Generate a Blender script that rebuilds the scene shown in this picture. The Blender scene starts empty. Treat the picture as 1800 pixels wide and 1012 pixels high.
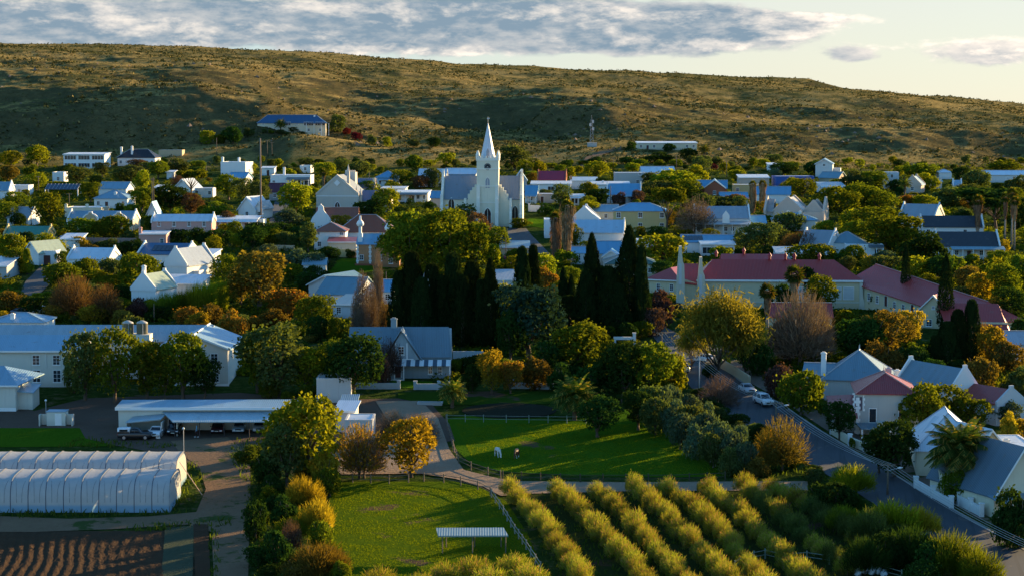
import bpy, math, random
import numpy as np
from mathutils import Vector, Matrix
R = math.radians
C = bpy.context.scene.collection
scn = bpy.context.scene
random.seed(7); np.random.seed(7)

# ---------------------------------------------------------------- camera, sky, sun, exposure
F = 3500.0; CAMZ = 62.5; PITCH = math.atan(311/F)
cam = bpy.data.cameras.new('camera'); camo = bpy.data.objects.new('camera', cam); C.objects.link(camo)
cam.sensor_width = 36; cam.lens = 36*F/1800; cam.clip_start = 1; cam.clip_end = 9000
camo.location = (0, 0, CAMZ); camo.rotation_euler = (math.pi/2-PITCH, 0, 0)
scn.camera = camo
SUN_EL, SUN_AZ = 11.0, 41.0          # azimuth measured from +X towards +Y
scn.view_settings.view_transform = 'Standard'; scn.view_settings.look = 'None'
scn.view_settings.gamma = 1; scn.view_settings.exposure = 1.60
scn.cycles.use_denoising = True
scn.cycles.max_bounces = 4; scn.cycles.diffuse_bounces = 2; scn.cycles.glossy_bounces = 2
scn.cycles.transparent_max_bounces = 4; scn.cycles.transmission_bounces = 3
sun = bpy.data.lights.new('sun', 'SUN'); suno = bpy.data.objects.new('sun', sun); C.objects.link(suno)
sun.energy = 5.0; sun.angle = R(0.6); sun.color = (1.0, 0.71, 0.34)
sd = Vector((math.cos(R(SUN_AZ))*math.cos(R(SUN_EL)), math.sin(R(SUN_AZ))*math.cos(R(SUN_EL)), math.sin(R(SUN_EL))))
suno.rotation_euler = sd.to_track_quat('Z', 'Y').to_euler()

class N:                                # tiny node-expression helper
    t = None
    def __init__(s, sock): s.s = sock
    @staticmethod
    def new(kind, **kw):
        n = N.t.nodes.new(kind)
        for k, v in kw.items(): setattr(n, k, v)
        return n
    @staticmethod
    def m(op, a, b=None, c=None, clamp=False):
        n = N.new('ShaderNodeMath', operation=op); n.use_clamp = clamp
        for i, v in enumerate((a, b, c)):
            if v is None: continue
            if isinstance(v, N): N.t.links.new(v.s, n.inputs[i])
            else: n.inputs[i].default_value = v
        return N(n.outputs[0])
    def __add__(s, o): return N.m('ADD', s, o)
    def __radd__(s, o): return N.m('ADD', s, o)
    def __sub__(s, o): return N.m('SUBTRACT', s, o)
    def __rsub__(s, o): return N.m('SUBTRACT', o, s)
    def __mul__(s, o): return N.m('MULTIPLY', s, o)
    def __rmul__(s, o): return N.m('MULTIPLY', s, o)
    def __truediv__(s, o): return N.m('DIVIDE', s, o)
    def sat(s): return N.m('MAXIMUM', N.m('MINIMUM', s, 1.0), 0.0)
def ss(x, a, b):                        # smoothstep of a node value
    n = N.new('ShaderNodeMapRange', interpolation_type='SMOOTHSTEP')
    N.t.links.new(x.s, n.inputs[0]); n.inputs[1].default_value = a; n.inputs[2].default_value = b
    return N(n.outputs[0])
def vec(x, y, z):
    n = N.new('ShaderNodeCombineXYZ')
    for i, v in enumerate((x, y, z)):
        if isinstance(v, N): N.t.links.new(v.s, n.inputs[i])
        else: n.inputs[i].default_value = v
    return N(n.outputs[0])
def xyz(v):
    n = N.new('ShaderNodeSeparateXYZ'); N.t.links.new(v.s, n.inputs[0]); return [N(o) for o in n.outputs]
def noise(v, scale, detail=3, rough=.55, dist=0):
    n = N.new('ShaderNodeTexNoise'); N.t.links.new(v.s, n.inputs['Vector'])
    n.inputs['Scale'].default_value = scale; n.inputs['Detail'].default_value = detail
    n.inputs['Roughness'].default_value = rough; n.inputs['Distortion'].default_value = dist
    return N(n.outputs[0])
def mix(f, a, b):
    n = N.new('ShaderNodeMix', data_type='RGBA')
    if isinstance(f, N): N.t.links.new(f.s, n.inputs[0])
    else: n.inputs[0].default_value = f
    for i, v in ((6, a), (7, b)):
        if isinstance(v, N): N.t.links.new(v.s, n.inputs[i])
        else: n.inputs[i].default_value = (*v, 1)
    return N(n.outputs[2])

world = bpy.data.worlds.new('World'); scn.world = world; world.use_nodes = True
nt = world.node_tree; N.t = nt; nt.nodes.clear()
sky = N.new('ShaderNodeTexSky', sky_type='NISHITA'); sky.sun_disc = False
sky.sun_elevation = R(SUN_EL); sky.sun_rotation = R(90-SUN_AZ); sky.altitude = 600; sky.air_density = 1.0; sky.dust_density = 0.25; sky.ozone_density = 3.0
bg = N.new('ShaderNodeBackground'); wb = N.new('ShaderNodeMix', data_type='RGBA', blend_type='MULTIPLY'); wb.inputs[0].default_value = 1; nt.links.new(sky.outputs[0], wb.inputs[6]); wb.inputs[7].default_value = (.74, 1.04, 1.12, 1); nt.links.new(wb.outputs[2], bg.inputs[0]); bg.inputs[1].default_value = 0.105
tc = N.new('ShaderNodeTexCoord'); gx, gy, gz = xyz(N(tc.outputs['Generated']))
az = N.m('ARCTAN2', gx, gy)*57.2958; el = N.m('ARCSINE', gz)*57.2958      # degrees
def blob(a0, e0, ra, re, k):             # a cloud bank centred at azimuth a0, elevation e0
    q = N.m('POWER', (az-a0)*(1/ra), 2.0) + N.m('POWER', (el-e0)*(1/re), 2.0)
    return N.m('EXPONENT', q*-1.0)*k
def dens(da, de):
    a = az+da; e = el+de
    p = vec(a*.30+7.0, e*.85, 0.0)
    n1 = noise(p, 1.0, 8, .60, .25)*.78+noise(vec(a*.80, e*1.8, 5.0), 1.0, 6, .66)*.30
    slope = e-(0.0-a*.025)
    return n1
bank = N.m('MINIMUM', blob(-13, 3.2, 8, 1.05, 1.3)+blob(-5, 2.7, 7.5, .95, 1.3)+blob(1.5, 2.3, 4.8, .72, 1.2)+blob(5.6, 2.35, 3.0, .48, .95)+blob(8.4, 2.6, 2.6, .20, .50)+blob(13.5, 1.60, 1.7, .42, 1.0)+blob(9.6, 1.56, .75, .24, .85)+blob(-13.5, 1.85, 3.6, .34, .7)+blob(0, 14, 60, 8, .8), 1.0)*.74
d0 = dens(0, 0)*1.5+bank-1.16
d1 = dens(.45, .30)*1.5+bank-1.16      # the same field, a step towards the sun: thin there means a lit edge
alpha = ss(d0, -.03, .20)
lit = ss((d0-d1), -.04, .26)
thick = ss(d0, .12, .54)*(1.0-ss(az, 7.0, 10.0)*.8)
fine = noise(vec(az*1.3, el*4.0, 3.0), 1.0, 5, .6)
ccol = mix((lit*.80*(1.0-thick*.25)+(fine-.5)*.9+(1.0-thick)*.28-.02+ss(az, 8.5, 10.5)*((el-1.45)*.55+.22)).sat(), (.20, .28, .355), (1.0, .88, .75))
veil = N.new('ShaderNodeBackground'); nt.links.new(mix(ss(az, -12, 9), (.60, .70, .75), (.86, .73, .63)).s, veil.inputs[0]); veil.inputs[1].default_value = .30
vm = N.new('ShaderNodeMixShader'); nt.links.new((ss(el, 9.0, 3.0)*.85).s, vm.inputs[0]); nt.links.new(bg.outputs[0], vm.inputs[1]); nt.links.new(veil.outputs[0], vm.inputs[2])
cb = N.new('ShaderNodeBackground'); nt.links.new(ccol.s, cb.inputs[0]); cb.inputs[1].default_value = .42
sm = N.new('ShaderNodeMixShader'); nt.links.new(alpha.s, sm.inputs[0]); nt.links.new(vm.outputs[0], sm.inputs[1]); nt.links.new(cb.outputs[0], sm.inputs[2])
wo = N.new('ShaderNodeOutputWorld'); nt.links.new(sm.outputs[0], wo.inputs[0])

# ---------------------------------------------------------------- pixel <-> world helpers
SP, CP = math.sin(PITCH), math.cos(PITCH)
def ray(px, py):
    a, b = (px-900)/F, -(py-506)/F
    return (a, CP+b*SP, -SP+b*CP)
def proj(x, y, z):
    z -= CAMZ; dep = y*CP-z*SP; up = y*SP+z*CP
    return 900+F*x/dep, 506-F*up/dep
def at(px, py, lift=0.0):                # point on the ground seen at photo pixel (px, py)
    d = ray(px, py)
    lo, hi = 60.0, 2400.0
    t = (CAMZ-lift)/(0.05*d[1]-d[2]) if (0.05*d[1]-d[2]) > 1e-6 else 1e9
    if 0 < t*d[1] < 770: return Vector((d[0]*t, d[1]*t, 0.05*d[1]*t+lift))
    y = 765.0
    while y < 2300:
        x = d[0]/d[1]*y; z = CAMZ+d[2]/d[1]*y
        if hz(x, y) >= z: break
        y += 2
    return Vector((d[0]/d[1]*y, y, hz(d[0]/d[1]*y, y)))
def S(y): return F/y                     # photo pixels per metre at distance y

# ---------------------------------------------------------------- terrain height
COLS = {
 -700: [(880,262),(950,145),(1150,110),(1700,70)],
 0:    [(880,262),(950,138),(1130,108),(1700,78)],
 300:  [(882,264),(955,142),(1150,114),(1700,86)],
 430:  [(880,256),(950,168),(1170,118),(1700,91)],
 520:  [(850,243),(900,232),(1020,168),(1230,122),(1700,97)],
 700:  [(880,254),(960,238),(1010,190),(1350,140),(1700,108)],
 820:  [(880,258),(1000,232),(1070,180),(1350,146),(1700,115)],
 930:  [(860,268),(925,258),(972,186),(1300,154),(1700,119)],
 1040: [(850,266),(912,258),(955,192),(1300,162),(1700,126)],
 1170: [(860,266),(900,260),(955,222),(1020,206),(1300,178),(1700,132)],
 1350: [(850,278),(900,270),(936,230),(1300,190),(1700,139)],
 1440: [(850,286),(905,282),(945,230),(1300,192),(1700,144)],
 1540: [(850,290),(905,286),(948,230),(1300,200),(1650,157)],
 1650: [(850,292),(912,286),(955,237),(1300,212),(1620,172)],
 1800: [(850,292),(922,286),(966,246),(1300,224),(1600,190)],
 2000: [(850,292),(950,275),(1020,255),(1300,240),(1600,213)],
 2700: [(850,292),(950,280),(1020,270),(1300,255),(1600,235)],
}
_rng = np.random.RandomState(3); _lat = _rng.rand(256, 256)
def vn(x, y):
    x = np.asarray(x, float); y = np.asarray(y, float)
    xi = np.floor(x).astype(int); yi = np.floor(y).astype(int); fx = x-xi; fy = y-yi
    fx = fx*fx*(3-2*fx); fy = fy*fy*(3-2*fy)
    a = _lat[xi & 255, yi & 255]; b = _lat[(xi+1) & 255, yi & 255]; c = _lat[xi & 255, (yi+1) & 255]; d = _lat[(xi+1) & 255, (yi+1) & 255]
    return (a*(1-fx)+b*fx)*(1-fy)+(c*(1-fx)+d*fx)*fy-.5
_cx = sorted(COLS); _YS = np.arange(780, 2705, 5.0); _prof = []
for cx in _cx:
    pts = [(780, 0.05*780)]+[(Y, CAMZ+Y*(195-p)/F) for Y, p in COLS[cx]]
    Yr, zr = pts[-1]; pts += [(Yr+60, zr+.2), (Yr+220, zr-8), (2700, zr-70)]
    yy = np.interp(_YS, [p[0] for p in pts], [p[1] for p in pts])
    k = np.hanning(7); k /= k.sum(); yp = np.pad(yy, 3, mode='edge'); ys = np.convolve(yp, k, 'valid'); ys[:8] = yy[:8]*(1-np.linspace(0,1,8))+ys[:8]*np.linspace(0,1,8)
    _prof.append(ys)
_prof = np.array(_prof)
def HZ(x, y):
    x = np.asarray(x, float); y = np.asarray(y, float); sh = np.broadcast(x, y).shape
    x = np.broadcast_to(x, sh); y = np.broadcast_to(y, sh)
    u = 900+F*x/np.maximum(y, 1)
    u = u+vn(x/90, y/120)*160*np.clip((y-800)/150, 0, 1)
    ci = np.clip(np.interp(u, _cx, np.arange(len(_cx))), 0, len(_cx)-1.001); c0 = ci.astype(int); cf = ci-c0; cf = cf*cf*(3-2*cf)
    ri = np.clip((y-780)/5, 0, len(_YS)-1.001); r0 = ri.astype(int); rf = ri-r0
    z0 = _prof[c0, r0]*(1-rf)+_prof[c0, r0+1]*rf; z1 = _prof[c0+1, r0]*(1-rf)+_prof[c0+1, r0+1]*rf
    z = z0*(1-cf)+z1*cf
    w = np.clip((y-800)/120, 0, 1); top = 1-.55*np.clip((y-1250)/350, 0, 1)
    nz = vn(x/85+3, y/60)*13+vn(x/38, y/26+9)*2.6+vn(x/15, y/11)*1.1+vn(x/5, y/5)*.7+vn(x/2.4, y/2.6)*.35
    z = z+nz*w*top
    return np.where(y < 780, 0.05*y, z)
def hz(x, y): return 0.05*y if y < 780 else float(HZ(x, y))

# ---------------------------------------------------------------- mesh helpers
def link(o, parent=None):
    C.objects.link(o)
    if parent is not None: o.parent = parent
    return o
def tag(o, label=None, cat=None, group=None, kind=None):
    if label: o['label'] = label
    if cat: o['category'] = cat
    if group: o['group'] = group
    if kind: o['kind'] = kind
    return o
def empty(name, loc, rz=0, label=None, cat=None, group=None):
    o = bpy.data.objects.new(name, None); o.location = loc; o.rotation_euler = (0, 0, rz); o.empty_display_size = .3
    C.objects.link(o); return tag(o, label, cat, group)
class MB:                                 # collects boxes, prisms and tubes; build() links them as ONE mesh object
    def __init__(s): s.v = []; s.f = []; s.m = []
    def add(s, vs, fs, m=0):
        k = len(s.v); s.v += [tuple(v) for v in vs]; s.f += [tuple(i+k for i in f) for f in fs]; s.m += [m]*len(fs); return s
    def box(s, x0, x1, y0, y1, z0, z1, m=0):
        return s.add([(x0,y0,z0),(x1,y0,z0),(x1,y1,z0),(x0,y1,z0),(x0,y0,z1),(x1,y0,z1),(x1,y1,z1),(x0,y1,z1)],
                     [(3,2,1,0),(4,5,6,7),(0,1,5,4),(1,2,6,5),(2,3,7,6),(3,0,4,7)], m)
    def prism(s, poly, axis, a, b, m=0):   # poly in the plane across axis, extruded from a to b
        n = len(poly)
        def P(p, t): return (t, p[0], p[1]) if axis == 'x' else ((p[0], t, p[1]) if axis == 'y' else (p[0], p[1], t))
        return s.add([P(p, a) for p in poly]+[P(p, b) for p in poly],
                     [tuple(range(n))[::-1], tuple(range(n, 2*n))]+[(i, (i+1) % n, (i+1) % n+n, i+n) for i in range(n)], m)
    def tube(s, pts, rs, seg=8, m=0, cap=True):
        pts = [Vector(p) for p in pts]; n = len(pts); vs = []
        for i, p in enumerate(pts):
            t = (pts[min(i+1, n-1)]-pts[max(i-1, 0)]).normalized()
            u = t.cross(Vector((0, 0, 1))); u = u.normalized() if u.length > .05 else Vector((1, 0, 0)); w = t.cross(u)
            r = rs[i] if isinstance(rs, (list, tuple)) else rs
            vs += [p+u*(r*math.cos(2*math.pi*k/seg))+w*(r*math.sin(2*math.pi*k/seg)) for k in range(seg)]
        fs = [(i*seg+k, i*seg+(k+1) % seg, (i+1)*seg+(k+1) % seg, (i+1)*seg+k) for i in range(n-1) for k in range(seg)]
        if cap: fs += [tuple(range(seg))[::-1], tuple(range((n-1)*seg, n*seg))]
        return s.add(vs, fs, m)
    def mesh(s, name, mats, smooth=False):
        me = bpy.data.meshes.new(name); me.from_pydata(s.v, [], s.f)
        for m in (mats if isinstance(mats, (list, tuple)) else [mats]): me.materials.append(m)
        me.polygons.foreach_set('material_index', s.m); me.polygons.foreach_set('use_smooth', [smooth]*len(s.f))
        me.update(); 
        return me
    def build(s, name, mats, parent=None, smooth=False):
        return link(bpy.data.objects.new(name, s.mesh(name, mats, smooth)), parent)
def fastmesh(name, V, Q, mat, smooth=False):  # V (n,3), Q (m,3|4) arrays
    me = bpy.data.meshes.new(name); V = np.asarray(V, np.float32); Q = np.asarray(Q, np.int32); k = Q.shape[1]
    me.vertices.add(len(V)); me.vertices.foreach_set('co', V.ravel())
    me.loops.add(Q.size); me.loops.foreach_set('vertex_index', Q.ravel())
    me.polygons.add(len(Q)); me.polygons.foreach_set('loop_start', np.arange(0, Q.size, k, dtype=np.int32)); me.polygons.foreach_set('loop_total', np.full(len(Q), k, np.int32))
    me.polygons.foreach_set('use_smooth', np.full(len(Q), smooth)); 
    if mat: me.materials.append(mat)
    me.update(calc_edges=True); return me

# ---------------------------------------------------------------- materials
def newmat(name):
    m = bpy.data.materials.new(name); m.use_nodes = True; N.t = m.node_tree; m.node_tree.nodes.clear(); return m
def finish(col, rough=.8, metal=0, bump=None, bstr=.3, bdist=.05, spec=.3):
    p = N.new('ShaderNodeBsdfPrincipled')
    if isinstance(col, N): N.t.links.new(col.s, p.inputs['Base Color'])
    else: p.inputs['Base Color'].default_value = (*col, 1)
    if isinstance(rough, N): N.t.links.new(rough.s, p.inputs['Roughness'])
    else: p.inputs['Roughness'].default_value = rough
    p.inputs['Metallic'].default_value = metal; p.inputs['Specular IOR Level'].default_value = spec
    if bump is not None:
        b = N.new('ShaderNodeBump'); b.inputs['Strength'].default_value = bstr; b.inputs['Distance'].default_value = bdist
        N.t.links.new(bump.s, b.inputs['Height']); N.t.links.new(b.outputs[0], p.inputs['Normal'])
    o = N.new('ShaderNodeOutputMaterial'); N.t.links.new(p.outputs[0], o.inputs[0])
def objco(): return N(N.new('ShaderNodeTexCoord').outputs['Object'])
def sc(c, k): return tuple(min(1, v*k) for v in c)
MATS = {}
def plaster(name, col, var=.12, rough=.9):
    if name in MATS: return MATS[name]
    m = newmat(name); v = objco(); x, y, z = xyz(v)
    n = noise(v, .5, 4); n2 = noise(vec(x*3, y*3, z*.35), 1.0, 3)
    oi = N(N.new('ShaderNodeObjectInfo').outputs['Random'])
    c = mix((n*.45+n2*.3+oi*.25), sc(col, 1-var*1.8), sc(col, 1+var))
    c = mix(ss(noise(vec(x*2.2, y*2.2, z*.16), 1.0, 4, .6), .58, .72)*.22, c, sc(col, .5))
    c = mix(ss(z*-1.0+noise(v, 2.0, 2)*.8, -.9, .4)*.45, c, sc(col, .55))   # splash-stained foot of the wall
    finish(c, rough, bump=noise(v, 9.0, 3), bstr=.25, bdist=.02); MATS[name] = m; return m
def metalroof(name, col, axis='x', rough=.42, var=.14, pitch=.30):
    key = name+axis
    if key in MATS: return MATS[key]
    m = newmat(key); v = objco(); x, y, z = xyz(v); a = x if axis == 'x' else y; b = y if axis == 'x' else x
    sheetn = noise(vec(N.m('FLOOR', a*1.25), N.m('FLOOR', b*.0), 1.0), 3.7, 0)     # one tone per roofing sheet
    n = noise(vec(a*.8, b*.25, 0), 1.0, 4)
    oi = N(N.new('ShaderNodeObjectInfo').outputs['Random'])
    c = mix((sheetn*.35+n*.35+oi*.30), sc(col, 1-var*2.2), sc(col, 1+var*1.3))
    c = mix(ss(noise(v, .7, 5, .65), .58, .72)*.40, c, (.17, .12, .085))            # rust blooms
    w = N.m('SINE', a*(6.2832/pitch))
    finish(c, rough+.0, metal=.25, bump=w, bstr=.5, bdist=.035, spec=.5); MATS[key] = m; return m
def simple(name, col, rough=.6, metal=0, var=.1, scale=2.0, bump=0, spec=.3):
    if name in MATS: return MATS[name]
    m = newmat(name); v = objco(); n = noise(v, scale, 4)
    finish(mix(n, sc(col, 1-var*1.5), sc(col, 1+var)), rough, metal, bump=noise(v, scale*5, 3) if bump else None, bstr=bump, spec=spec)
    MATS[name] = m; return m
def foliage(name, c1, c2, trans=.35, c3=None):
    m = newmat(name); g = N.new('ShaderNodeNewGeometry'); isl = N(g.outputs['Random Per Island'])
    oi = N.new('ShaderNodeObjectInfo'); rnd = N(oi.outputs['Random'])
    v = objco(); n = noise(v, 1.6, 3)
    c = mix((n*.7+isl*.55-.12).sat(), c1, c2)
    if c3: c = mix(ss(isl, .80, .86), c, c3)
    h = N.new('ShaderNodeHueSaturation'); N.t.links.new(c.s, h.inputs['Color'])
    N.t.links.new((rnd*.035+.482).s, h.inputs['Hue']); N.t.links.new((rnd*.45+.78).s, h.inputs['Value']); h.inputs['Saturation'].default_value = 1.02
    c = N(h.outputs[0])
    d = N.new('ShaderNodeBsdfDiffuse'); t = N.new('ShaderNodeBsdfTranslucent'); N.t.links.new(c.s, d.inputs[0])
    ct = mix(1.0, c, c); mm = N.new('ShaderNodeMix', data_type='RGBA', blend_type='MULTIPLY'); mm.inputs[0].default_value = 1
    N.t.links.new(c.s, mm.inputs[6]); mm.inputs[7].default_value = (2.3, 2.0, .55, 1); N.t.links.new(mm.outputs[2], t.inputs[0])
    x = N.new('ShaderNodeMixShader'); x.inputs[0].default_value = trans
    N.t.links.new(d.outputs[0], x.inputs[1]); N.t.links.new(t.outputs[0], x.inputs[2])
    o = N.new('ShaderNodeOutputMaterial'); N.t.links.new(x.outputs[0], o.inputs[0]); return m
FOL = {
 'green': foliage('leaf_green', (.024,.050,.008), (.125,.148,.016), .40),
 'dark':  foliage('leaf_dark_green', (.008,.026,.008), (.032,.062,.014), .28),
 'lime':  foliage('leaf_lime', (.050,.078,.008), (.195,.205,.020), .45),
 'grass': foliage('leaf_grass', (.038,.075,.004), (.150,.175,.010), .45),
 'olive': foliage('leaf_olive', (.022,.040,.014), (.095,.120,.040), .35),
 'grey':  foliage('leaf_grey_green', (.024,.050,.030), (.095,.135,.080), .28),
 'autumn':foliage('leaf_autumn', (.085,.055,.016), (.22,.150,.030), .40, (.24,.10,.02)),
 'gold':  foliage('leaf_gold', (.11,.095,.014), (.28,.225,.030), .45),
 'brown': foliage('leaf_brown', (.055,.035,.020), (.15,.095,.045), .25),
 'twig':  foliage('twig_grey', (.085,.058,.045), (.20,.145,.11), .10),
 'cypress': foliage('leaf_cypress', (.006,.014,.006), (.022,.036,.010), .16),
 'russet': foliage('leaf_russet', (.050,.044,.014), (.145,.105,.024), .35),
 'orchard': foliage('leaf_orchard', (.080,.100,.018), (.225,.240,.042), .42, (.22,.13,.09)),
 'feather': foliage('leaf_feather', (.085,.095,.018), (.22,.21,.040), .40),
 'red': foliage('leaf_red', (.05,.010,.012), (.13,.018,.024), .2),
 'cedar': foliage('leaf_cedar', (.006,.020,.012), (.026,.052,.032), .15),
 'palm': foliage('frond_green', (.018,.038,.010), (.075,.105,.022), .3, (.24,.16,.04)),
 'skirt': foliage('frond_dry', (.055,.035,.020), (.36,.24,.14), .1),
 'plum': foliage('leaf_plum', (.040,.024,.022), (.105,.06,.050), .2),
 'weed': foliage('leaf_weed', (.022,.045,.010), (.085,.12,.022), .35),
}
BARK = simple('bark', (.11, .075, .05), .95, var=.35, scale=4, bump=.5)
PALEBARK = simple('bark_pale', (.30, .26, .21), .95, var=.25, scale=4, bump=.5)
WOOD = simple('weathered_timber', (.20, .15, .105), .9, var=.3, scale=3)
GLASS = simple('window_glass', (.022, .028, .035), .12, var=.3, spec=.6)
WHITE = plaster('white_render', (.74, .73, .70), .06)
TRIM = simple('white_trim', (.76, .75, .72), .55, var=.06)
STEEL = simple('galvanised_steel', (.42, .43, .44), .45, .6, var=.15)
DARKDOOR = simple('brown_timber_door', (.10, .035, .025), .6, var=.2)
# ---------------------------------------------------------------- ground materials
def hillmat():
    m = newmat('ground'); v = objco(); x, y, z = xyz(v)
    n1 = noise(vec(x, y*.7, z), .016, 5, .6); n2 = noise(vec(x, y*.55, z*2.0), .09, 5, .65); n3 = ss(noise(v, .55, 5, .75), .30, .70)
    dry = mix(n3, (.15, .112, .040), (.54, .375, .130))
    grn = mix(n3, (.026, .036, .012), (.110, .110, .040))
    c = mix(ss(n2*.55+n1*.40+n3*.25, .54, .68), dry, grn)
    rocks = ss(noise(v, .22, 4, .7), .60, .68)
    c = mix(rocks*.5, c, (.13, .085, .060))
    gn = xyz(N(N.new('ShaderNodeNewGeometry').outputs['True Normal']))[2]; c = mix(ss(gn*-1.0+n2*.03, -.972, -.935)*.75, c, mix(n3, (.030,.030,.016), (.11,.090,.045)))
    town = mix(ss(n2*.5+n3*.5, .55, .80), mix(n3, (.022,.042,.010), (.060,.090,.018)), mix(n3, (.060, .050, .028), (.13, .105, .060)))
    c = mix(ss(y, 770, 830), town, c)
    finish(c, .95, bump=noise(v, 1.4, 5, .7), bstr=1.0, bdist=.9, spec=0); return m
def grassmat(name, a, b, bare=(.12,.075,.05), bs=.68):
    m = newmat(name); v = objco(); x, y, z = xyz(v)
    n = noise(vec(x, y*.6, z), .22, 6, .65); f = noise(vec(x, y*.5, z), 2.4, 4, .7)
    c = mix((n*.55+f*.55-.05).sat(), a, b)
    c = mix(ss(noise(v, .11, 5, .6), bs, bs+.07), c, bare)
    finish(c, .95, bump=noise(vec(x, y, z), 3.0, 5, .8), bstr=1.0, bdist=.35, spec=0); return m
def soilmat(name, a, b, furrow=None, grass=None):
    m = newmat(name); v = objco(); x, y, z = xyz(v)
    n = noise(v, .25, 6, .65); f = noise(v, 2.2, 5, .75)
    c = mix((n*.5+f*.5), a, b)
    if grass: c = mix(ss(noise(v, .18, 5, .7)+f*.12, .60, .68), c, grass)
    finish(c, .95, bump=noise(v, 1.8, 5, .75), bstr=.8, bdist=.22, spec=.02); return m
GROUND = hillmat()
LAWN = grassmat('meadow_grass', (.030, .066, .004), (.125, .175, .012), bs=.63)
PADG = grassmat('paddock_grass', (.022, .070, .004), (.085, .165, .012), bs=.65)
LEAFBED = grassmat('orchard_floor', (.020, .034, .010), (.060, .070, .020), (.09,.055,.035), .60)
SOIL = soilmat('ploughed_soil', (.036, .022, .014), (.092, .056, .032))
DIRT = soilmat('bare_dirt', (.11, .068, .040), (.26, .170, .105), grass=(.05,.07,.02))
YARD = soilmat('yard_dirt', (.070, .045, .034), (.15, .105, .075))
GRAVEL = soilmat('gravel', (.19, .13, .085), (.36, .265, .185))
def roadmat():
    m = newmat('asphalt'); v = objco(); x, y, z = xyz(v)
    n = noise(vec(x, y*.25, z), .5, 5, .6); f = noise(v, 6.0, 3)
    c = mix((n*.75+f*.25), (.026, .032, .038), (.080, .086, .092)); c = mix(ss(noise(v, .35, 5, .7), .60, .64)*.55, c, (.14,.115,.09)); c = mix(ss(noise(vec(x*1.4-y*.22, y*.04, z), .9, 2, .5), .52, .66)*.5, c, (.025,.027,.030))
    finish(c, .85, bump=f, bstr=.2, bdist=.02); return m
ROAD = roadmat()

# ---------------------------------------------------------------- terrain and ground sheets
def terrain():
    Y = np.concatenate([np.array([-80, 40, 120, 200, 400, 600, 740]), np.arange(778, 830, 6.0), np.arange(834, 1150, 2.0), np.arange(1150, 1800, 4.5), np.arange(1806, 2700, 40.0)])
    U = np.concatenate([np.arange(-2600, -100, 60.0), np.arange(-100, 1900, 4.5), np.arange(1900, 4400, 60.0)])
    YY, UU = np.meshgrid(Y, U, indexing='ij'); XX = (UU-900)/F*np.maximum(YY, 300)
    ZZ = np.where(YY < 778.5, .05*YY, HZ(XX, np.maximum(YY, 780)))
    V = np.stack([XX, YY, ZZ], -1).reshape(-1, 3); nr, nc = YY.shape
    i = np.arange(nr*nc).reshape(nr, nc); Q = np.stack([i[:-1, :-1], i[:-1, 1:], i[1:, 1:], i[1:, :-1]], -1).reshape(-1, 4)
    o = bpy.data.objects.new('hills', fastmesh('hills', V, Q, GROUND, True)); link(o); tag(o, kind='structure'); o.name = 'ground'; return o
terrain()
def sheet(name, px, mat, lift, kind='structure', label=None):
    P = [at(x, y) for x, y in px]
    me = bpy.data.meshes.new(name); me.from_pydata([(p.x, p.y, p.z+lift) for p in P], [], [tuple(range(len(P)))][:1]); me.materials.append(mat)
    if me.polygons[0].normal.z < 0: me.flip_normals()
    return tag(link(bpy.data.objects.new(name, me)), label, kind=kind)
# ---------------------------------------------------------------- plants: unit shapes (radius 1, height A)
def unit(v): return v/np.maximum(np.linalg.norm(v, axis=-1, keepdims=True), 1e-9)
def cards(P, Nn, size, aspect=1.0, rs=None, jit=.9, name='crown'):
    rs = rs or np.random; n = len(P)
    nn = unit(Nn+rs.normal(0, jit, (n, 3))); t = unit(np.cross(nn, rs.normal(0, 1, (n, 3)))); b = np.cross(nn, t)
    s = (size*rs.uniform(.6, 1.35, n))[:, None]; t = t*s*aspect; b = b*s
    V = np.stack([P-t*.5-b*.2, P+t*.1-b*.5, P+t*.5+b*.15, P-t*.1+b*.5], 1).reshape(-1, 3)
    return V, np.arange(4*n).reshape(n, 4)
def crown_round(seed, n=6400, size=.080, A=2.0, lobes=17, flat=1.0, cz=1.08, rz=.72, gap=.0, spread=.60):
    rs = np.random.RandomState(seed)
    L = []
    for k in range(lobes):
        d = unit(rs.normal(0, 1, 3)); d[2] = d[2]*.95+.03
        q = rs.uniform(.60, 1.0)
        if k % 7 == 0: q *= 1.22
        L.append((np.array([d[0]*spread*q*1.05, d[1]*spread*q*1.05, cz+d[2]*rz*q*flat]), rs.choice([.16, .22, .30, .38, .46])*rs.uniform(.85, 1.1)))
    cs = np.array([l[0] for l in L]); rr = np.array([l[1] for l in L])
    w = rr**2; pick = rs.choice(len(L), n, p=w/w.sum())
    d = unit(rs.normal(0, 1, (n, 3))); d[:, 2] = np.where((d[:, 2] < -.3) & (rs.rand(n) < .6), -d[:, 2], d[:, 2])
    rad = rs.uniform(.55, 1.10, n)**.6; st = rs.rand(n) < .16; rad[st] *= rs.uniform(1.0, 1.45, st.sum())
    P = cs[pick]+d*(rr[pick]*rad)[:, None]*np.array([1, 1, .82])
    dist = np.linalg.norm((P[:, None]-cs[None])/rr[None, :, None], axis=2); dist[np.arange(n), pick] = 9
    keep = dist.min(1) > .66
    P = P[keep]; d = d[keep]
    P[:, :2] += np.sin(P[:, [1, 0]]*2.1+seed)*.07
    z9 = np.percentile(P[:, 2], 99.6); P[:, 2] = np.where(P[:, 2] > 0, P[:, 2]*A/z9, .05+rs.rand(len(P))*.1)
    return cards(P, d, size, 1.25, rs)
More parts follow.
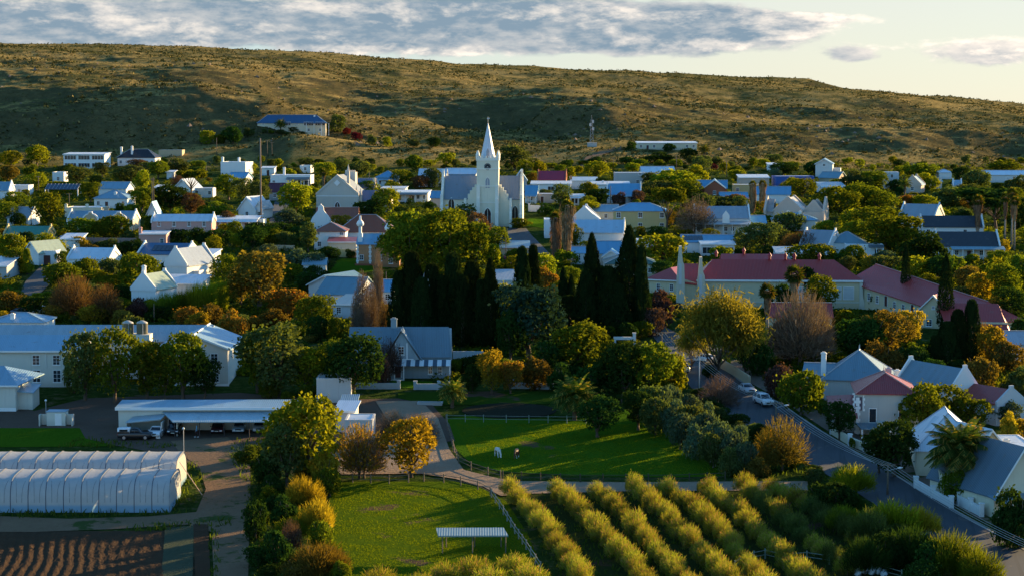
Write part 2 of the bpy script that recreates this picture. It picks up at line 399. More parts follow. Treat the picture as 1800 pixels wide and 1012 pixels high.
def limbs(seed, A=2.0, top=1.25, n=7, r0=.075, spread=.6, base=.25):
    rs = random.Random(seed); mb = MB()
    mb.tube([(0, 0, -.12), (0, 0, base*.5), (rs.uniform(-.04, .04), rs.uniform(-.04, .04), base+.15), (rs.uniform(-.08, .08), 0, top)], [r0*1.25, r0, r0*.85, r0*.25], 7)
    for k in range(n):
        a = 2*math.pi*k/n+rs.uniform(-.4, .4); z0 = base+rs.uniform(0, .35); q = rs.uniform(.5, 1)*spread
        p1 = (math.cos(a)*q*.45, math.sin(a)*q*.45, z0+.35); p2 = (math.cos(a)*q, math.sin(a)*q, z0+.35+rs.uniform(.25, .6))
        mb.tube([(0, 0, z0), p1, p2], [r0*.55, r0*.35, r0*.12], 5)
    return mb
def crown_twig(seed, n=2600, A=2.0, up=.6, w=.010, base=.25, fan=1.0, leaves=0):
    """a leafless crown: thin forked twigs growing out of the limbs"""
    rs = np.random.RandomState(seed); V = []; Q = []
    d = unit(rs.normal(0, 1, (n, 3))*np.array([1, 1, .8])+np.array([0, 0, up])); d[:, 2] = np.abs(d[:, 2])*.9+.05; d = unit(d)
    t0 = rs.uniform(.25, .92, n); ln = rs.uniform(.10, .30, n)
    rad = np.array([.98*fan, .98*fan, (A-base)*.98]); org = np.array([0, 0, base])
    P = org+d*rad*t0[:, None]+rs.normal(0, .05, (n, 3)); dd = unit(d*rad+rs.normal(0, .32, (n, 3))+np.array([0, 0, .25]))
    E = P+dd*ln[:, None]; E[:, 2] = np.minimum(E[:, 2], A)
    s = unit(np.cross(dd, rs.normal(0, 1, (n, 3))))*w
    V = np.stack([P-s, P+s, E+s*.3, E-s*.3], 1).reshape(-1, 3); Q = np.arange(4*n).reshape(n, 4)
    if leaves:
        pk = rs.randint(0, n, leaves); LP = P[pk]+(E[pk]-P[pk])*rs.uniform(0, 1, (leaves, 1))
        V2, Q2 = cards(LP, dd[pk], .05, 1.3, rs); V = np.concatenate([V, V2]); Q = np.concatenate([Q, Q2+4*n])
    return V, Q
def crown_orchard(seed, n=2700, A=1.5):
    """upright leafy shoots in a loose dome"""
    rs = np.random.RandomState(seed)
    a = rs.uniform(0, 2*math.pi, n); r = np.sqrt(rs.uniform(0, 1, n))*.85; ztop = (A-.1)*np.sqrt(np.maximum(1-(r/.98)**2*.75, .05))*rs.uniform(.45, 1.08, n)
    lump = 1+.30*np.sin(a*3+seed)
    P = np.stack([np.cos(a)*r*lump, np.sin(a)*r*lump, ztop*rs.uniform(.45, .97, n)], 1)
    g = unit(np.stack([np.cos(a)*r*.9, np.sin(a)*r*.9, np.full(n, .85)], 1)+rs.normal(0, .28, (n, 3)))
    ln = rs.uniform(.09, .34, n)[:, None]; s = unit(np.cross(g, rs.normal(0, 1, (n, 3))))*rs.uniform(.007, .020, (n, 1))
    V = np.stack([P-s*.6, P+s*.6, P+g*ln*.6+s, P+g*ln-s*.2], 1).reshape(-1, 3)
    return V, np.arange(4*n).reshape(n, 4)
def crown_cypress(seed, n=6500, A=5.0, taper=1.0, top=.10, size=.10):
    rs = np.random.RandomState(seed)
    z = rs.uniform(.03, 1, n)**.85; a = rs.uniform(0, 2*math.pi, n)
    prof = np.minimum(1, (z/.16)**.6)*(1-np.clip((z-.30)/.70, 0, 1)**(1.7/taper)*(1-top)); prof *= np.where(z > .95, np.sqrt(np.maximum(1-((z-.95)/.05)**2, .0)), 1)
    lump = 1+.13*np.sin(a*4+z*9+seed)+.09*np.sin(a*7-z*22+seed*2)+.05*np.sin(z*70+a*3)
    r = prof*lump*rs.uniform(.80, 1.0, n)*.9
    P = np.stack([np.cos(a)*r, np.sin(a)*r, z*A], 1); d = np.stack([np.cos(a), np.sin(a), np.full(n, .35)], 1)
    g = unit(np.stack([np.cos(a)*.25, np.sin(a)*.25, np.ones(n)], 1)+rs.normal(0, .22, (n, 3)))
    s = unit(np.cross(g, d+rs.normal(0, .4, (n, 3))))*(size*.40); l = (size*rs.uniform(1.2, 2.4, n))[:, None]
    V = np.stack([P-s, P+s, P+g*l*.7+s*.7, P+g*l], 1).reshape(-1, 3); return V, np.arange(4*n).reshape(n, 4)
def crown_weep(seed, n=5200, A=2.0):
    """airy crown of fine drooping sprays"""
    rs = np.random.RandomState(seed); k = 46
    c = unit(rs.normal(0, 1, (k, 3))); c[:, 2] = np.abs(c[:, 2]); c = c*np.array([.78, .78, .75])*rs.uniform(.45, 1, (k, 1))+np.array([0, 0, 1.05])
    pk = rs.randint(0, k, n); o = rs.normal(0, 1, (n, 3))*np.array([.15, .15, .10]); P = c[pk]+o
    P[:, 2] -= rs.uniform(0, 1, n)**2*.45; g = unit(np.stack([P[:, 0]*.5, P[:, 1]*.5, rs.uniform(-.9, .9, n)], 1)+rs.normal(0, .3, (n, 3)))
    l = rs.uniform(.05, .13, (n, 1)); s = unit(np.cross(g, rs.normal(0, 1, (n, 3))))*.012
    P[:, 2] = np.clip(P[:, 2], .2, A-.1)
    V = np.stack([P-s, P+s, P+g*l+s*.5, P+g*l-s*.5], 1).reshape(-1, 3); return V, np.arange(4*n).reshape(n, 4)
def crown_umbrella(seed, n=3600, A=2.0):
    rs = np.random.RandomState(seed); k = 15
    c = np.stack([rs.uniform(-.68, .68, k), rs.uniform(-.68, .68, k), rs.uniform(1.45, 1.75, k)], 1); rr = rs.uniform(.22, .36, k)
    pk = rs.randint(0, k, n); d = unit(rs.normal(0, 1, (n, 3))); P = c[pk]+d*(rr[pk]*rs.uniform(.6, 1.05, n))[:, None]*np.array([1, 1, .55])
    return cards(P, d, .075, 1.3, rs)
def crown_reed(seed, n=1500, A=1.6):
    rs = np.random.RandomState(seed); a = rs.uniform(0, 2*math.pi, n); r = np.sqrt(rs.uniform(0, 1, n))*.9
    P = np.stack([np.cos(a)*r, np.sin(a)*r, rs.uniform(0, .9, n)], 1); g = unit(np.stack([rs.normal(0, .22, n), rs.normal(0, .22, n), np.ones(n)], 1))
    l = rs.uniform(.35, .8, (n, 1)); s = unit(np.cross(g, rs.normal(0, 1, (n, 3))))*.022
    V = np.stack([P-s, P+s, P+g*l+s*.4, P+g*l*1.05], 1).reshape(-1, 3); return V, np.arange(4*n).reshape(n, 4)
def palm_fronds(seed, nf=46, nl=26, up=1.0):
    rs = random.Random(seed); V = []; Q = []
    for f in range(nf):
        a = f*2.399+rs.uniform(-.2, .2); e = 1.30-1.55*(f/nf)**.9; L = rs.uniform(.85, 1.05)
        p = Vector((0, 0, 0)); d = Vector((math.cos(a)*math.cos(e), math.sin(a)*math.cos(e), math.sin(e))); side = Vector((-math.sin(a), math.cos(a), 0)); st = L/nl
        for i in range(nl):
            q = p+d*st; t = i/nl; ll = .20*math.sin(math.pi*min(1, t*.9+.12))+.015; nrm = side.cross(d)
            for sgn in (-1, 1):
                tip = p+side*sgn*ll*.85+d*ll*.65-nrm*(-.2)*ll-Vector((0, 0, ll*.35)); k = len(V)
                V += [p, q, tip+d*st*.4, tip]; Q.append((k, k+1, k+2, k+3))
            k = len(V); V += [p-side*.008, p+side*.008, q+side*.006, q-side*.006]; Q.append((k, k+1, k+2, k+3))
            p = q; d = (d+Vector((0, 0, -1))*(.018+.050*t)*(1.2 if e > 0 else 1)*26/nl*1.1).normalized()
    return np.array([tuple(v) for v in V]), np.array(Q)
def fan_leaves(seed, nf=60):
    rs = random.Random(seed); V = []; Q = []
    for f in range(nf):
        a = f*2.399; e = 1.35-2.1*(f/nf); r = rs.uniform(.55, .75)
        d = Vector((math.cos(a)*math.cos(e), math.sin(a)*math.cos(e), math.sin(e))); side = Vector((-math.sin(a), math.cos(a), 0)); up = side.cross(d)
        c = d*r*.6
        for j in range(9):
            t = (j-4)/4*1.15; g = (d*math.cos(t)+side*math.sin(t)); tip = c+g*r*.62-Vector((0, 0, .12*abs(t)+.05)); s = (side*math.cos(t)-d*math.sin(t))*.055; k = len(V)
            V += [c-s*.5, c+s*.5, (c+tip)*.5+s+up*.03, tip]; Q.append((k, k+1, k+2, k+3))
    return np.array([tuple(v) for v in V]), np.array(Q)

MES = {}
def cm(key, fn, nm='crown'):
    if key not in MES: V, Q = fn(); MES[key] = fastmesh(nm, V, Q, FOL['green'])
    return MES[key]
def tm(key, fn, mat=None):
    if key not in MES: MES[key] = fn().mesh('trunk', mat or BARK, True)
    return MES[key]
KINDS = {  # kind: (A, crown variants, trunk variants)
 'round': (2.0, [lambda s=s: crown_round(s, lobes=34+s % 4*6) for s in range(6)], [lambda s=s: limbs(s) for s in range(3)]),
 'low':   (1.3, [lambda s=s: crown_round(20+s, n=6000, A=1.3, cz=.66, rz=.50, lobes=34, size=.085) for s in range(4)], [lambda s=s: limbs(s, A=1.3, top=.8, base=.1) for s in range(2)]),
 'bush':  (1.0, [lambda s=s: crown_round(40+s, n=3200, A=1.0, cz=.48, rz=.36, lobes=26, size=.10) for s in range(4)], None),
 'tall':  (3.4, [lambda s=s: crown_round(60+s, n=8500, A=3.4, cz=1.9, rz=1.25, lobes=50, size=.095) for s in range(3)], [lambda s=s: limbs(s, A=3.4, top=2.6, base=.6) for s in range(2)]),
 'bare':  (2.0, [lambda s=s: crown_twig(s, 4200) for s in range(3)], [lambda s=s: limbs(s, n=11, top=1.5, spread=.75, r0=.05, base=.18) for s in range(3)]),
 'half':  (2.0, [lambda s=s: crown_twig(9+s, 2400, leaves=2600) for s in range(3)], [lambda s=s: limbs(s, n=9, top=1.4, r0=.05) for s in range(2)]),
 'vase':  (2.0, [lambda s=s: crown_twig(30+s, 3600, up=.5, base=.05) for s in range(2)], [lambda s=s: limbs(s, n=10, top=1.2, r0=.035, base=.1) for s in range(2)]),
 'poplar':(4.5, [lambda s=s: crown_twig(50+s, 5200, A=4.5, up=.9, base=.3, w=.012, leaves=4200) for s in range(2)], [lambda s=s: limbs(s, A=4.5, n=10, top=3.9, r0=.07, base=.5, spread=.5) for s in range(2)]),
 'orchard': (1.5, [lambda s=s: crown_orchard(s) for s in range(5)], [lambda s=s: limbs(s, A=1.5, n=8, top=.9, r0=.035, base=.1, spread=.6) for s in range(2)]),
 'spray': (1.4, [lambda s=s: crown_orchard(11+s, n=5200, A=1.4) for s in range(4)], [lambda s=s: limbs(s, A=1.4, n=8, top=.9, r0=.035, base=.1, spread=.6) for s in range(2)]),
 'cypress': (5.0, [lambda s=s: crown_cypress(s) for s in range(3)], [lambda: MB().tube([(0,0,-.3),(0,0,1.0),(0,0,4)], [.14,.12,.03], 7)]),
 'pencil': (9.0, [lambda s=s: crown_cypress(10+s, 5200, 9.0, .75, .05, .13) for s in range(2)], [lambda: MB().tube([(0,0,-.3),(0,0,1.0),(0,0,7)], [.16,.14,.03], 7)]),
 'stump': (3.0, [lambda s=s: crown_cypress(30+s, 6000, 3.0, 1.9, .35, .075) for s in range(2)], [lambda: MB().tube([(0,0,-.3),(0,0,1.0),(0,0,2)], [.14,.12,.03], 7)]),
 'weep':  (2.0, [lambda s=s: crown_weep(s, 9000) for s in range(2)], [lambda s=s: limbs(s, n=13, top=1.6, r0=.035, base=.12, spread=.85) for s in range(2)]),
 'umbrella': (2.0, [lambda s=s: crown_umbrella(s) for s in range(2)], [lambda s=s: limbs(s, n=8, top=1.5, r0=.05, base=.55, spread=.75) for s in range(2)]),
 'reed':  (1.6, [lambda s=s: crown_reed(s) for s in range(2)], None),
}
LANDMARKS = []; PLANTS = []
COLW = {'green': 'mid-green', 'dark': 'dark green', 'lime': 'yellow-green', 'olive': 'olive', 'grey': 'silvery green', 'autumn': 'orange autumn', 'gold': 'golden', 'brown': 'brown', 'twig': 'leafless grey',
        'cypress': 'blackish green', 'russet': 'russet', 'orchard': 'yellowing', 'feather': 'yellow-green', 'red': 'red-flowering', 'palm': 'green', 'cedar': 'bluish dark green', 'plum': 'plum-red', 'weed': 'weedy'}
KINDW = {'round': ('broad_tree', 'round-crowned tree', 'tree'), 'low': ('garden_tree', 'low spreading tree', 'tree'), 'bush': ('bush', 'bush', 'bush'), 'tall': ('tall_tree', 'tall oval tree', 'tree'),
         'bare': ('bare_tree', 'bare twiggy tree', 'tree'), 'half': ('thinning_tree', 'half-bare tree', 'tree'), 'vase': ('bare_shrub', 'bare domed shrub', 'shrub'), 'poplar': ('poplar', 'slender thinning poplar', 'tree'),
         'orchard': ('orchard_tree', 'orchard tree', 'orchard tree'), 'cypress': ('cypress', 'column cypress', 'cypress'), 'pencil': ('cypress', 'pencil cypress', 'cypress'), 'stump': ('cypress', 'stout cypress', 'cypress'),
         'spray': ('feathery_shrub', 'feathery upright shrub', 'shrub'), 'weep': ('airy_tree', 'airy feathery tree', 'tree'), 'umbrella': ('umbrella_tree', 'flat-topped umbrella tree', 'tree'), 'reed': ('reed_clump', 'tall reed clump', 'reeds')}
GRPW = {'tree': 'trees among the houses', 'bush': 'bushes among the houses', 'shrub': 'loose twiggy shrubs', 'cypress': 'dark cypresses', 'orchard tree': 'orchard rows', 'reeds': 'reed clumps'}
_cnt = {}
def plant(kind, pos, rad, h, col='green', label=None, group=None, near=None):
    A, cv, tv = KINDS[kind]; i = _cnt.get(kind, 0); _cnt[kind] = i+1
    nm, kw, cat = KINDW[kind]
    if kind == 'low' and h < 3.2: nm, kw, cat = 'shrub', 'rounded shrub', 'bush'
    s = (rad, rad, h/A); rz = random.uniform(0, 6.28)
    a = cm((kind, i % len(cv)), cv[i % len(cv)], 'crown' if tv else nm)
    if tv is None:
        o = link(bpy.data.objects.new(nm, a)); o.location = pos; o.rotation_euler = (0, 0, rz); o.scale = s; root = o; cr = o
    else:
        root = empty(nm, pos, rz); cr = link(bpy.data.objects.new('crown', a), root); cr.scale = s
        t = link(bpy.data.objects.new('trunk', tm((kind, 't', i % len(tv)), tv[i % len(tv)])), root); t.scale = s
    cr.material_slots[0].link = 'OBJECT'; cr.material_slots[0].material = FOL[col]
    tag(root, label, cat, group or GRPW[cat]); PLANTS.append((root, kw, COLW[col], rad, h, label, near)); return root
def tree(kind, x, ytop, ybase, w, col='green', **k):    # crown spans w px around x, from ytop to ybase in the photo
    p = at(x, ybase); s = S(p.y); return plant(kind, p, w/s/2*1.04, (ybase-ytop)/s, col, **k)
# ---------------------------------------------------------------- buildings
def solve_front(xc, ye, h):              # ground point under a facade whose eave (h above ground) shows at (xc, ye)
    lo, hi = 150.0, 1500.0; u = (xc-900)/F
    for _ in range(60):
        y = (lo+hi)/2; x = u*y; p = proj(x, y, hz(x, y)+h)[1]
        if p > ye: lo = y
        else: hi = y
    x = u*y; x = (xc-900)/F*(y*CP-(hz(x, y)+h-CAMZ)*SP); return Vector((x, y, hz(x, y)))
WCACHE = {}
def window_mesh(w, h, kind, near):
    k = (round(w, 2), round(h, 2), kind, near)
    if k in WCACHE: return WCACHE[k]
    t = .09 if near else .11; a = MB(); W = w/2
    a.box(-W, -W+t, -.08, 0, 0, h).box(W-t, W, -.08, 0, 0, h).box(-W+t, W-t, -.08, 0, h-t, h).box(-W+t, W-t, -.08, 0, 0, t)
    if kind == 'w':
        a.box(-.03, .03, -.07, -.01, t, h-t)
        for q in ((.34, .67) if near else (.5,)): a.box(-W+t, -.03, -.065, -.015, h*q-.025, h*q+.025).box(.03, W-t, -.065, -.015, h*q-.025, h*q+.025)
    if kind == 'D':
        n = max(2, int(w/1.1))
        for j in range(1, n): xx = -W+w*j/n; a.box(xx-.04, xx+.04, -.07, -.01, t, h-t)
    if kind == 'w': a.box(-W-.08, W+.08, -.16, 0, -.10, 0)
    f = a.mesh('window', TRIM); b = MB().box(-W+t*.6, W-t*.6, -.035, 0.0, t*.6, h-t*.6).mesh('pane', GLASS)
    WCACHE[k] = (f, b); return WCACHE[k]
def put_window(root, x, y, z, w, h, kind='w', near=True, rz=0):
    f, b = window_mesh(w, h, kind, near)
    o = link(bpy.data.objects.new('window', f), root); o.location = (x, y, z); o.rotation_euler = (0, 0, rz)
    link(bpy.data.objects.new('pane', b), o); return o
def put_door(root, x, y, z, w, h, garage=False, rz=0):
    a = MB(); W = w/2
    if garage:
        for j in range(5): a.box(-W, W, -.05, 0, h*j/5+.02, h*(j+1)/5-.02)
        a.box(-W, W, -.03, 0, 0, h)
        o = a.build('garage_door', DARKDOOR, root)
    else:
        a.box(-W, W, -.05, 0, 0, h).box(-W+.1, -.04, -.07, -.05, .2, h*.45).box(.04, W-.1, -.07, -.05, .2, h*.45).box(-W+.1, W-.1, -.07, -.05, h*.5, h-.15)
        o = a.build('door', DARKDOOR, root); fr = MB().box(-W-.1, -W, -.07, 0, 0, h+.1).box(W, W+.1, -.07, 0, 0, h+.1).box(-W, W, -.07, 0, h, h+.1).build('frame', TRIM, o)
    o.location = (x, y, z); o.rotation_euler = (0, 0, rz); return o
def openings(root, spec, w, h, y=0, near=True, rz=0, xoff=0, side=None, storey=3.0, ww=None, wh=None):
    rows = spec.split('/'); 
    for r, row in enumerate(rows):
        n = len(row); z0 = r*storey
        for i, c in enumerate(row):
            if c in ' .': continue
            t = (i+.5)/n-.5
            px, py = (t*w, y-.002) if side is None else ((side, y+t*w))
            if side is not None: rz = R(90) if side > 0 else R(-90); px = side+(.002 if side > 0 else -.002)
            hh = min(wh or 1.35, h-z0-1.0 if h-z0 < 2.5 else 9)
            if c == 'w': put_window(root, px, py, z0+.95, ww or 1.05, hh, 'w', near, rz)
            if c == 's': put_window(root, px, py, z0+1.2, .6, .6, 'p', near, rz)
            if c == 'D': put_window(root, px, py, z0+.5, max(1.4, w/n*.86), 1.75, 'D', near, rz)
            if c == 'd': put_door(root, px, py, z0+.0, 1.0, 2.1, False, rz)
            if c == 'g': put_door(root, px, py, z0+.0, 2.6, 2.25, True, rz)
def chimney_mb(x, y, z0, z1, w=.8, d=.6):
    a = MB().box(x-w/2, x+w/2, y-d/2, y+d/2, z0, z1-.25).box(x-w/2-.08, x+w/2+.08, y-d/2-.08, y+d/2+.08, z1-.25, z1-.08).box(x-w*.3, x+w*.3, y-d*.3, y+d*.3, z1-.08, z1+.1); return a
def roof_gx(w, d, h, r, o=.35, ox=.35, t=.14, asym=.5):     # ridge along x
    m = d*asym; k1 = r/m; k2 = r/(d-m)
    p = [(-o, h-o*k1), (m, h+r), (d+o, h-o*k2), (d+o, h-o*k2+t), (m, h+r+t*1.15), (-o, h-o*k1+t)]
    return MB().prism(p, 'x', -w/2-ox, w/2+ox)
def walls_gx(w, d, h, r, asym=.5):
    return MB().prism([(0, -1.2), (d, -1.2), (d, h-.05), (d*asym, h+r-.05), (0, h-.05)], 'x', -w/2, w/2)
def house(label, x0, x1, ye, h, roof, yr, d, wall=None, rcol=('roof_blue', (.16, .27, .36)), rot=0, name='house', cat='house', win='', sl='', sr='', chim=(), ver=None,
          par=False, short=None, group=None, solar=None, pos=None, w=None, o=.35, asym=.5, storey=3.0, rr=None, ridge_cap=True, ww=None, wh=None, fin=False):
    wall = wall or WHITE; xc = (x0+x1)/2; th = R(rot)
    P = pos or solve_front(xc, ye, h); s = S(P.y)
    if w is None: w = (x1-x0)/s/max(.3, math.cos(th))
    root = empty(name, P, th, label, cat, group)
    cx = P.x-math.sin(th)*d/2; cy = P.y+math.cos(th)*d/2
    def rise(yy, dist): # z above ground base of a ridge seen at yy
        Yd = P.y+dist*math.cos(th); return CAMZ+(Yd)*(195-yy)/F*1.0-P.z-h
    near = P.y < 430
    mx = metalroof(rcol[0], rcol[1], 'x') if rcol else None; my = metalroof(rcol[0], rcol[1], 'y') if rcol else None
    r = rr if rr is not None else max(.25, rise(yr, d/2 if roof in ('gx', 'hip') else (0 if roof == 'gy' else d)))
    rf = None
    if roof == 'gx':
        walls_gx(w, d, h, r, asym).build('wall', wall, root); rf = roof_gx(w, d, h, r, o, -.30 if par else o, asym=asym).build('roof', mx, root)
        if par:
            for sx in (-1, 1):
                q = .42; m = d*asym
                g = MB().prism([(-.15, h-.5), (-.15, h+.25), (m-.35, h+r+q), (m-.35, h+r+q+.35), (m+.35, h+r+q+.35), (m+.35, h+r+q), (d+.15, h+.25), (d+.15, h-.5), (m, h+r-.6)], 'x', sx*(w/2)-.19, sx*(w/2)+.19)
                g.build('gable', par if not isinstance(par, bool) else WHITE, root)
        elif ridge_cap: MB().box(-w/2-o, w/2+o, d*asym-.16, d*asym+.16, h+r+.13, h+r+.22).build('ridge_cap', STEEL, rf)
    elif roof == 'gy':
        MB().prism([(-w/2, -1.2), (w/2, -1.2), (w/2, h-.05), (0, h+r-.05), (-w/2, h-.05)], 'y', 0, d).build('wall', wall, root)
        k = r/(w/2); t = .14; oy = -.2 if par else .45
        rf = MB().prism([(-w/2-o, h-o*k), (0, h+r), (w/2+o, h-o*k), (w/2+o, h-o*k+t), (0, h+r+t*1.15), (-w/2-o, h-o*k+t)], 'y', -oy, d+oy).build('roof', my, root)
        if par:
            for yy in (0, d):
                q = .4; g = MB().prism([(-w/2-.15, h-.5), (w/2+.15, h-.5), (w/2+.15, h+.25), (.35, h+r+q), (.35, h+r+q+.4), (-.35, h+r+q+.4), (-.35, h+r+q), (-w/2-.15, h+.25)], 'y', yy-.19, yy+.19)
                g.build('gable', par if not isinstance(par, bool) else wall, root)
        else: MB().prism([(-w/2-o-.05, h-o*k-.22), (-w/2-o-.05, h-o*k+.04), (0, h+r+.06), (w/2+o+.05, h-o*k+.04), (w/2+o+.05, h-o*k-.22), (0, h+r-.24)], 'y', -oy-.10, -oy-.005).build('bargeboard', TRIM, rf)
    elif roof == 'hip':
        MB().box(-w/2, w/2, 0, d, -1.2, h-.02).build('wall', wall, root); rl = max(.1, w/2-min(d/2, w/2)*.98) if w > d else .1; t = .12
        V = [(-w/2-o, -o, h), (w/2+o, -o, h), (w/2+o, d+o, h), (-w/2-o, d+o, h), (-rl, d/2, h+r), (rl, d/2, h+r)]
        if w <= d: dl = (d-w)/2+.1; V[4] = (0, d/2-dl, h+r); V[5] = (0, d/2+dl, h+r)
        a = MB()
        F4 = [((0, 1, 5, 4), 0), ((1, 2, 5), 1), ((2, 3, 4, 5), 0), ((3, 0, 4), 1)] if w > d else [((0, 1, 4), 0), ((1, 2, 5, 4), 1), ((2, 3, 5), 0), ((3, 0, 4, 5), 1)]
        for f, mm in F4: a.add([(V[i][0], V[i][1], V[i][2]+t) for i in f], [tuple(range(len(f)))], mm)
        a.box(-w/2-o, w/2+o, -o, d+o, h, h+t-.003, 0)
        rf = a.build('roof', [mx, my], root)
        if ridge_cap:
            c = MB(); T = lambda v: (v[0], v[1], v[2]+t+.03)
            for i, j in ((0, 4), (1, 5 if w > d else 4), (2, 5), (3, 4 if w > d else 5), (4, 5)): c.tube([T(V[i]), T(V[j])], .10, 5)
            if fin:
                for v in (V[4], V[5]): c.tube([(v[0], v[1], v[2]+t), (v[0], v[1], v[2]+t+.9)], [.09, .02], 5)
            c.build('ridge_cap', STEEL if rcol[0] != 'roof_red' else simple('pale_ridge', (.42, .22, .20)), rf)
    elif roof == 'flat':
        MB().box(-w/2, w/2, 0, d, -1.2, h-.25).build('wall', wall, root)
        pr = MB(); q = .28
        pr.box(-w/2-.03, w/2+.03, -.03, q, h-.25, h).box(-w/2-.03, -w/2+q, q, d-q, h-.25, h-.003).box(w/2-q, w/2+.03, q, d-q, h-.25, h-.003).box(-w/2-.03, w/2+.03, d-q, d+.03, h-.25, h)
        pr.build('parapet', wall, root)
        rf = MB().add([(-w/2+q, q, h-.22), (w/2-q, q, h-.22), (w/2-q, d-q, h-.08), (-w/2+q, d-q, h-.08)], [(0, 1, 2, 3)]).build('roof', my, root)
    elif roof == 'slab':                  # low mono-pitch sheet roof rising away from the front
        MB().prism([(0, -1.2), (d, -1.2), (d, h+r-.05), (0, h-.05)], 'x', -w/2, w/2).build('wall', wall, root)
        k = r/d; rf = MB().prism([(-o, h-o*k), (d+o, h+r+o*k), (d+o, h+r+o*k+.16), (-o, h-o*k+.16)], 'x', -w/2-o, w/2+o).build('roof', mx, root)
        MB().box(-w/2-o-.02, w/2+o+.02, -o-.10, -o-.005, h-o*k-.10, h-o*k+.20).build('fascia', TRIM, rf)
    for c in chim:                        # (fraction along x, fraction along depth, extra height[, material])
        cx_, cy_ = (c[0]-.5)*w, c[1]*d
        zz = h+(r*(1-abs(c[1]-asym)/(.5)) if roof == 'gx' else (r*(1-abs(c[0]-.5)/.5) if roof == 'gy' else r*.35 if roof == 'hip' else 0))
        chimney_mb(cx_, cy_, zz-1.2, zz+c[2]).build('chimney', c[3] if len(c) > 3 else wall, rf)
    if solar:                             # (x fraction 0..1 start, end, slope start, end)
        a0, a1, b0, b1 = solar; k = r/(d*asym) if roof == 'gx' else r/d; a = MB(); n = max(2, int((a1-a0)*w/1.1))
        for i in range(n):
            xa = -w/2+w*(a0+(a1-a0)*i/n)+.04; xb = -w/2+w*(a0+(a1-a0)*(i+1)/n)-.04; ya, yb = b0*d*asym, b1*d*asym; 
            a.add([(xa, ya, h+ya*k+.22), (xb, ya, h+ya*k+.22), (xb, yb, h+yb*k+.22), (xa, yb, h+yb*k+.22), (xa, ya, h+ya*k+.26), (xb, ya, h+ya*k+.26), (xb, yb, h+yb*k+.26), (xa, yb, h+yb*k+.26)],
                  [(3,2,1,0),(4,5,6,7),(0,1,5,4),(1,2,6,5),(2,3,7,6),(3,0,4,7)])
        a.build('solar_panel', SOLAR, rf)
    if ver:                               # veranda: (x fraction a, b, depth, eave height, roof material, posts, opts)
        for vv in (ver if isinstance(ver, list) else [ver]):
            a, b, vd, vh, vm, np_ = vv[:6]; xa, xb = -w/2+a*w, -w/2+b*w; zt = min(h-.1, vh+.7)
            v = MB().prism([(-vd, vh), (-.005, zt), (-.005, zt+.1), (-vd, vh+.1)], 'x', xa-.15, xb+.15).build('veranda_roof', vm, root)
            for i in range(np_):
                xx = xa+.1+(xb-xa-.2)*i/max(1, np_-1); MB().box(xx-.09, xx+.09, -vd+.1, -vd+.28, -1, vh-.005).build('post', TRIM, root)
    if win: openings(root, win, w, h, 0, near, storey=storey, ww=ww, wh=wh)
    if sr: openings(root, sr, d, h, d/2, near, side=w/2, storey=storey)
    if sl: openings(root, sl, d, h, d/2, near, side=-w/2, storey=storey)
    LANDMARKS.append((short or label, cx, cy, w, d, th, root)); return root
SOLAR = simple('solar_glass', (.010, .014, .025), .18, .1, spec=.6)
def part(root, mb, nm, mat, parent=None, smooth=False): return mb.build(nm, mat, parent or root, smooth)
def gothic(mb, x, y0, y1, z, w, h, m=0, n=6):       # pointed-arch panel, extruded in y
    r = w; pts = [(x-w/2, z), (x+w/2, z)]; hs = h-w*.87
    pts += [(x-w/2+r*math.cos(t), z+hs+r*math.sin(t)) for t in [math.pi/3*i/n for i in range(n+1)]]
    pts += [(x+w/2-r*math.cos(t), z+hs+r*math.sin(t)) for t in [math.pi/3*(n-i)/n for i in range(1, n+1)]]
    return mb.prism(pts, 'y', y0, y1, m)
def gothic_frame(x, y, z, w, h, t, root, mat, bars=True, rz=0, gl=True):
    a = MB(); n = 7
    def arc(w, z, h):
        hs = h-w*.87; r = w
        return [(x-w/2, z)]+[(x+w/2-r*math.cos(q), z+hs+r*math.sin(q)) for q in [math.pi/3*i/n for i in range(n+1)]]+[(x-w/2+r*math.cos(q), z+hs+r*math.sin(q)) for q in [math.pi/3*(n-i)/n for i in range(1, n+1)]]+[(x+w/2, z)]
    o = arc(w+2*t, z-.0, h+t*1.3); i = arc(w, z, h); k = len(o)
    V = [(p[0], y-.14, p[1]) for p in o]+[(p[0], y-.14, p[1]) for p in i]+[(p[0], y, p[1]) for p in o]+[(p[0], y, p[1]) for p in i]
    Fc = []
    for j in range(k-1): Fc += [(j, j+1, k+j+1, k+j), (j, 2*k+j, 2*k+j+1, j+1), (k+j, k+j+1, 3*k+j+1, 3*k+j)]
    a.add(V, Fc)
    if bars: a.box(x-.05, x+.05, y-.10, y-.05, z, z+h-.35)
    f = a.build('window', mat, root)
    if gl: gothic(MB(), x, y-.05, y, z, w, h).build('pane', GLASS, f)
    return f

